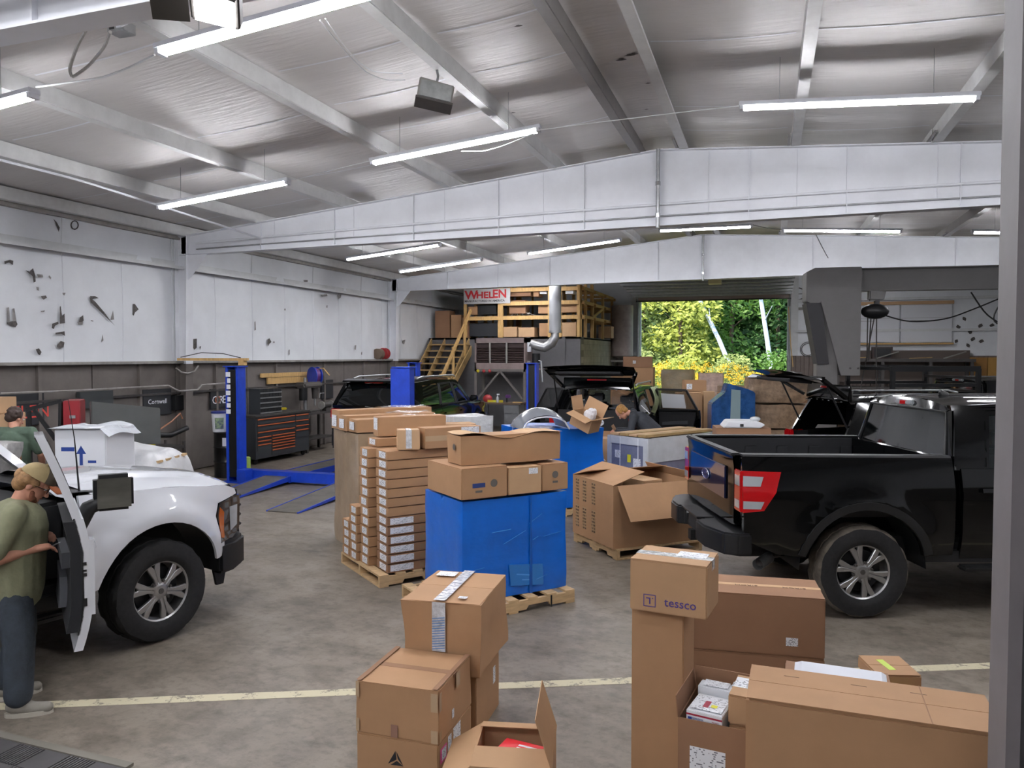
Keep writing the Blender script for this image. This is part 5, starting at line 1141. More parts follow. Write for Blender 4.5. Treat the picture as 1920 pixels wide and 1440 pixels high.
MB().box(0, .2, 0, .06, .03, .09).build('motor', M('tool_yellow', 'C9B729', .45), yt, bevel=.015); MB().box(.02, .07, .005, .055, 0, .04).build('grip', 'black_plastic', yt)
# bench and drill press
bp = thing('steel_bench', 'dark steel bench beside the tool chest', 'bench', (-10.5, 16.1, 0), R(88))
MB().box(0, 1.3, 0, .6, .92, .97).build('top', 'dark_metal', bp)
for x in (.04, 1.22):
    for y in (.04, .5): B('leg', x, x + .06, y, y + .06, 0, .92, 'dark_metal', bp)
B('shelf', 0, 1.3, .05, .55, .3, .33, 'dark_metal', bp)
dp = thing('drill_press', 'old grey drill press standing on the steel bench', 'drill press', (-10.75, 16.55, .97), R(88))
MB().box(-.2, .2, -.2, .2, 0, .04).build('base', 'dark_metal', dp); MB().cyl((0, .1, .04), (0, .1, .85), .04, n=14).build('column', 'galv', dp, smooth=40)
MB().prism([(-.35, .60), (.40, .60), (.42, .74), (-.38, .74)], -.15, .15, 'xz').build('belt_cover', M('press_grey', '5B5753', .5), dp, bevel=.04)
MB().cyl((-.22, 0, .30), (-.22, 0, .60), .1, n=14).build('motor', 'black_metal', dp, smooth=40); MB().cyl((.27, 0, .32), (.27, 0, .6), .07, .09, 14).build('head', 'dark_metal', dp, smooth=40)
MB().cyl((.27, 0, .15), (.27, 0, .32), .02, n=10).build('chuck', 'galv', dp, smooth=40)
for a in (0, 2.1, 4.2): MB().tube([(.35, -.09, .45), (.35 + .14 * math.cos(a), -.12, .45 + .14 * math.sin(a))], .009, 6).build('feed_handle', 'galv', dp)
gr = thing('bench_grinder', 'bench grinder beside the drill press', 'grinder', (-10.6, 17.1, .97), R(88)); MB().cyl((-.14, 0, .15), (.14, 0, .15), .08, n=14).build('motor', 'dark_metal', gr, smooth=40)
for x in (-.2, .2): MB().cyl((x - .02, 0, .15), (x + .02, 0, .15), .1, n=18).build('wheel', 'rail_grey', gr, smooth=40)
B('base', -.08, .08, -.06, .06, 0, .08, 'dark_metal', gr)
# wall boards and hose reel
wbd = thing('wall_boards', 'two raw boards screwed to the dark wall behind the drill press', 'board', (XL + .03, 15.2, 1.75), 0); 
B('board', 0, .04, 0, 2.0, .1, .2, 'pine', wbd); B('board', 0, .04, .25, 1.9, -.06, .09, 'pine', wbd)
hr = thing('hose_reel', 'blue air hose reel mounted on the wall boards', 'hose reel', (XL + .35, 17.0, 1.85), R(-25))
MB().lathe([(0, -.09), (.23, -.09), (.23, -.07), (.1, -.06), (.1, .06), (.23, .07), (.23, .09), (0, .09)], 28, 'y').build('drum', LB, hr, smooth=35)
MB().lathe([(.12, -.06), (.19, -.055), (.2, 0), (.19, .055), (.12, .06)], 24, 'y').build('hose', M('hose_violet', '5A2D6E', .5), hr, smooth=50); MB().tube([(.15, 0, .17), (.3, .05, .2), (.5, .1, .02)], .014, 6).build('hose_end', 'pine', hr, smooth=50)
B('bracket', -.36, -.02, -.03, .03, -.04, .04, LB, hr)
# red reel on the rail
rr_ = thing('cord_reel', 'small red and brown cord reel sitting on the wall rail', 'reel', (XL + .1, 21.0, 2.255), R(90)); MB().lathe([(0, -.1), (.17, -.1), (.17, -.06), (.12, -.06), (.12, .06), (.17, .06), (.17, .1), (0, .1)], 20, 'x', (.2, 0, .17)).build('spool', M('reel_red', '9C2F33', .5), rr_, smooth=35); MB().lathe([(0, -.12), (.16, -.1), (.16, .1), (0, .12)], 18, 'x', (-.15, 0, .16)).build('coil', M('coil_brown', '6A5A4C', .7), rr_, smooth=50)
# drum with pails
dm = thing('steel_drum', 'black steel drum carrying two white pails', 'drum', (-10.0, 12.62, 0)); 
MB().lathe([(0, .0), (.285, 0), (.29, .02), (.285, .04), (.285, .28), (.297, .30), (.285, .32), (.285, .56), (.297, .58), (.285, .60), (.285, .85), (.293, .87), (.285, .88), (.27, .87), (0, .86)], 32).build('shell', M('drum_black', '101214', .3, coat=.4), dm, smooth=35)
MB().grid(lambda u, v: (.292 * math.cos(-1.35 + .5 * u), .292 * math.sin(-1.35 + .5 * u), .62 + .16 * v), 6, 1).build('label', 'paper', dm)
for i, (dx, dy, lb) in enumerate(((-.14, -.1, 'left white pail with blue lid on the black drum'), (.13, .05, 'right white pail on the black drum'))):
    pl = thing('pail', lb, 'pail', (-10.0 + dx, 12.62 + dy, .88)); MB().lathe([(0, 0), (.13, 0), (.15, .34), (.155, .345), (.155, .37), (.15, .375)], 24).build('body', 'paper', pl, smooth=35)
    MB().lathe([(0, .40), (.15, .40), (.162, .385), (.162, .36), (.156, .36)], 24).build('lid', M('lid_blue', '28357E', .4) if i == 0 else 'paper', pl, smooth=35)
    MB().grid(lambda u, v: ((.146 + .012 * v) * math.cos(-1.5 + 1.1 * u), (.146 + .012 * v) * math.sin(-1.5 + 1.1 * u), .06 + .22 * v), 6, 2).build('label', M('pail_label', '2B2D78', .4, n=.6, ns=14, n2='A9C38A'), pl, smooth=60)
gc = MB().lathe([(0, 0), (.09, 0), (.09, .16), (.088, .17), (.088, .36), (.07, .37), (0, .37)], 20).build('spray_tub', M('green_tub', 'B8D86A', .4), None, smooth=35, loc=(-9.72, 12.75, 0)); tag(gc, 'pale green tub on the floor between drum and lift post', 'tub')
# posters and cabinets on the dark wall
def wallpic(name, label, x0, y0, x1, y1, mat, cat, off=.045, th=.04):
    a = at(x0, y0, x=XL + off); b = at(x1, y1, x=XL + off)
    t = thing(name, label, cat, (XL + off - th, min(a.y, b.y), min(a.z, b.z))); B('panel', 0, th, 0, abs(b.y - a.y), 0, abs(a.z - b.z), mat, t, .004); t['w'] = abs(b.y - a.y); t['h'] = abs(a.z - b.z); return t
blk = M('poster_black', '25272B', .55)
def scrawl(t, txt, mat, fy, fz, size, sx=1):
    return words(txt, MATS[mat] if isinstance(mat, str) else mat, t, (.0415, t['w'] * fy, t['h'] * fz), (R(90), 0, R(90)), size, sx=sx)
t = wallpic('wall_banner', 'black wall banner with large red letters behind the far worker', -30, 741, 84, 795, blk, 'banner'); redl = M('banner_red', 'D8483C', .5)
scrawl(t, 'WHELEN', redl, .5, .4, .30, 1.0)
wallpic('wall_box', 'dark wall cabinet left of the black wall poster with script', 150, 735, 213, 762, M('cab_dark', '3F4344', .5), 'cabinet', .09, .08)
t = wallpic('wall_poster', 'black poster with white script lettering on the dark wall', 268, 731, 322, 776, blk, 'poster'); scrawl(t, 'Cornwell', 'paper', .5, .52, .13)
t = wallpic('wall_sign', 'black sign with white letters and one orange letter on the dark wall', 395, 730, 428, 764, blk, 'sign')
for ch, f, m in (('C', .22, 'paper'), ('O', .40, org), ('R', .60, 'paper'), ('E', .77, 'paper')): scrawl(t, ch, m, f, .42, .24)
wallpic('wall_phone', 'small black wall phone beside the frame column', 328, 742, 345, 768, 'black_plastic', 'phone', .12, .1)
wallpic('wall_vent', 'dark vent panel on the wall right of the hose reel', 603, 713, 625, 746, blk, 'vent')
# wall conduit lines
for i, (pts, lb) in enumerate((([(0, 738), (150, 732), (315, 723), (335, 733), (370, 731), (378, 722), (428, 718)], 'long grey conduit running along the dark wall'), ([(330, 690), (340, 698), (352, 700), (365, 696), (372, 686)], 'grey cable loop hanging from the rail at the column'), ([(282, 822), (300, 805), (322, 790), (338, 775), (342, 785)], 'orange hose running up the dark wall'))):
    o = MB().tube([at(px, py, x=XL + .30 - .05 * (i == 0)) for px, py in pts], .02 if i == 0 else .016, 6).build(('conduit', 'cable_loop', 'air_hose')[i], (MATS['rail_grey'], MATS['rail_grey'], M('hose_orange', 'A8755A', .5))[i], None, smooth=50); tag(o, lb, ('conduit', 'cable', 'hose')[i])
# stored goods behind the white pickup
t = carton('big white carton with blue arrows behind the white pickup hood', -8.13, 7.08, .35, 18, .62, .7, 1.13, wht, top=False, bev=.01); D = (.62, .7, 1.13)
MB().add([(x, -.002, z) for x, z in ((.30, .60), (.34, .60), (.34, .83), (.38, .83), (.32, .93), (.26, .83), (.30, .83))], [tuple(range(7))]).build('arrow_print', blu, t)
sticker(t, 'F', .08, .86, .16, .05, blu, D, name='blue_print'); sticker(t, 'F', .40, .72, .1, .03, blu, D, name='blue_print')
MB().grid(lambda u, v: (-.05 + .74 * u, -.06 + .8 * v, 1.14 + .03 * math.sin(u * 8) * math.sin(v * 5) - .10 * smoothstep(.85, 1, u)), 14, 10).build('plastic_sheet', wf, t, smooth=60)
carton('carton base under the big white arrow carton', -8.13, 7.08, 0, 18, .62, .7, .345, 'card_d')
t = wrapped('film_wrapped_load', 'long low load under clouded film left of the white arrow carton', -9.75, 6.05, 0, 10, 1.5, .6, 1.34, M('cloud_film', '9B9A98', .4, n=.35, ns=5, bump=.6, bs=6), amp=.05)
bgm = M('bag_white', 'CFD0D2', .35, n=.1, ns=4, bump=.8, bs=5)
bg = thing('bulk_bag', 'white plastic bag draped over a pallet beside the arrow carton', 'bag', (-8.25, 8.0, 0), R(17))
MB().grid(lambda u, v: (-.1 + .95 * u, -.2 + 1.15 * v, (1.16 - .16 * u - .55 * smoothstep(.72, 1, u)) * (1 - .55 * smoothstep(.8, 1, 1 - v) * .3) + .04 * math.sin(u * 11 + v * 5) * math.sin(v * 8) - .10 * smoothstep(.75, 1, v)), 20, 14).build('sheet', bgm, bg, smooth=70)
B('stack', .0, .62, .02, .85, 0, .92, M('ltblue_stack', '7FA9C9', .4), bg); 
for k in range(4): B('deck_board', .0, .66, .0 + k * .24, .14 + k * .24, .94, .97, 'pallet_wood', bg)
pnl = thing('tonneau_panel', 'large dark grey flat panel leaning behind the white carton', 'panel', (-8.98, 8.42, .80), R(66))
MB().prism([(0, .30), (.96, .24), (.96, .78), (0, .92)], 0, .07, 'xz').build('board', M('panel_grey', '4C4E4D', .6, n=.08, ns=4), pnl, bevel=.01)
B('support', .2, .8, .08, .4, -.80, .3, 'dark_metal', pnl)
rtb = thing('red_cabinet', 'red steel cabinet beside the dark leaning panel', 'cabinet', (-9.16, 8.12, 0), R(40)); B('body', 0, .21, 0, .5, 0, 1.74, M('cab_red', '8F1F28', .35, coat=.3), rtb, .01); B('handle', .08, .15, -.02, 0, 1.5, 1.54, 'galv', rtb)
ez = thing('folding_frame', 'black folding metal frame beside the red cabinet', 'frame', (-9.62, 7.95, 0), R(30))
for a, b in (((0, 0, 1.62), (.45, 0, 1.74)), ((.1, 0, 1.62), (.36, 0, 1.2)), ((.43, 0, 1.72), (.4, 0, .9)), ((.0, .1, 1.62), (.0, .1, 0)), ((.4, .1, 1.65), (.4, .1, 0))): MB().bar(a, b, .04, .05).build('rail', 'black_metal', ez)
for i, (u, z, w, h, lb) in enumerate(((0, 0, .7, 1.55, 'lower kraft carton at the left edge behind the far worker'), (-.08, 1.555, .55, .22, 'upper kraft carton at the left edge behind the far worker'))):
    carton(lb, -10.45 + i * .02, 7.62 + u * .3, z, 20, w * .78, .6, h, 'card_c')
jk = thing('work_trolley', 'low dark work trolley against the wall beside the drum', 'trolley', (-10.5, 11.0, 0), R(85)); B('tray', 0, .9, 0, .5, .62, .68, 'dark_metal', jk); B('tray', 0, .9, 0, .5, .2, .25, 'dark_metal', jk)
for x in (0, .86):
    for y in (0, .46): B('leg', x, x + .04, y, y + .04, .0, .75, 'dark_metal', jk)
B('red_tray', .35, .8, .0, .4, .25, .36, M('terracotta', '9C5A42', .6), jk); MB().tube([(0, -.05, .95), (.5, -.06, .9), (.9, -.05, 1.0)], .05, 8).build('rolled_hose', 'black_plastic', jk, smooth=50); B('yellow_box', .1, .3, .1, .3, .68, .82, MATS['tool_yellow'], jk)
# =====================================================================
# BACK: LOFT, STAIRS, SHELVES, HEATER STAND, SIGN
# =====================================================================
MY = 24.5
def m2(px, py, y=MY): p = at(px, py, y=y); return p.x, p.z
loft = thing('storage_loft', kind='structure')
lz = 2.97; lx = -5.75
dk = M('loft_grey', '5C5B5D', .65, n=.1, ns=3); gw_ = M('loft_block', '8C8570', .75, n=.2, ns=3)
B('front_wall', XL + .1, lx, MY, MY + .12, 0, lz, dk, loft)
for r_ in range(14):
    for c in range(8):
        y0 = MY + .12 + c * .78 + (.39 if r_ % 2 else 0)
        if y0 + .76 < YB: MB().box(lx - .1, lx, y0, y0 + .77, .02 + r_ * .21, .02 + r_ * .21 + .2).build('block', gw_, loft)
B('deck', XL + .1, lx, MY, YB, lz - .06, lz, dk, loft)
B('side_core', lx - .2, lx - .012, MY + .12, YB, 0, lz - .05, M('mortar', '6E6857', .8), loft)
for x in (-9.1, -7.5, -6.3): B('pilaster', x - .05, x + .05, MY - .03, MY, 0, lz, dk, loft)
B('trim_board', XL + 2.0, -8.9, MY - .04, MY, 2.05, 2.12, 'black_metal', loft)
# lumber shelving on the loft
sh = thing('lumber_shelving', 'raw pine storage shelving filling the loft', 'shelving', (0, 0, 0)); ys = MY + .15
xp = [m2(q, 600, ys)[0] for q in (872, 938, 1005, 1030, 1084)]
ztop = 4.85
for x in (xp[0], xp[1], xp[3], xp[4]):
    for y in (ys, ys + 1.0, ys + 2.0): MB().box(x - (.09 if x == xp[1] else .05), x + (.09 if x == xp[1] else .05), y, y + .09, lz if x != xp[0] else lz - .35, ztop).build('post', 'pine', sh)
for z in (3.62, 4.10, 4.55):
    MB().box(xp[0] if z < 4 else xp[1], xp[4], ys - .03, ys, z - .06, z + .06).build('beam', 'pine', sh); MB().box(xp[0], xp[4], ys, ys + 2.1, z + .06, z + .075).build('shelf_board', 'pine_dark', sh)
for k in range(4): MB().box(xp[0] + .3 + k * .75, xp[0] + .36 + k * .75, ys + 1.9, ys + 1.95, lz, ztop).build('back_post', 'pine_dark', sh)
# side run along the loft edge
s2_ = thing('lumber_shelving', 'raw pine shelf rack along the right edge of the loft', 'shelving', (0, 0, 0))
yy_ = [MY + .3, MY + 2.1, MY + 3.9, MY + 5.7]
for i, y in enumerate(yy_):
    for x in (lx - .08, lx - .75): MB().box(x - .045, x + .045, y, y + .09, lz - (.1 if i > 2 else 0), ztop - .1 * i).build('post', 'pine', s2_)
    for z in (3.62, 4.10, 4.55): MB().bar((lx - .85, y + .05, z + (.0)), (lx + .06, y + .05, z), .05, .1).build('arm', 'pine', s2_)
for z in (3.66, 4.14, 4.60): MB().bar((lx - .04, yy_[0], z), (lx - .04, yy_[-1] + .1, z - .0), .05, .1).build('beam', 'pine', s2_)
MB().bar((lx - .05, yy_[1], 3.7), (lx - .05, yy_[2], 4.1), .04, .09).build('brace', 'pine', s2_)
# goods on the shelves
gi = 0
def goods(px0, py0, px1, py1, mat, label, name='storage_box', y=ys + .12, dep=.5, cat='box'):
    a, b = m2(px0, py1, y), m2(px1, py0, y); t = thing(name, label, cat, (a[0], y, a[1])); w, h = b[0] - a[0], b[1] - a[1]
    B('body', 0, w, 0, dep, 0, h, mat, t, .008); 
    if name == 'storage_box': B('lid', -.005, w + .005, -.005, dep, h * .86, h + .004, mat, t)
    return t
sz = lambda z: at(960, 0, y=ys + .12)
for a in ((944, 613, 969, 632, 'card_c', 'left brown box on the lowest loft shelf bay'), (972, 614, 1002, 632, 'card_c', 'right brown box on the lowest loft shelf bay'), (1011, 606, 1028, 631, 'card_b', 'brown box left of the white duct on the loft'), (1054, 604, 1080, 631, 'card_c', 'tall brown box right of the white duct on the loft'), (1009, 566, 1032, 588, 'card_b', 'brown box on the middle shelf left of the duct'), (1053, 565, 1082, 586, 'card_a', 'brown box on the middle shelf right of the duct'), (878, 575, 895, 590, 'card_b', 'small brown box behind the sign post'), (1000, 545, 1010, 556, 'card_b', 'small brown box on the upper shelf')):
    goods(*a)
for a in ((880, 606, 936, 631, 'poster_black', 'black bagged bundle on the lowest loft shelf'), (896, 572, 930, 590, 'black_plastic', 'black crate on the middle loft shelf'), (955, 563, 985, 588, 'card_d', 'dark box at the back of the middle loft shelf'), (948, 546, 995, 556, 'card_d', 'dark long carton on the upper loft shelf'), (1012, 544, 1025, 551, 'paper', 'white box on the upper loft shelf left of the duct'), (1060, 545, 1075, 551, 'paper', 'white box on the upper loft shelf right of the duct')):
    goods(*a, name='storage_box')
rg = thing('rag_heap', 'white rag heap on the middle loft shelf', 'rags', (m2(972, 590)[0], ys + .15, 3.70)); MB().grid(lambda u, v: (-.5 + 1.0 * u, .4 * v, .02 + .16 * math.sin(u * 3.1) ** 2 * abs(math.sin(u * 17 + v * 3))), 16, 6).build('cloth', 'crumple', rg, smooth=60)
goods(1122, 612, 1146, 634, 'card_c', 'brown box at the far end of the loft edge', y=MY + 4.2)
mc = thing('engine_part', 'dark machinery part stored at the loft edge', 'machine part', (-6.15, MY + 1.7, lz)); MB().ball((0, 0, .35), .22, .25, .35, 12, 8).build('housing', 'black_metal', mc, smooth=60); MB().cyl((-.1, -.2, .5), (.15, -.25, .75), .06, n=10).build('pipe', 'dark_metal', mc, smooth=40)
for i, (x, w, h, m) in enumerate(((-11.0, .55, .95, 'card_d'), (-10.4, .38, .8, 'card_b'), (-9.98, .28, .7, 'card_d'))): carton(('tall brown carton at the left end of the loft', 'brown carton beside the stair head on the loft', 'dark carton behind the stair rail on the loft')[i], x, MY + .3, lz, 0, w, .5, h, m)
# sign
sg = thing('wall_sign', 'white sign with large red letters hung on the loft shelving', 'sign', (m2(868, 570)[0], MY + .08, m2(868, 570)[1])); sw_ = m2(955, 570)[0] - m2(868, 570)[0]
B('board', 0, sw_, 0, .03, 0, .50, M('sign_white', 'B9B9B8', .5), sg); rdl = M('sign_red', 'B8262B', .5)
words('W', rdl, sg, (.27, -.002, .29), FACE['F'], .40, sx=1.1, bold=.012); words('HEL', rdl, sg, (.76, -.002, .28), FACE['F'], .30, sx=1.2, bold=.010); words('EN', rdl, sg, (1.29, -.002, .31), FACE['F'], .38, sx=1.05, bold=.012); words('MANUFACTURED IN AMERICA', MATS['ink'], sg, (.75, -.002, .09), FACE['F'], .10, sx=1.05, bold=.002)
# stairs
st = thing('wooden_stairs', 'raw timber open stairs leading up to the loft', 'stairs', (-11.02, MY, 0)); NST = 13; rise = lz / (NST + 1); run = .25
for k in range(NST):
    z = lz - rise * (k + 1); y = -run * (k + 1); MB().box(-.02, 1.45, y, y + .29, z - .045, z).build('tread', 'pine_dark', st)
for x in (.02, .52, 1.0, 1.40): MB().prism([(0, lz - .30), (0, lz - .02)] + [(-run * (k + .0), lz - rise * k - .02 - (0)) for k in range(1, NST + 1)] + [(-run * NST - .2, 0), (-run * NST + .15, 0)], x - .02, x + .02, 'yz').build('stringer', 'pine_dark', st)
MB().bar((1.42, .15, lz + .95), (1.42, -run * NST + .2, 1.05), .06, .11).build('handrail', 'pine', st)
for k in (2, 6, 10): MB().box(1.40, 1.46, -run * k, -run * k + .09, lz - rise * k - .2, lz - rise * k + .95).build('baluster', 'pine', st)
MB().bar((1.48, .1, lz - .35), (1.48, -run * NST, -.0 + .25), .04, .24).build('side_stringer', 'pine_dark', st)
# heater / press stand
hs = thing('louvred_heater', 'pinkish louvred heater box standing on a braced steel frame', 'heater', (at(890, 690, y=23.2).x, 23.2, 0)); hw_ = at(985, 690, y=23.2).x - at(890, 690, y=23.2).x; z1, z2, z0 = at(890, 692, y=23.2).z, at(890, 634, y=23.2).z, 0
pkm = M('heater_pink', '8C7C79', .55, n=.15, ns=4); lvr = M('louvre_brown', '3B2B29', .6)
B('box_back', .05, hw_ - .05, .1, .8, z1, z2, lvr, hs)
for a in ((0, hw_, z2 - .16, z2), (0, hw_, z1, z1 + .2), (0, .05, z1, z2), (hw_ - .05, hw_, z1, z2)): B('frame_bar', a[0], a[1], 0, .8, a[2], a[3], pkm, hs)
for k in range(9): MB().bar((.06, .06, z1 + .24 + k * .055), (hw_ - .06, .06, z1 + .24 + k * .055), .06, .03, (0, .5, 1)).build('louvre', lvr, hs)
for x in (.52, 1.08): MB().cyl((x, .0, z1 + .18), (x, .0, z2 - .14), .03, n=10).build('upright', 'girt_dirty', hs, smooth=40)
fmm = M('frame_grey', '6B6763', .55, n=.1, ns=4)
for x in (.03, hw_ - .03): B('leg', x - .04, x + .04, 0, .08, 0, z1, fmm, hs); B('leg', x - .04, x + .04, .7, .78, 0, z1, fmm, hs)
B('crossbar', 0, hw_, 0, .06, z1 - .08, z1, fmm, hs)
for xa in (.1, hw_ - .1): MB().bar((hw_ / 2, .03, z1 - .06), (xa, .03, 1.0), .05, .06).build('brace', fmm, hs)
for i, c in enumerate(('tool_yellow', 'reel_red', 'reel_red')): MB().ball((.12 + i * .2, -.02, z1 - .06), .055, .03, .055, 10, 6).build('clamp', c, hs, smooth=50)
bl_ = thing('burner_unit', 'burner with valves and gauge on the right side of the heater', 'burner', (at(985, 650, y=23.4).x + .02, 23.4, z1)); B('bracket', 0, .5, .0, .3, -.02, .02, pkm, bl_); B('control_box', .02, .16, .0, .1, .55, .85, 'paper', bl_); MB().cyl((.3, .1, .15), (.3, .1, .5), .13, n=14).build('fan', 'black_metal', bl_, smooth=40); MB().tube([(.3, .1, .3), (.5, .0, .25), (.55, 0, -.4)], .03, 8).build('fuel_line', 'galv', bl_, smooth=50); B('pump', .02, .14, 0, .1, .1, .26, 'galv', bl_)
dc = thing('exhaust_duct', 'white vertical exhaust duct with a silver elbow into the heater', 'duct', (0, 0, 0)); px_ = at(1041, 600, y=23.6)
MB().cyl((px_.x, 23.6, 3.12), (px_.x, 23.6, 5.0), .19, n=24).build('riser', M('duct_white', 'A9ABAE', .45, metal=.2), dc, smooth=40); MB().cyl((px_.x, 23.6, 3.08), (px_.x, 23.6, 3.16), .2, n=24).build('collar', 'galv', dc, smooth=40)
MB().tube([(px_.x, 23.6, 3.1), (px_.x, 23.6, 2.95), (px_.x - .12, 23.6, 2.75), (px_.x - .35, 23.6, 2.62), (px_.x - .62, 23.55, 2.68), (px_.x - .8, 23.5, 2.75)], [.12, .14, .15, .15, .15, .14], 14).build('elbow', 'galv', dc, smooth=50)
# work desk under the heater
wd = thing('work_desk', 'steel work desk with wooden top under the heater frame', 'desk', (hs.location.x + .02, 22.5, 0)); B('top', 0, 1.75, 0, .65, .86, .91, M('desk_top', '5A4A3C', .6, n=.2, ns=6), wd)
for x in (.02, 1.20):
    c = B('pedestal', x, x + .48, .03, .6, 0, .86, M('desk_grey', '6A6C6D', .45), wd)
    for k in range(3): d_ = B('drawer', x + .02, x + .46, .01, .03, .05 + k * .27, .29 + k * .27, 'desk_grey', c)
for i, (x, nm, m, lb) in enumerate(((.10, 'wrench_pile', 'galv', 'silver wrenches on the left of the work desk'), (.45, 'tool_bag', 'reel_red', 'red tool bag at the back of the work desk'), (.62, 'spirit_level', 'tool_yellow', 'yellow level lying on the work desk'), (.95, 'spray_bottle', 'lens_clear', 'clear spray bottle on the work desk'), (1.2, 'power_drill', 'hose_violet', 'violet power tool on the work desk'), (1.45, 'glove_pair', 'pine', 'pale gloves on the right end of the work desk'))):
    t = thing(nm, lb, 'tool', (wd.location.x + x, 22.65, .91))
    if nm == 'tool_bag': MB().ball((.1, .2, .1), .16, .12, .13, 12, 8).build('bag', m, t, smooth=60); MB().tube([(0, .2, .2), (.1, .2, .28), (.2, .2, .2)], .012, 6).build('strap', 'black_plastic', t)
    elif nm == 'spirit_level': B('bar', 0, .5, 0, .04, 0, .07, m, t); B('vial', .2, .26, -.004, .04, .02, .05, 'green_tape', t)
    elif nm == 'spray_bottle': MB().lathe([(0, 0), (.045, 0), (.045, .15), (.015, .2), (.015, .24), (0, .24)], 14).build('bottle', m, t, smooth=40); B('trigger', -.02, .06, -.015, .015, .23, .27, 'paper', t)
    elif nm == 'power_drill': B('body', 0, .16, 0, .08, .14, .24, m, t, .02); B('grip', .02, .07, .01, .07, 0, .16, 'black_plastic', t, .015)
    else:
        for k in range(3): MB().bar((0, .05 * k, .012), (.26, .05 * k + .04, .012), .035, .02).build('piece', m, t)
# fixed column and meter box right of the loft
# =====================================================================
# JIB CRANE, BACK WALL GOODS
# =====================================================================
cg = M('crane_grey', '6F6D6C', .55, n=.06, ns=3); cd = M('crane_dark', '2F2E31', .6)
cp = at(1545, 640, d=15.2); jc = thing('jib_crane', 'grey jib crane with tapered bracket and long boom at the right', 'crane', (cp.x, cp.y, 0), R(6))
B('column', -.16, .22, -.2, .2, 0, 4.0, cg, jc, .01)
MB().prism([(-.30, 3.38), (.62, 3.38), (.62, 4.06), (-.22, 4.06), (-.38, 3.98), (-.38, 3.42)], -.26, .26, 'xz').build('head_box', cg, jc, bevel=.01)
MB().prism([(-.12, 3.40), (.60, 3.40), (.60, 1.98), (.26, 1.98)], -.33, -.28, 'xz').build('bracket_plate', cg, jc, bevel=.006)
MB().prism([(-.12, 3.40), (.60, 3.40), (.60, 1.98), (.26, 1.98)], .28, .33, 'xz').build('bracket_plate', cg, jc, bevel=.006)
MB().prism([(-.38, 3.38), (-.1, 3.38), (.05, 2.2), (-.16, 2.2)], -.27, .27, 'xz').build('bracket_web', cd, jc)  # shade on the bracket's left side put in as a darker crane grey
for x in (.42, .56): MB().cyl((x, -.36, 2.12), (x, -.33, 2.12), .02, n=8).build('bolt', 'dark_metal', jc)
bm_ = MB().prism([(.6, 3.62), (6.0, 3.62), (6.0, 4.05), (.6, 4.05)], -.006, .006, 'xz').build('boom_web', cg, jc)
for z in (3.62, 4.04): B('boom_flange', .6, 6.0, -.1, .1, z - .012, z + .012, cg, jc)
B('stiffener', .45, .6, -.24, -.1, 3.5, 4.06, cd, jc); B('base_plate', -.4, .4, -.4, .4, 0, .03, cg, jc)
hoist = thing('chain_hoist', 'dark chain hoist hanging from the crane boom', 'hoist', tuple(Vector(jc.matrix_basis @ Vector((.95, 0, 3.42)))), R(6))
MB().prism([(-.16, .0), (.12, .0), (.16, .22), (-.16, .22)], -.08, .08, 'xz').build('trolley', cg, hoist, bevel=.03); MB().ball((-.03, 0, -.20), .26, .13, .15, 14, 8).build('motor', 'black_metal', hoist, smooth=50); B('yoke', -.04, .04, -.05, .05, -.1, .02, cd, hoist)
for i, q in enumerate((((-.16, 0, -.3), (-.16, 0, -1.1)), ((-.10, 0, -.3), (-.13, 0, -1.15)), ((-.04, 0, -.32), (-.30, 0, -1.9)), ((.0, 0, -.32), (.02, 0, -2.2)))): MB().tube(q, .012, 5).build('chain', 'dark_metal', hoist)
ck = MB(); pts = [(.15, 0, -.28), (.6, 0, -.40), (1.2, 0, -.36), (1.7, 0, -.18), (2.4, 0, .12), (2.15, 0, -.1), (2.05, 0, -.38), (2.25, 0, -.5), (2.5, 0, -.35), (2.62, 0, .0), (2.7, 0, .15), (2.85, 0, -.2), (2.75, 0, -.5), (2.35, 0, -.52), (1.95, 0, -.3), (1.65, 0, .14)]
def catm(P, n=5):
    P = [Vector(p) for p in P]; out = []
    for i in range(len(P) - 1):
        a, b, c, d = P[max(i - 1, 0)], P[i], P[i + 1], P[min(i + 2, len(P) - 1)]
        for k in range(n):
            t = k / n; out.append(.5 * ((2 * b) + (c - a) * t + (2 * a - 5 * b + 4 * c - d) * t * t + (3 * b - a - 3 * c + d) * t ** 3))
    return out + [P[-1]]
MB().tube(catm(pts), .014, 6).build('cable', 'black_plastic', hoist, smooth=50)
fan = thing('wall_fan', 'small round wall fan on the back wall beside the door', 'fan', (at(1497, 551, y=YB - .1).x, YB - .02, at(1497, 551, y=YB - .1).z)); MB().box(-.28, .28, -.04, .0, -.34, .34).build('plate', 'white_paint', fan)
MB().tube([(.22 * math.cos(k * .3307), -.06, .22 * math.sin(k * .3307)) for k in range(20)], .02, 6).build('ring', 'dark_metal', fan, smooth=50)
for k in range(3): MB().bar((0, -.06, 0), (.2 * math.cos(k * 2.09), -.06, .2 * math.sin(k * 2.09)), .02, .03, (0, 1, 0)).build('blade', 'dark_metal', fan)
MB().box(-.22, .22, -.05, -.01, -.6, -.5).build('lettering_plate', 'rail_grey', fan)
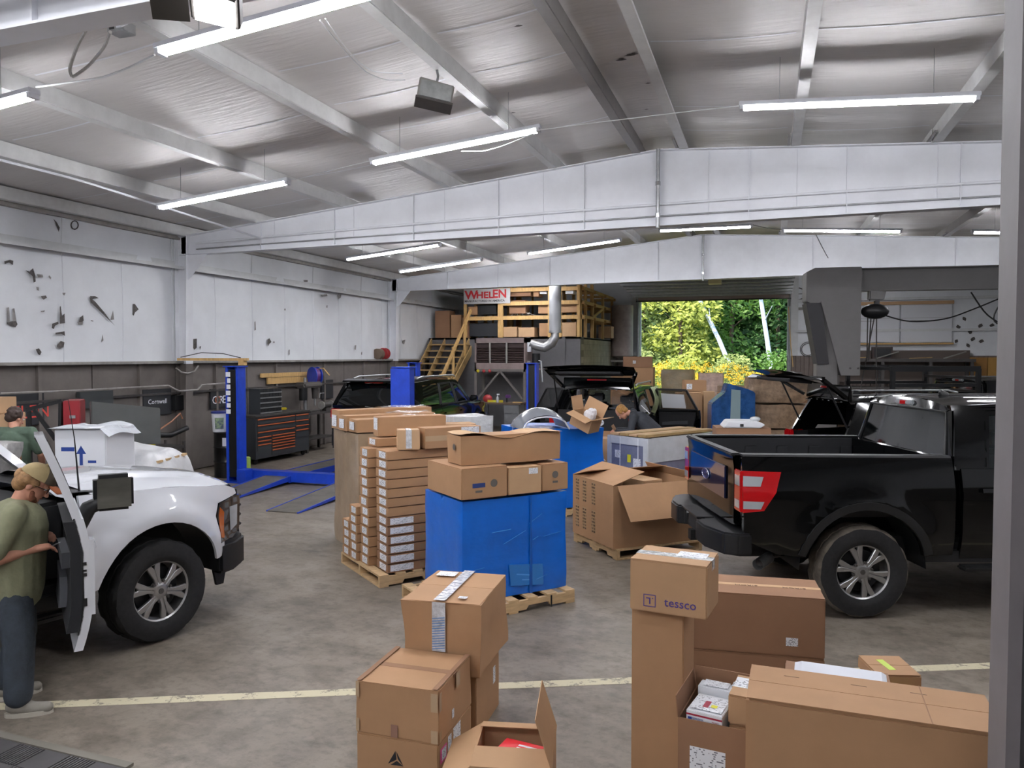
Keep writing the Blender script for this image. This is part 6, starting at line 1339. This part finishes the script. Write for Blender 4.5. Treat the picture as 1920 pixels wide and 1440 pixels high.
# white covered boards
for i, (a, b, lb) in enumerate(((2.45, 4.48, 'left white sheet board on the back wall'), (4.53, 6.15, 'right white sheet board with creases on the back wall'))):
    t = thing('sheet_board', lb, 'board', (a, YB - .12, 2.84)); MB().grid(lambda u, v: (u * (b - a), -.004 * math.sin(u * 14 + v * 9), v * 1.33), 14, 8).build('sheet', M('sheet_white', 'D8DAE0', .5), t, smooth=60); B('frame', 0, b - a, .004, .1, 0, 1.33, 'white_paint', t)
    B('line', 0, b - a, -.008, -.004, .86, .868, 'rail_grey', t); B('text_line', .3, (b - a) * .6, -.008, -.004, .76, .775, 'rail_grey', t)
o = B('sill_board', 2.4, 6.2, YB - .22, YB - .1, 2.76, 2.82, 'pine'); tag(o, 'pale timber ledge below the white sheet boards', 'ledge')
o = B('header_board', 2.9, 6.2, YB - .16, YB - .13, 4.18, 4.30, 'card_c'); tag(o, 'pale timber strip above the white sheet boards', 'board')
wk = thing('wall_bench', 'long dark bench loaded with scrap along the back wall', 'bench', (2.3, YB - 1.1, 0)); B('top', 0, 4.4, 0, .9, 2.15, 2.25, 'dark_metal', wk)
for x in (.05, 1.5, 3.0, 4.25): B('leg', x, x + .1, .05, .15, 0, 2.15, 'dark_metal', wk); B('leg', x, x + .1, .75, .85, 0, 2.15, 'dark_metal', wk)
B('back_board', 0, 4.4, .86, .9, 1.4, 2.55, M('bench_brown', '5A4F49', .7), wk); B('shelf', 0, 4.4, 0, .9, 1.2, 1.26, 'dark_metal', wk)
for i, (x, w, z, m, lb) in enumerate(((.3, .7, 2.25, 'dark_metal', 'dark square box on the back wall bench'), )):
    t = thing('speaker_box', lb, 'box', (2.3 + 1.25, YB - .70, 2.252)); B('body', 0, .65, 0, .4, 0, .42, 'louvre_brown', t); B('grille', .05, .6, -.01, 0, .05, .37, 'black_metal', t)
for i in range(4):
    o = MB().bar((2.6 + i * 1.05, YB - 1.0, 2.27), (3.35 + i * 1.05, YB - .6, 2.30 + .2 * (i % 2)), .06, .03).build('scrap_strip', 'rail_grey' if i % 2 else 'pine_dark'); tag(o, ('short', 'tilted grey', 'long pale', 'rear tilted')[i] + ' scrap strip lying on the back wall bench', 'scrap')
o = thing('brown_partition', 'tall brown board partition at the right of the back wall', 'partition', (6.65, YB - .5, 0)); B('panel', 0, .52, 0, .1, 0, 2.30, M('part_brown', '9A6E35', .6, n=.1, ns=2), o); B('panel', .54, 1.2, 0, .1, 0, 2.30, M('part_brown2', 'A9803F', .6, n=.1, ns=2), o)
o = thing('wire_coil', 'grey wire coil hung on the back wall left of the crane', 'cable', (at(1515, 655, y=YB - .05).x, YB - .05, at(1515, 655, y=YB - .05).z)); 
for r_ in (.22, .27): MB().tube([(r_ * math.cos(k * .3307), -.01 * r_, r_ * math.sin(k * .3307)) for k in range(20)], .012, 5).build('loop', 'dark_metal', o, smooth=50)
o = MB().tube([at(1478, 575, y=29.6), at(1483, 650, y=29.6), at(1487, 688, y=29.6)], .015, 5).build('pull_rope', 'pine', None, smooth=50); tag(o, 'yellow pull rope hanging beside the overhead door', 'rope')
meter = thing('gas_meter', 'pinkish tank with pipes standing left of the overhead door', 'tank', (-5.35, 29.9, 0)); MB().cyl((0, 0, 2.35), (0, 0, 4.3), .42, n=20).build('tank', M('tank_pink', 'A0938E', .5, n=.2, ns=3), meter, smooth=40); MB().cyl((0, 0, 2.2), (0, 0, 2.35), .1, .42, 20).build('cone', 'tank_pink', meter, smooth=40); B('shelf', -.5, .4, -.3, .3, 2.12, 2.2, 'rail_grey', meter)
for x in (-.4, .3): MB().cyl((x, 0, 0), (x, 0, 2.12), .07, n=10).build('leg', 'louvre_brown', meter, smooth=40)
# =====================================================================
# PEOPLE
# =====================================================================
skin_m = M('skin', 'C99279', .55, n=.06, ns=20); 
def person(label, loc, rz, J, shirt, pants, hair, shoes, skin='skin', cap=None, glasses=False, beard=None, sleeve=.8, hood=False, long_sleeve=False, hand_curl=.6):
    g = thing('person', label, 'person', loc, R(rz)); V = Vector
    rot = Matrix.Rotation(J.get('tilt', 0), 3, 'Y') @ Matrix.Identity(3)
    yawm = Matrix.Rotation(J.get('yaw', 0), 3, 'Z'); rot = yawm @ rot
    Hc = V(J['head']); T = lambda p: Hc + rot @ V(p); ti = J.get('tilt', 0)
    pel, chest, neck = V(J['pel']), V(J['chest']), V(J['neck']); sh = J.get('sh', .19)
    fw = J.get('bulk', 1.0)
    caps = []; balls = []
    # ---- head, neck, forearms, hands as one skin
    caps += [(neck - (V(T((0, 0, 0))) - neck) * .3, T((-.015, 0, -.05)), .058, .055)]
    balls += [(T((-.005, 0, .02)), .098, .078, .105, ti), (T((.03, 0, -.045)), .070, .062, .082, ti), (T((.055, 0, -.088)), .042, .042, .036, ti), (T((.075, 0, .02)), .03, .055, .022, ti)]
    caps += [(T((.098, 0, -.008)), T((.116, 0, -.036)), .011, .015)]
    for s in (-1, 1): balls += [(T((-.008, s * .078, -.018)), .020, .012, .032, ti)]
    for i, s in enumerate((1, -1)):
        el, wr = V(J['elbow'][i]), V(J['wrist'][i]); shp = V(J['shoulder'][i])
        if not long_sleeve: caps += [(shp.lerp(el, .55), el, .050, .046), (el, wr, .047, .030)]
        d = (V(J['hand'][i]) - wr).normalized(); nrm = V(J.get('palm', ((0, 0, -1), (0, 0, -1)))[i]).normalized(); sd = d.cross(nrm).normalized(); nrm = sd.cross(d).normalized() * (1 if sd.cross(d).dot(nrm) > 0 else -1)
        k0 = wr + d * .085
        caps += [(wr + d * .01, k0, .028, .024), (wr + d * .03 + sd * .022, k0 + sd * .026, .018, .014), (wr + d * .03 - sd * .022, k0 - sd * .026, .018, .014)]
        for f, ln in zip((-1.5, -.5, .5, 1.5), (.066, .078, .074, .056)):
            a = k0 + sd * (f * .018); c = hand_curl
            b = a + (d * math.cos(c * .6) + nrm * math.sin(c * .6)) * ln * .5; e = b + (d * math.cos(c * 1.7) + nrm * math.sin(c * 1.7)) * ln * .5
            caps += [(a, b, .0095, .009), (b, e, .009, .0075)]
        th0 = wr + d * .03 - sd * .03 * s; th1 = th0 + (d * .6 - sd * .6 * s + nrm * .5).normalized() * .045; th2 = th1 + (d * .9 + nrm * .4).normalized() * .032
        caps += [(th0, th1, .014, .012), (th1, th2, .011, .009)]
    body = blob('body', caps, skin, g, .0065, 5, balls)
    # ---- face
    for s in (-1, 1):
        MB().ball(T((.083, s * .030, .003)), .0125, n=10, m=7).build('eye', M('eye_white', 'E4E0DA', .3), g, smooth=60); MB().ball(T((.0925, s * .030, .001)), .0055, n=8, m=6).build('iris', M('iris', '2B211B', .3), g, smooth=60)
        MB().tube([T((.088, s * .045, .022)), T((.096, s * .03, .027)), T((.094, s * .014, .022))], .005, 5).build('eyebrow', hair, g, smooth=60)
    MB().tube([T((.088, -.022, -.068)), T((.098, 0, -.066)), T((.088, .022, -.068))], [.004, .007, .004], 6).build('lips', M('lips', 'A8645A', .5), g, smooth=60)
    # ---- hair
    hb = [(T((-.028, 0, .030)), .102, .088, .100, ti), (T((-.055, 0, -.03)), .062, .078, .062, ti)] if not cap else [(T((-.045, 0, -.005)), .075, .084, .060, ti), (T((-.06, 0, -.04)), .058, .074, .055, ti)]
    for s in (-1, 1): hb += [(T((-.012, s * .070, .025 if not cap else .012)), .055, .022, .052 if not cap else .035, ti)]
    rh = random.Random(3)
    for k in range(22):
        a = rh.uniform(0, 6.28); e = rh.uniform(-.5, .9 if not cap else .1); p = (-.035 - .085 * math.cos(e) * abs(math.cos(a)) * .9, .085 * math.cos(e) * math.sin(a), .02 + .095 * math.sin(e)); hb += [(T(p), .024, .022, .022, ti)]
    blob('hair', [], hair, g, .008, 2, hb)
    if beard: blob('beard', [(T((.055, -.04, -.085)), T((.055, .04, -.085)), .024, .024), (T((.03, -.058, -.05)), T((.05, -.045, -.09)), .016, .02), (T((.03, .058, -.05)), T((.05, .045, -.09)), .016, .02), (T((.07, -.02, -.098)), T((.07, .02, -.098)), .022, .022)], beard, g, .007, 3)
    if cap:
        def dome(u0, u1):
            return lambda u, v: T((.004 + .118 * math.cos((u0 + (u1 - u0) * u)) * math.cos(v * 1.5), .098 * math.sin((u0 + (u1 - u0) * u)) * math.cos(v * 1.5), .042 + .098 * math.sin(v * 1.5)))
        cf = MB().grid(dome(-1.15, 1.15), 16, 10).build('cap_front', cap[1], g, smooth=60); MB().grid(dome(1.15, 5.13), 20, 10).build('cap_crown', cap[0], g, smooth=60)
        MB().grid(lambda u, v: T((.095 + .10 * v * (1 - .35 * (2 * u - 1) ** 2), (2 * u - 1) * .082, .045 - .012 * v - .018 * (2 * u - 1) ** 2)), 12, 5).build('cap_brim', cap[2], g, smooth=60)
        MB().grid(lambda u, v: T((.093 + .10 * v * (1 - .35 * (2 * u - 1) ** 2), (2 * u - 1) * .082, .051 - .012 * v - .018 * (2 * u - 1) ** 2)), 12, 5).build('brim_top', cap[2], g, smooth=60)
        MB().ball(T((0, 0, .142)), .009, n=8, m=5).build('cap_button', cap[0], g, smooth=60)
    if glasses:
        gm = 'black_metal'
        for s in (-1, 1):
            MB().tube([T((.104, s * .032 + .023 * math.cos(k * .5236), -.002 + .018 * math.sin(k * .5236))) for k in range(13)], .0022, 5).build('glasses_rim', gm, g); MB().tube([T((.102, s * .056, .004)), T((.05, s * .082, .004)), T((0, s * .086, -.002))], .0022, 5).build('glasses_temple', gm, g)
        MB().tube([T((.106, -.009, .002)), T((.106, .009, .002))], .0022, 5).build('glasses_bridge', gm, g)
    # ---- shirt
    sc = [(pel + V((0, 0, J.get('hem', .04))), chest, .155 * fw, .165 * fw), (pel + V((.0, -.06, J.get('hem', .02))), chest + V((0, -.07, 0)), .13 * fw, .125 * fw), (pel + V((0, .06, J.get('hem', .02))), chest + V((0, .07, 0)), .13 * fw, .125 * fw), (V(J['shoulder'][0]), V(J['shoulder'][1]), .078, .078), (chest, neck - (neck - chest) * .25, .13, .075)]
    for i in (0, 1):
        shp, el, wr = V(J['shoulder'][i]), V(J['elbow'][i]), V(J['wrist'][i])
        sc += [(shp, shp.lerp(el, sleeve), .080, .072 if not long_sleeve else .062)]
        if long_sleeve: sc += [(el, wr, .062, .045)]
    if hood: sc += [(neck + V((-.06, -.09, .0)), neck + V((-.06, .09, .0)), .055, .055), (neck + V((-.1, 0, -.03)), neck + V((-.06, 0, .03)), .075, .06)]
    blob('hoodie' if hood else 'shirt', sc, shirt, g, .011, 4)
    # ---- trousers and shoes
    hp = J['hip']; pc = [(V(hp[0]) - V((0, 0, .05)), V(hp[1]) - V((0, 0, .05)), .104 * fw, .104 * fw), (pel - V((0, 0, .06)), pel - V((0, 0, .03)), .11 * fw, .11 * fw)]
    for i in (0, 1): pc += [(V(hp[i]), V(J['knee'][i]), .100 * fw, .080 * fw), (V(J['knee'][i]), V(J['ankle'][i]) + V((0, 0, .05)), .080 * fw, .072 * fw)]
    blob('trousers', pc, pants, g, .012, 4)
    for i in (0, 1):
        a = V(J['ankle'][i]); fd = J.get('foot', ((1, 0, 0), (1, 0, 0)))[i]; f = V(fd)
        s_ = blob('shoe', [(a + V((0, 0, -.02)) - f * .03, a + V((0, 0, -.035)) + f * .05, .048, .046), (a + V((0, 0, -.045)) + f * .05, a + V((0, 0, -.05)) + f * .17, .044, .036)], shoes, g, .008, 3)
        so_ = MB(); n = 14; pts = []
        sdv = V((-f.y, f.x, 0))
        for k in range(n):
            t = 2 * math.pi * k / n; pts.append(a + f * (.06 + .145 * math.cos(t)) + sdv * (.045 * math.sin(t)) )
        so_.add([(p.x, p.y, 0) for p in pts] + [(p.x, p.y, .03) for p in pts], [tuple(range(n)), tuple(range(2 * n - 1, n - 1, -1))] + [(k, (k + 1) % n, (k + 1) % n + n, k + n) for k in range(n)])
        so_.build('sole', M('sole', 'B9B4A8', .7), s_)
    return g
sh_green = M('shirt_green', '86876B', .85, n=.12, ns=9, bump=.6, bs=14); jean = M('jeans_dark', '39414A', .85, n=.2, ns=14, bump=.4, bs=20)
hair_b = M('hair_blond', '9A7650', .7, n=.3, ns=40); cap_t = M('cap_tan', '9C8A63', .8, n=.1, ns=20); cap_d = M('cap_brown', '524A3C', .8); cap_o = M('cap_orange', 'B5663C', .8)
p1 = person('worker in tan cap and olive shirt working at the open door of the white pickup', (-4.775, 3.82, 0), 46,
    dict(pel=(0, 0, .90), chest=(.02, 0, 1.22), neck=(.06, 0, 1.40), head=(.13, 0, 1.505), tilt=.62, shoulder=((.03, .19, 1.33), (.03, -.19, 1.33)), elbow=((-.02, .28, 1.09), (-.10, -.27, 1.06)), wrist=((.14, .14, 1.13), (.13, -.14, 1.085)),
         hand=((.24, .04, 1.13), (.25, -.09, 1.085)), hip=((0, .09, .86), (0, -.09, .86)), knee=((.03, .14, .47), (.04, -.14, .47)), ankle=((-.06, .17, .09), (.03, -.17, .09)), foot=((.97, .2, 0), (.97, -.2, 0)), bulk=1.2, hem=-.09),
    sh_green, jean, hair_b, M('shoe_grey', '8F8B82', .8, n=.1, ns=12), cap=(cap_t, cap_d, cap_o), glasses=True, beard=M('beard', '7A4A34', .8, n=.3, ns=40))
o = MB().tube([(.20, -.09, 1.07), (.28, -.03, 1.09)], .004, 6).build('screwdriver', 'galv', None); o.matrix_world = Matrix.Translation((-4.775, 3.82, 0)) @ Matrix.Rotation(R(46), 4, 'Z'); tag(o, 'thin screwdriver held by the worker at the open door', 'screwdriver')
p2 = person('worker in a green t-shirt with dark hair seen from behind at the left edge', (-8.90, 7.17, 0), 118,
    dict(pel=(0, 0, .94), chest=(.0, 0, 1.28), neck=(.03, 0, 1.47), head=(.08, 0, 1.59), tilt=.45, yaw=-.5, shoulder=((.0, .20, 1.40), (.0, -.20, 1.40)), elbow=((.05, .27, 1.12), (.06, -.29, 1.13)), wrist=((.22, .2, .95), (.22, -.24, .93)),
         hand=((.3, .18, .88), (.3, -.22, .86)), hip=((0, .09, .9), (0, -.09, .9)), knee=((.02, .11, .49), (.02, -.11, .49)), ankle=((0, .12, .09), (0, -.12, .09))),
    M('shirt_dark_green', '4F6152', .85, n=.1, ns=8, bump=.5, bs=12), jean, M('hair_dark', '35261F', .6, n=.3, ns=40), 'black_plastic')
p3 = person('worker in a dark grey hoodie bending over boxes behind the black SUV', (-1.93, 14.07, 0), 189,
    dict(pel=(-.02, 0, .93), chest=(.24, 0, 1.19), neck=(.44, 0, 1.32), head=(.58, 0, 1.335), tilt=1.05, shoulder=((.37, .19, 1.26), (.37, -.19, 1.26)), elbow=((.42, .25, 1.0), (.40, .25 - .5, .98)), wrist=((.66, .14, .99), (.66, -.10, 1.0)),
         hand=((.78, .1, .97), (.78, -.08, .98)), hip=((-.02, .09, .9), (-.02, -.09, .9)), knee=((.06, .11, .49), (.08, -.11, .49)), ankle=((-.05, .13, .09), (0, -.13, .09))),
    M('hoodie_grey', '3C3F45', .9, n=.12, ns=8, bump=.5, bs=12), M('trouser_black', '202226', .85), M('hair_ginger', 'A67A42', .7, n=.35, ns=40), 'black_plastic', hood=True, long_sleeve=True)
bk = MATS['paper']
for i, (dx, dz) in enumerate(((.10, 1.265), (.02, 1.19))):
    o = MB().box(-.05, .05, -.12, .12, 0, .004).build('back_print', bk, p3); o.location = (dx + .10, -.02, dz + .16 - i * .0); o.rotation_euler = (0, R(-45), 0)
# =====================================================================
# OVERHEAD FITTINGS
# =====================================================================
fl = thing('flood_light', 'lit flood light with two dark shades hanging at the top left', 'flood light', tuple(at(400, 8, z=4.14))); fl.rotation_euler = (R(-30), R(10), R(30)); fl.scale = (.82, .82, .82)
B('housing', -.15, .15, -.17, .17, .02, .12, 'dark_metal', fl, .01); B('lit_panel', -.12, .12, -.15, .15, .005, .02, M('flood_panel', 'FFFFFF', .4, emit=TUBE * .3), fl)
for q in (((-.15, .02, .0), (-.36, .02, -.06)), ((.05, -.17, .0), (.06, -.23, -.2))):
    MB().bar(q[0], q[1], .30 if q[0][0] < 0 else .24, .008, (0, 0, 1)).build('shade', M('shade_dark', '3A3733', .6), fl)
MB().tube([(0, 0, .12), (0, .05, .42)], .02, 8).build('stem', 'galv', fl, smooth=50)
bx_ = thing('box_light', 'old grey box flood light hanging below a purlin near the ridge', 'flood light', (-3.45, 7.75, 5.06)); bx_.rotation_euler = (R(-10), R(10), R(28))
MB().prism([(-.19, 0), (.19, 0), (.19, .22), (-.19, .24)], -.10, .10, 'xz').build('housing', M('box_grey', '7E7B76', .5), bx_, bevel=.01); B('glass', -.17, .17, -.115, -.10, .02, .20, M('old_glass', '8F9190', .15, n=.2, ns=6, coat=.5), bx_); B('rim', -.2, .2, -.12, .1, -.015, .01, 'dark_metal', bx_)
MB().tube([(0, 0, .23), (0, 0, .34), (-.03, .03, .45)], .015, 6).build('bracket', 'galv', bx_, smooth=50)
jb = thing('junction_box', 'open metal junction box with white cables at the upper left', 'junction box', (-5.3, 5.36, 5.12)); B('box', -.09, .09, -.07, .07, 0, .09, 'galv', jb, .005); B('knockout', -.06, -.01, -.075, -.07, .02, .06, 'black_plastic', jb); B('receptacle', .02, .07, -.08, -.07, .02, .07, 'paper', jb)
MB().tube([(0, 0, .08), (0, 0, .25)], .012, 6).build('stem', 'galv', jb)
def cable(label, pts, r=.007, mat='girt_white', name='ceiling_cable', z=5.15):
    P = [at(px, py, z=(q[0] if q else z)) for px, py, *q in pts]
    out = []
    for a, b in zip(P[:-1], P[1:]):
        for k in range(4): out.append(a.lerp(b, k / 4))
    out.append(P[-1])
    sm = [out[0]] + [(out[i - 1] + out[i] * 2 + out[i + 1]) / 4 for i in range(1, len(out) - 1)] + [out[-1]]
    o = MB().tube(sm, r, 6).build(name, mat, None, smooth=50); return tag(o, label, 'cable')
cable('loop of grey cable hanging below the junction box', [(207, 60), (195, 90), (165, 125), (135, 146), (130, 130), (145, 85), (165, 50)], .014, 'girt_dirty', z=5.0)
cable('white cable running from the junction box to the left strip light', [(290, 103), (240, 128), (195, 145), (130, 155), (68, 163)], .010, z=5.0)
cable('white cable rising from the junction box to the roof', [(228, 48), (262, 30), (263, 15), (255, -10)], .012, z=5.1)
cable('pair of thin white cables sagging below the near strip light', [(600, 38), (625, 70), (655, 105), (685, 135), (720, 150), (760, 150)], .006)
cable('second thin white cable sagging beside the pair', [(610, 35), (640, 80), (670, 115), (700, 135), (755, 138)], .006)
cable('white conduit running from the left wall to the frame', [(0, 300), (150, 338), (300, 386, 4.7), (400, 418, 4.62), (490, 447, 4.60)], .018, 'white_paint', 'ceiling_conduit', 4.75)
cable('thin wire linking the ridge strip lights', [(1010, 244), (1100, 232), (1200, 220), (1300, 208), (1385, 199)], .006, z=5.1)
cable('white wire dangling under the ridge strip light', [(865, 284), (905, 284), (940, 275), (972, 262), (1000, 250)], .006, z=5.02)
cable('thin wire from the left strip light to the next purlin', [(528, 343), (580, 330), (650, 312), (703, 300)], .005, z=4.85)
cable('dark cable hanging from the rear bay beside the crane', [(1530, 440), (1545, 470), (1565, 505)], .01, 'black_plastic', z=4.9)
cable('thin dark conduit hanging from the ridge of the rear frame', [(1412, 422), (1440, 428), (1465, 430)], .008, 'dark_metal', z=5.2)
# =====================================================================
# OUTDOORS
# =====================================================================
gnd = MB().grid(lambda u, v: (-40 + 80 * u, YB + .3 + 45 * v, -.12 + 1.0 * smoothstep(.12, .5, v) + .15 * mnoise.noise(Vector((u * 30, v * 20, 0)))), 40, 30).build('ground', M('grass_ground', '6E7440', .9, n=.4, ns=1.5), None, smooth=60); tag(gnd, kind='structure')
apr = B('apron', -12, 9, YB + .2, YB + 2.2, -.14, -.02, M('apron_conc', '9A968C', .8, n=.1, ns=3)); tag(apr, kind='structure')
def leaf_mat(name, c1, c2):
    m = M(name, c1, .6, n=.1, ns=1.1, n2=c2, detail=6); nt = m.node_tree; b = nt.nodes['Principled BSDF']; tr = nt.nodes.new('ShaderNodeBsdfTranslucent'); mx = nt.nodes.new('ShaderNodeMixShader'); mx.inputs[0].default_value = .35
    src = b.inputs['Base Color'].links[0].from_socket; nt.links.new(src, tr.inputs[0]); out = nt.nodes['Material Output']; nt.links.new(b.outputs[0], mx.inputs[1]); nt.links.new(tr.outputs[0], mx.inputs[2]); nt.links.new(mx.outputs[0], out.inputs[0]); return m
LM = [leaf_mat('leaf_yellow', 'B9BE55', '6F8433'), leaf_mat('leaf_green', '6F9A3A', '2F5A22'), leaf_mat('leaf_dark', '4E7A35', '1F3F1B'), leaf_mat('leaf_pale', 'A9B46A', '5E7A40')]
gold = leaf_mat('goldenrod', 'F2C21E', 'C9A01C')
rl = random.Random(11)
def leaves(mb, c, rx, ry, rz_, n, s, flat=.5):
    for _ in range(n):
        while True:
            p = Vector((rl.uniform(-1, 1), rl.uniform(-1, 1), rl.uniform(-1, 1)))
            if .25 < p.length < 1: break
        q = Vector(c) + Vector((p.x * rx, p.y * ry, p.z * rz_)); a = Vector((rl.uniform(-1, 1), rl.uniform(-1, 1) * flat, rl.uniform(-.6, .6))).normalized(); b = a.cross(Vector((rl.uniform(-.5, .5), -1, rl.uniform(-.2, .9)))).normalized(); k = s * rl.uniform(.6, 1.3)
        mb.add([q - a * k, q + b * k * .45, q + a * k, q - b * k * .45], [(0, 1, 2, 3)])
def tree(label, x, y, h, r, mat, lean=(0, 0), birch=False, n=3200, s=.15, low=.1, name='tree'):
    g = thing(name, label, 'tree', (x, y, .3)); tm = M('birch_bark', 'B9C2CC', .7, n=.35, ns=5, nst=(1, 1, 5)) if birch else M('bark', '5A4C3E', .85)
    pts = [(lean[0] * t * h, lean[1] * t * h, t * h) for t in (0, .3, .6, 1)]
    MB().tube([(p[0], p[1], p[2] - .5 * (i == 0)) for i, p in enumerate(pts)], [.14 + .03 * (not birch), .12, .10, .05], 10).build('trunk', tm, g, smooth=60)
    for k in range(4):
        t = .4 + .13 * k; b = (lean[0] * t * h, lean[1] * t * h, t * h); MB().tube([b, (b[0] + rl.uniform(-1, 1) * r * .6, b[1] + rl.uniform(-.5, .5) * r, b[2] + r * .5)], [.04, .012], 6).build('branch', tm, g, smooth=60)
    mb = MB(); cx, cy = lean[0] * h * .7, lean[1] * h * .7
    for k in range(9):
        c = (cx + rl.uniform(-.8, .8) * r * .8, cy + rl.uniform(-.7, .7) * r * .6, h * low + (h * 1.05 - h * low) * (k + .5) / 9); leaves(mb, c, r * .75, r * .6, h * .13, n // 9, s)
    o = mb.build('foliage', mat, g, fix=False); o['kind'] = 'stuff'
    return g
tree('birch with pale trunk leaning left beyond the door', -1.0, 41.5, 9.5, 1.6, LM[1], (-.48, .02), True, 1500, .13, .75)
tree('birch with pale nearly upright trunk beyond the door', .45, 41.2, 9.5, 1.5, LM[1], (-.16, .02), True, 1500, .13, .75)
TR = [(-9.5, 42, 7.5, 2.4, 0, 'yellow green tree at the far left of the door view'), (-6.6, 43.5, 8, 2.3, 3, 'pale green tree left of the leaning birch'), (-4.4, 42.2, 6.5, 1.9, 0, 'low yellow green tree beside the pale tree'), (-2.0, 45, 9, 2.4, 1, 'green tree behind the leaning birch'), (.6, 45.5, 9, 2.4, 2, 'dark green tree behind the upright birch'), (3.4, 44, 9, 2.5, 1, 'bright green tree at the right of the door view'), (6.2, 44.5, 8.5, 2.4, 2, 'dark tree beyond the right door jamb'),
 (-13, 43, 8, 2.6, 1, 'green tree beyond the left door jamb'), (9.5, 44, 8.5, 2.6, 1, 'green tree hidden behind the right part of the back wall'), (-.9, 47.4, 10.5, 2.6, 2, 'dark tree filling the gap between the two birches'), (-8.2, 48, 11, 3.2, 2, 'tall dark tree at the back left'), (-3.6, 49, 11.5, 3.2, 2, 'tall dark tree at the back centre'), (1.6, 49, 11.5, 3.2, 2, 'tall dark tree at the back right'), (6.5, 49.5, 11, 3.2, 2, 'tall dark tree at the far back right')]
for i, (x, y, h, r, k, lb) in enumerate(TR): tree(lb, x, y, h, r, LM[k], (rl.uniform(-.05, .05), 0), n=3600 if y < 47 else 5200, s=.15 if y < 47 else .30)
for i, (x, y, h, r, k, lb) in enumerate(((-7.2, 38.6, 2.6, 1.5, 3, 'pale shrub at the left behind the goldenrod'), (-4.3, 38.9, 2.2, 1.4, 0, 'yellowish shrub in the middle behind the goldenrod'), (-1.6, 39.2, 2.2, 1.3, 3, 'pale shrub at the foot of the leaning birch'), (.9, 38.6, 2.4, 1.3, 1, 'green shrub at the foot of the upright birch'), (2.9, 37.6, 2.6, 1.4, 2, 'dark green shrub at the right of the door view'), (5.2, 38.2, 2.6, 1.5, 1, 'green shrub beyond the right jamb'))):
    g = thing('shrub', lb, 'shrub', (x, y, .1)); MB().tube([(0, 0, -.3), (.1, 0, h * .5)], .03, 6).build('stem', 'bark', g); mb = MB()
    for q in range(5): leaves(mb, (rl.uniform(-.6, .6) * r, rl.uniform(-.5, .5), h * (.25 + .15 * q)), r * .7, .6, h * .22, 380, .085)
    o = mb.build('foliage', LM[k], g, fix=False); o['kind'] = 'stuff'
gs, gf = MB(), MB()
for k in range(950):
    x = rl.uniform(-12, 7); y = rl.choice((rl.uniform(34.3, 36.5), rl.uniform(36.3, 38.4))); z0 = -.1 + .55 * smoothstep(33, 42, y); h = rl.uniform(.9, 1.5) + (.3 if x < -1 else -.1) * smoothstep(35, 38, y)
    lx_ = rl.uniform(-.15, .15)
    gs.add([(x - .008, y, z0), (x + .008, y, z0), (x + lx_, y, z0 + h)], [(0, 1, 2)])
    for q in range(9):
        t = rl.uniform(.15, .85); a = rl.uniform(0, 6.28); p = Vector((x + lx_ * t, y, z0 + h * t)); dv = Vector((math.cos(a) * .14, math.sin(a) * .14, .06)); w = Vector((0, 0, .03))
        gs.add([p, p + dv * .5 + w, p + dv, p + dv * .5 - w], [(0, 1, 2, 3)])
    if rl.random() < (.85 if x < 0 else .35):
        leaves(gf, (x + lx_, y, z0 + h), .16, .14, .13, 16, .035)
o = gs.build('goldenrod_stems', LM[3], None, fix=False); tag(o, 'green goldenrod stems and weeds growing behind the building', 'plants', kind='stuff')
o = gf.build('goldenrod_flowers', gold, None, fix=False); tag(o, 'yellow goldenrod blossoms behind the building', 'flowers', kind='stuff')
hill = MB().grid(lambda u, v: (-45 + 90 * u, 54 + 8 * v, -1 + 16 * v + 1.5 * mnoise.noise(Vector((u * 14, v * 5, 2)))), 30, 8).build('wooded_hill', M('hill_green', '24401C', .9, n=.5, ns=2.5, bump=1, bs=3), None, smooth=60); tag(hill, kind='structure')
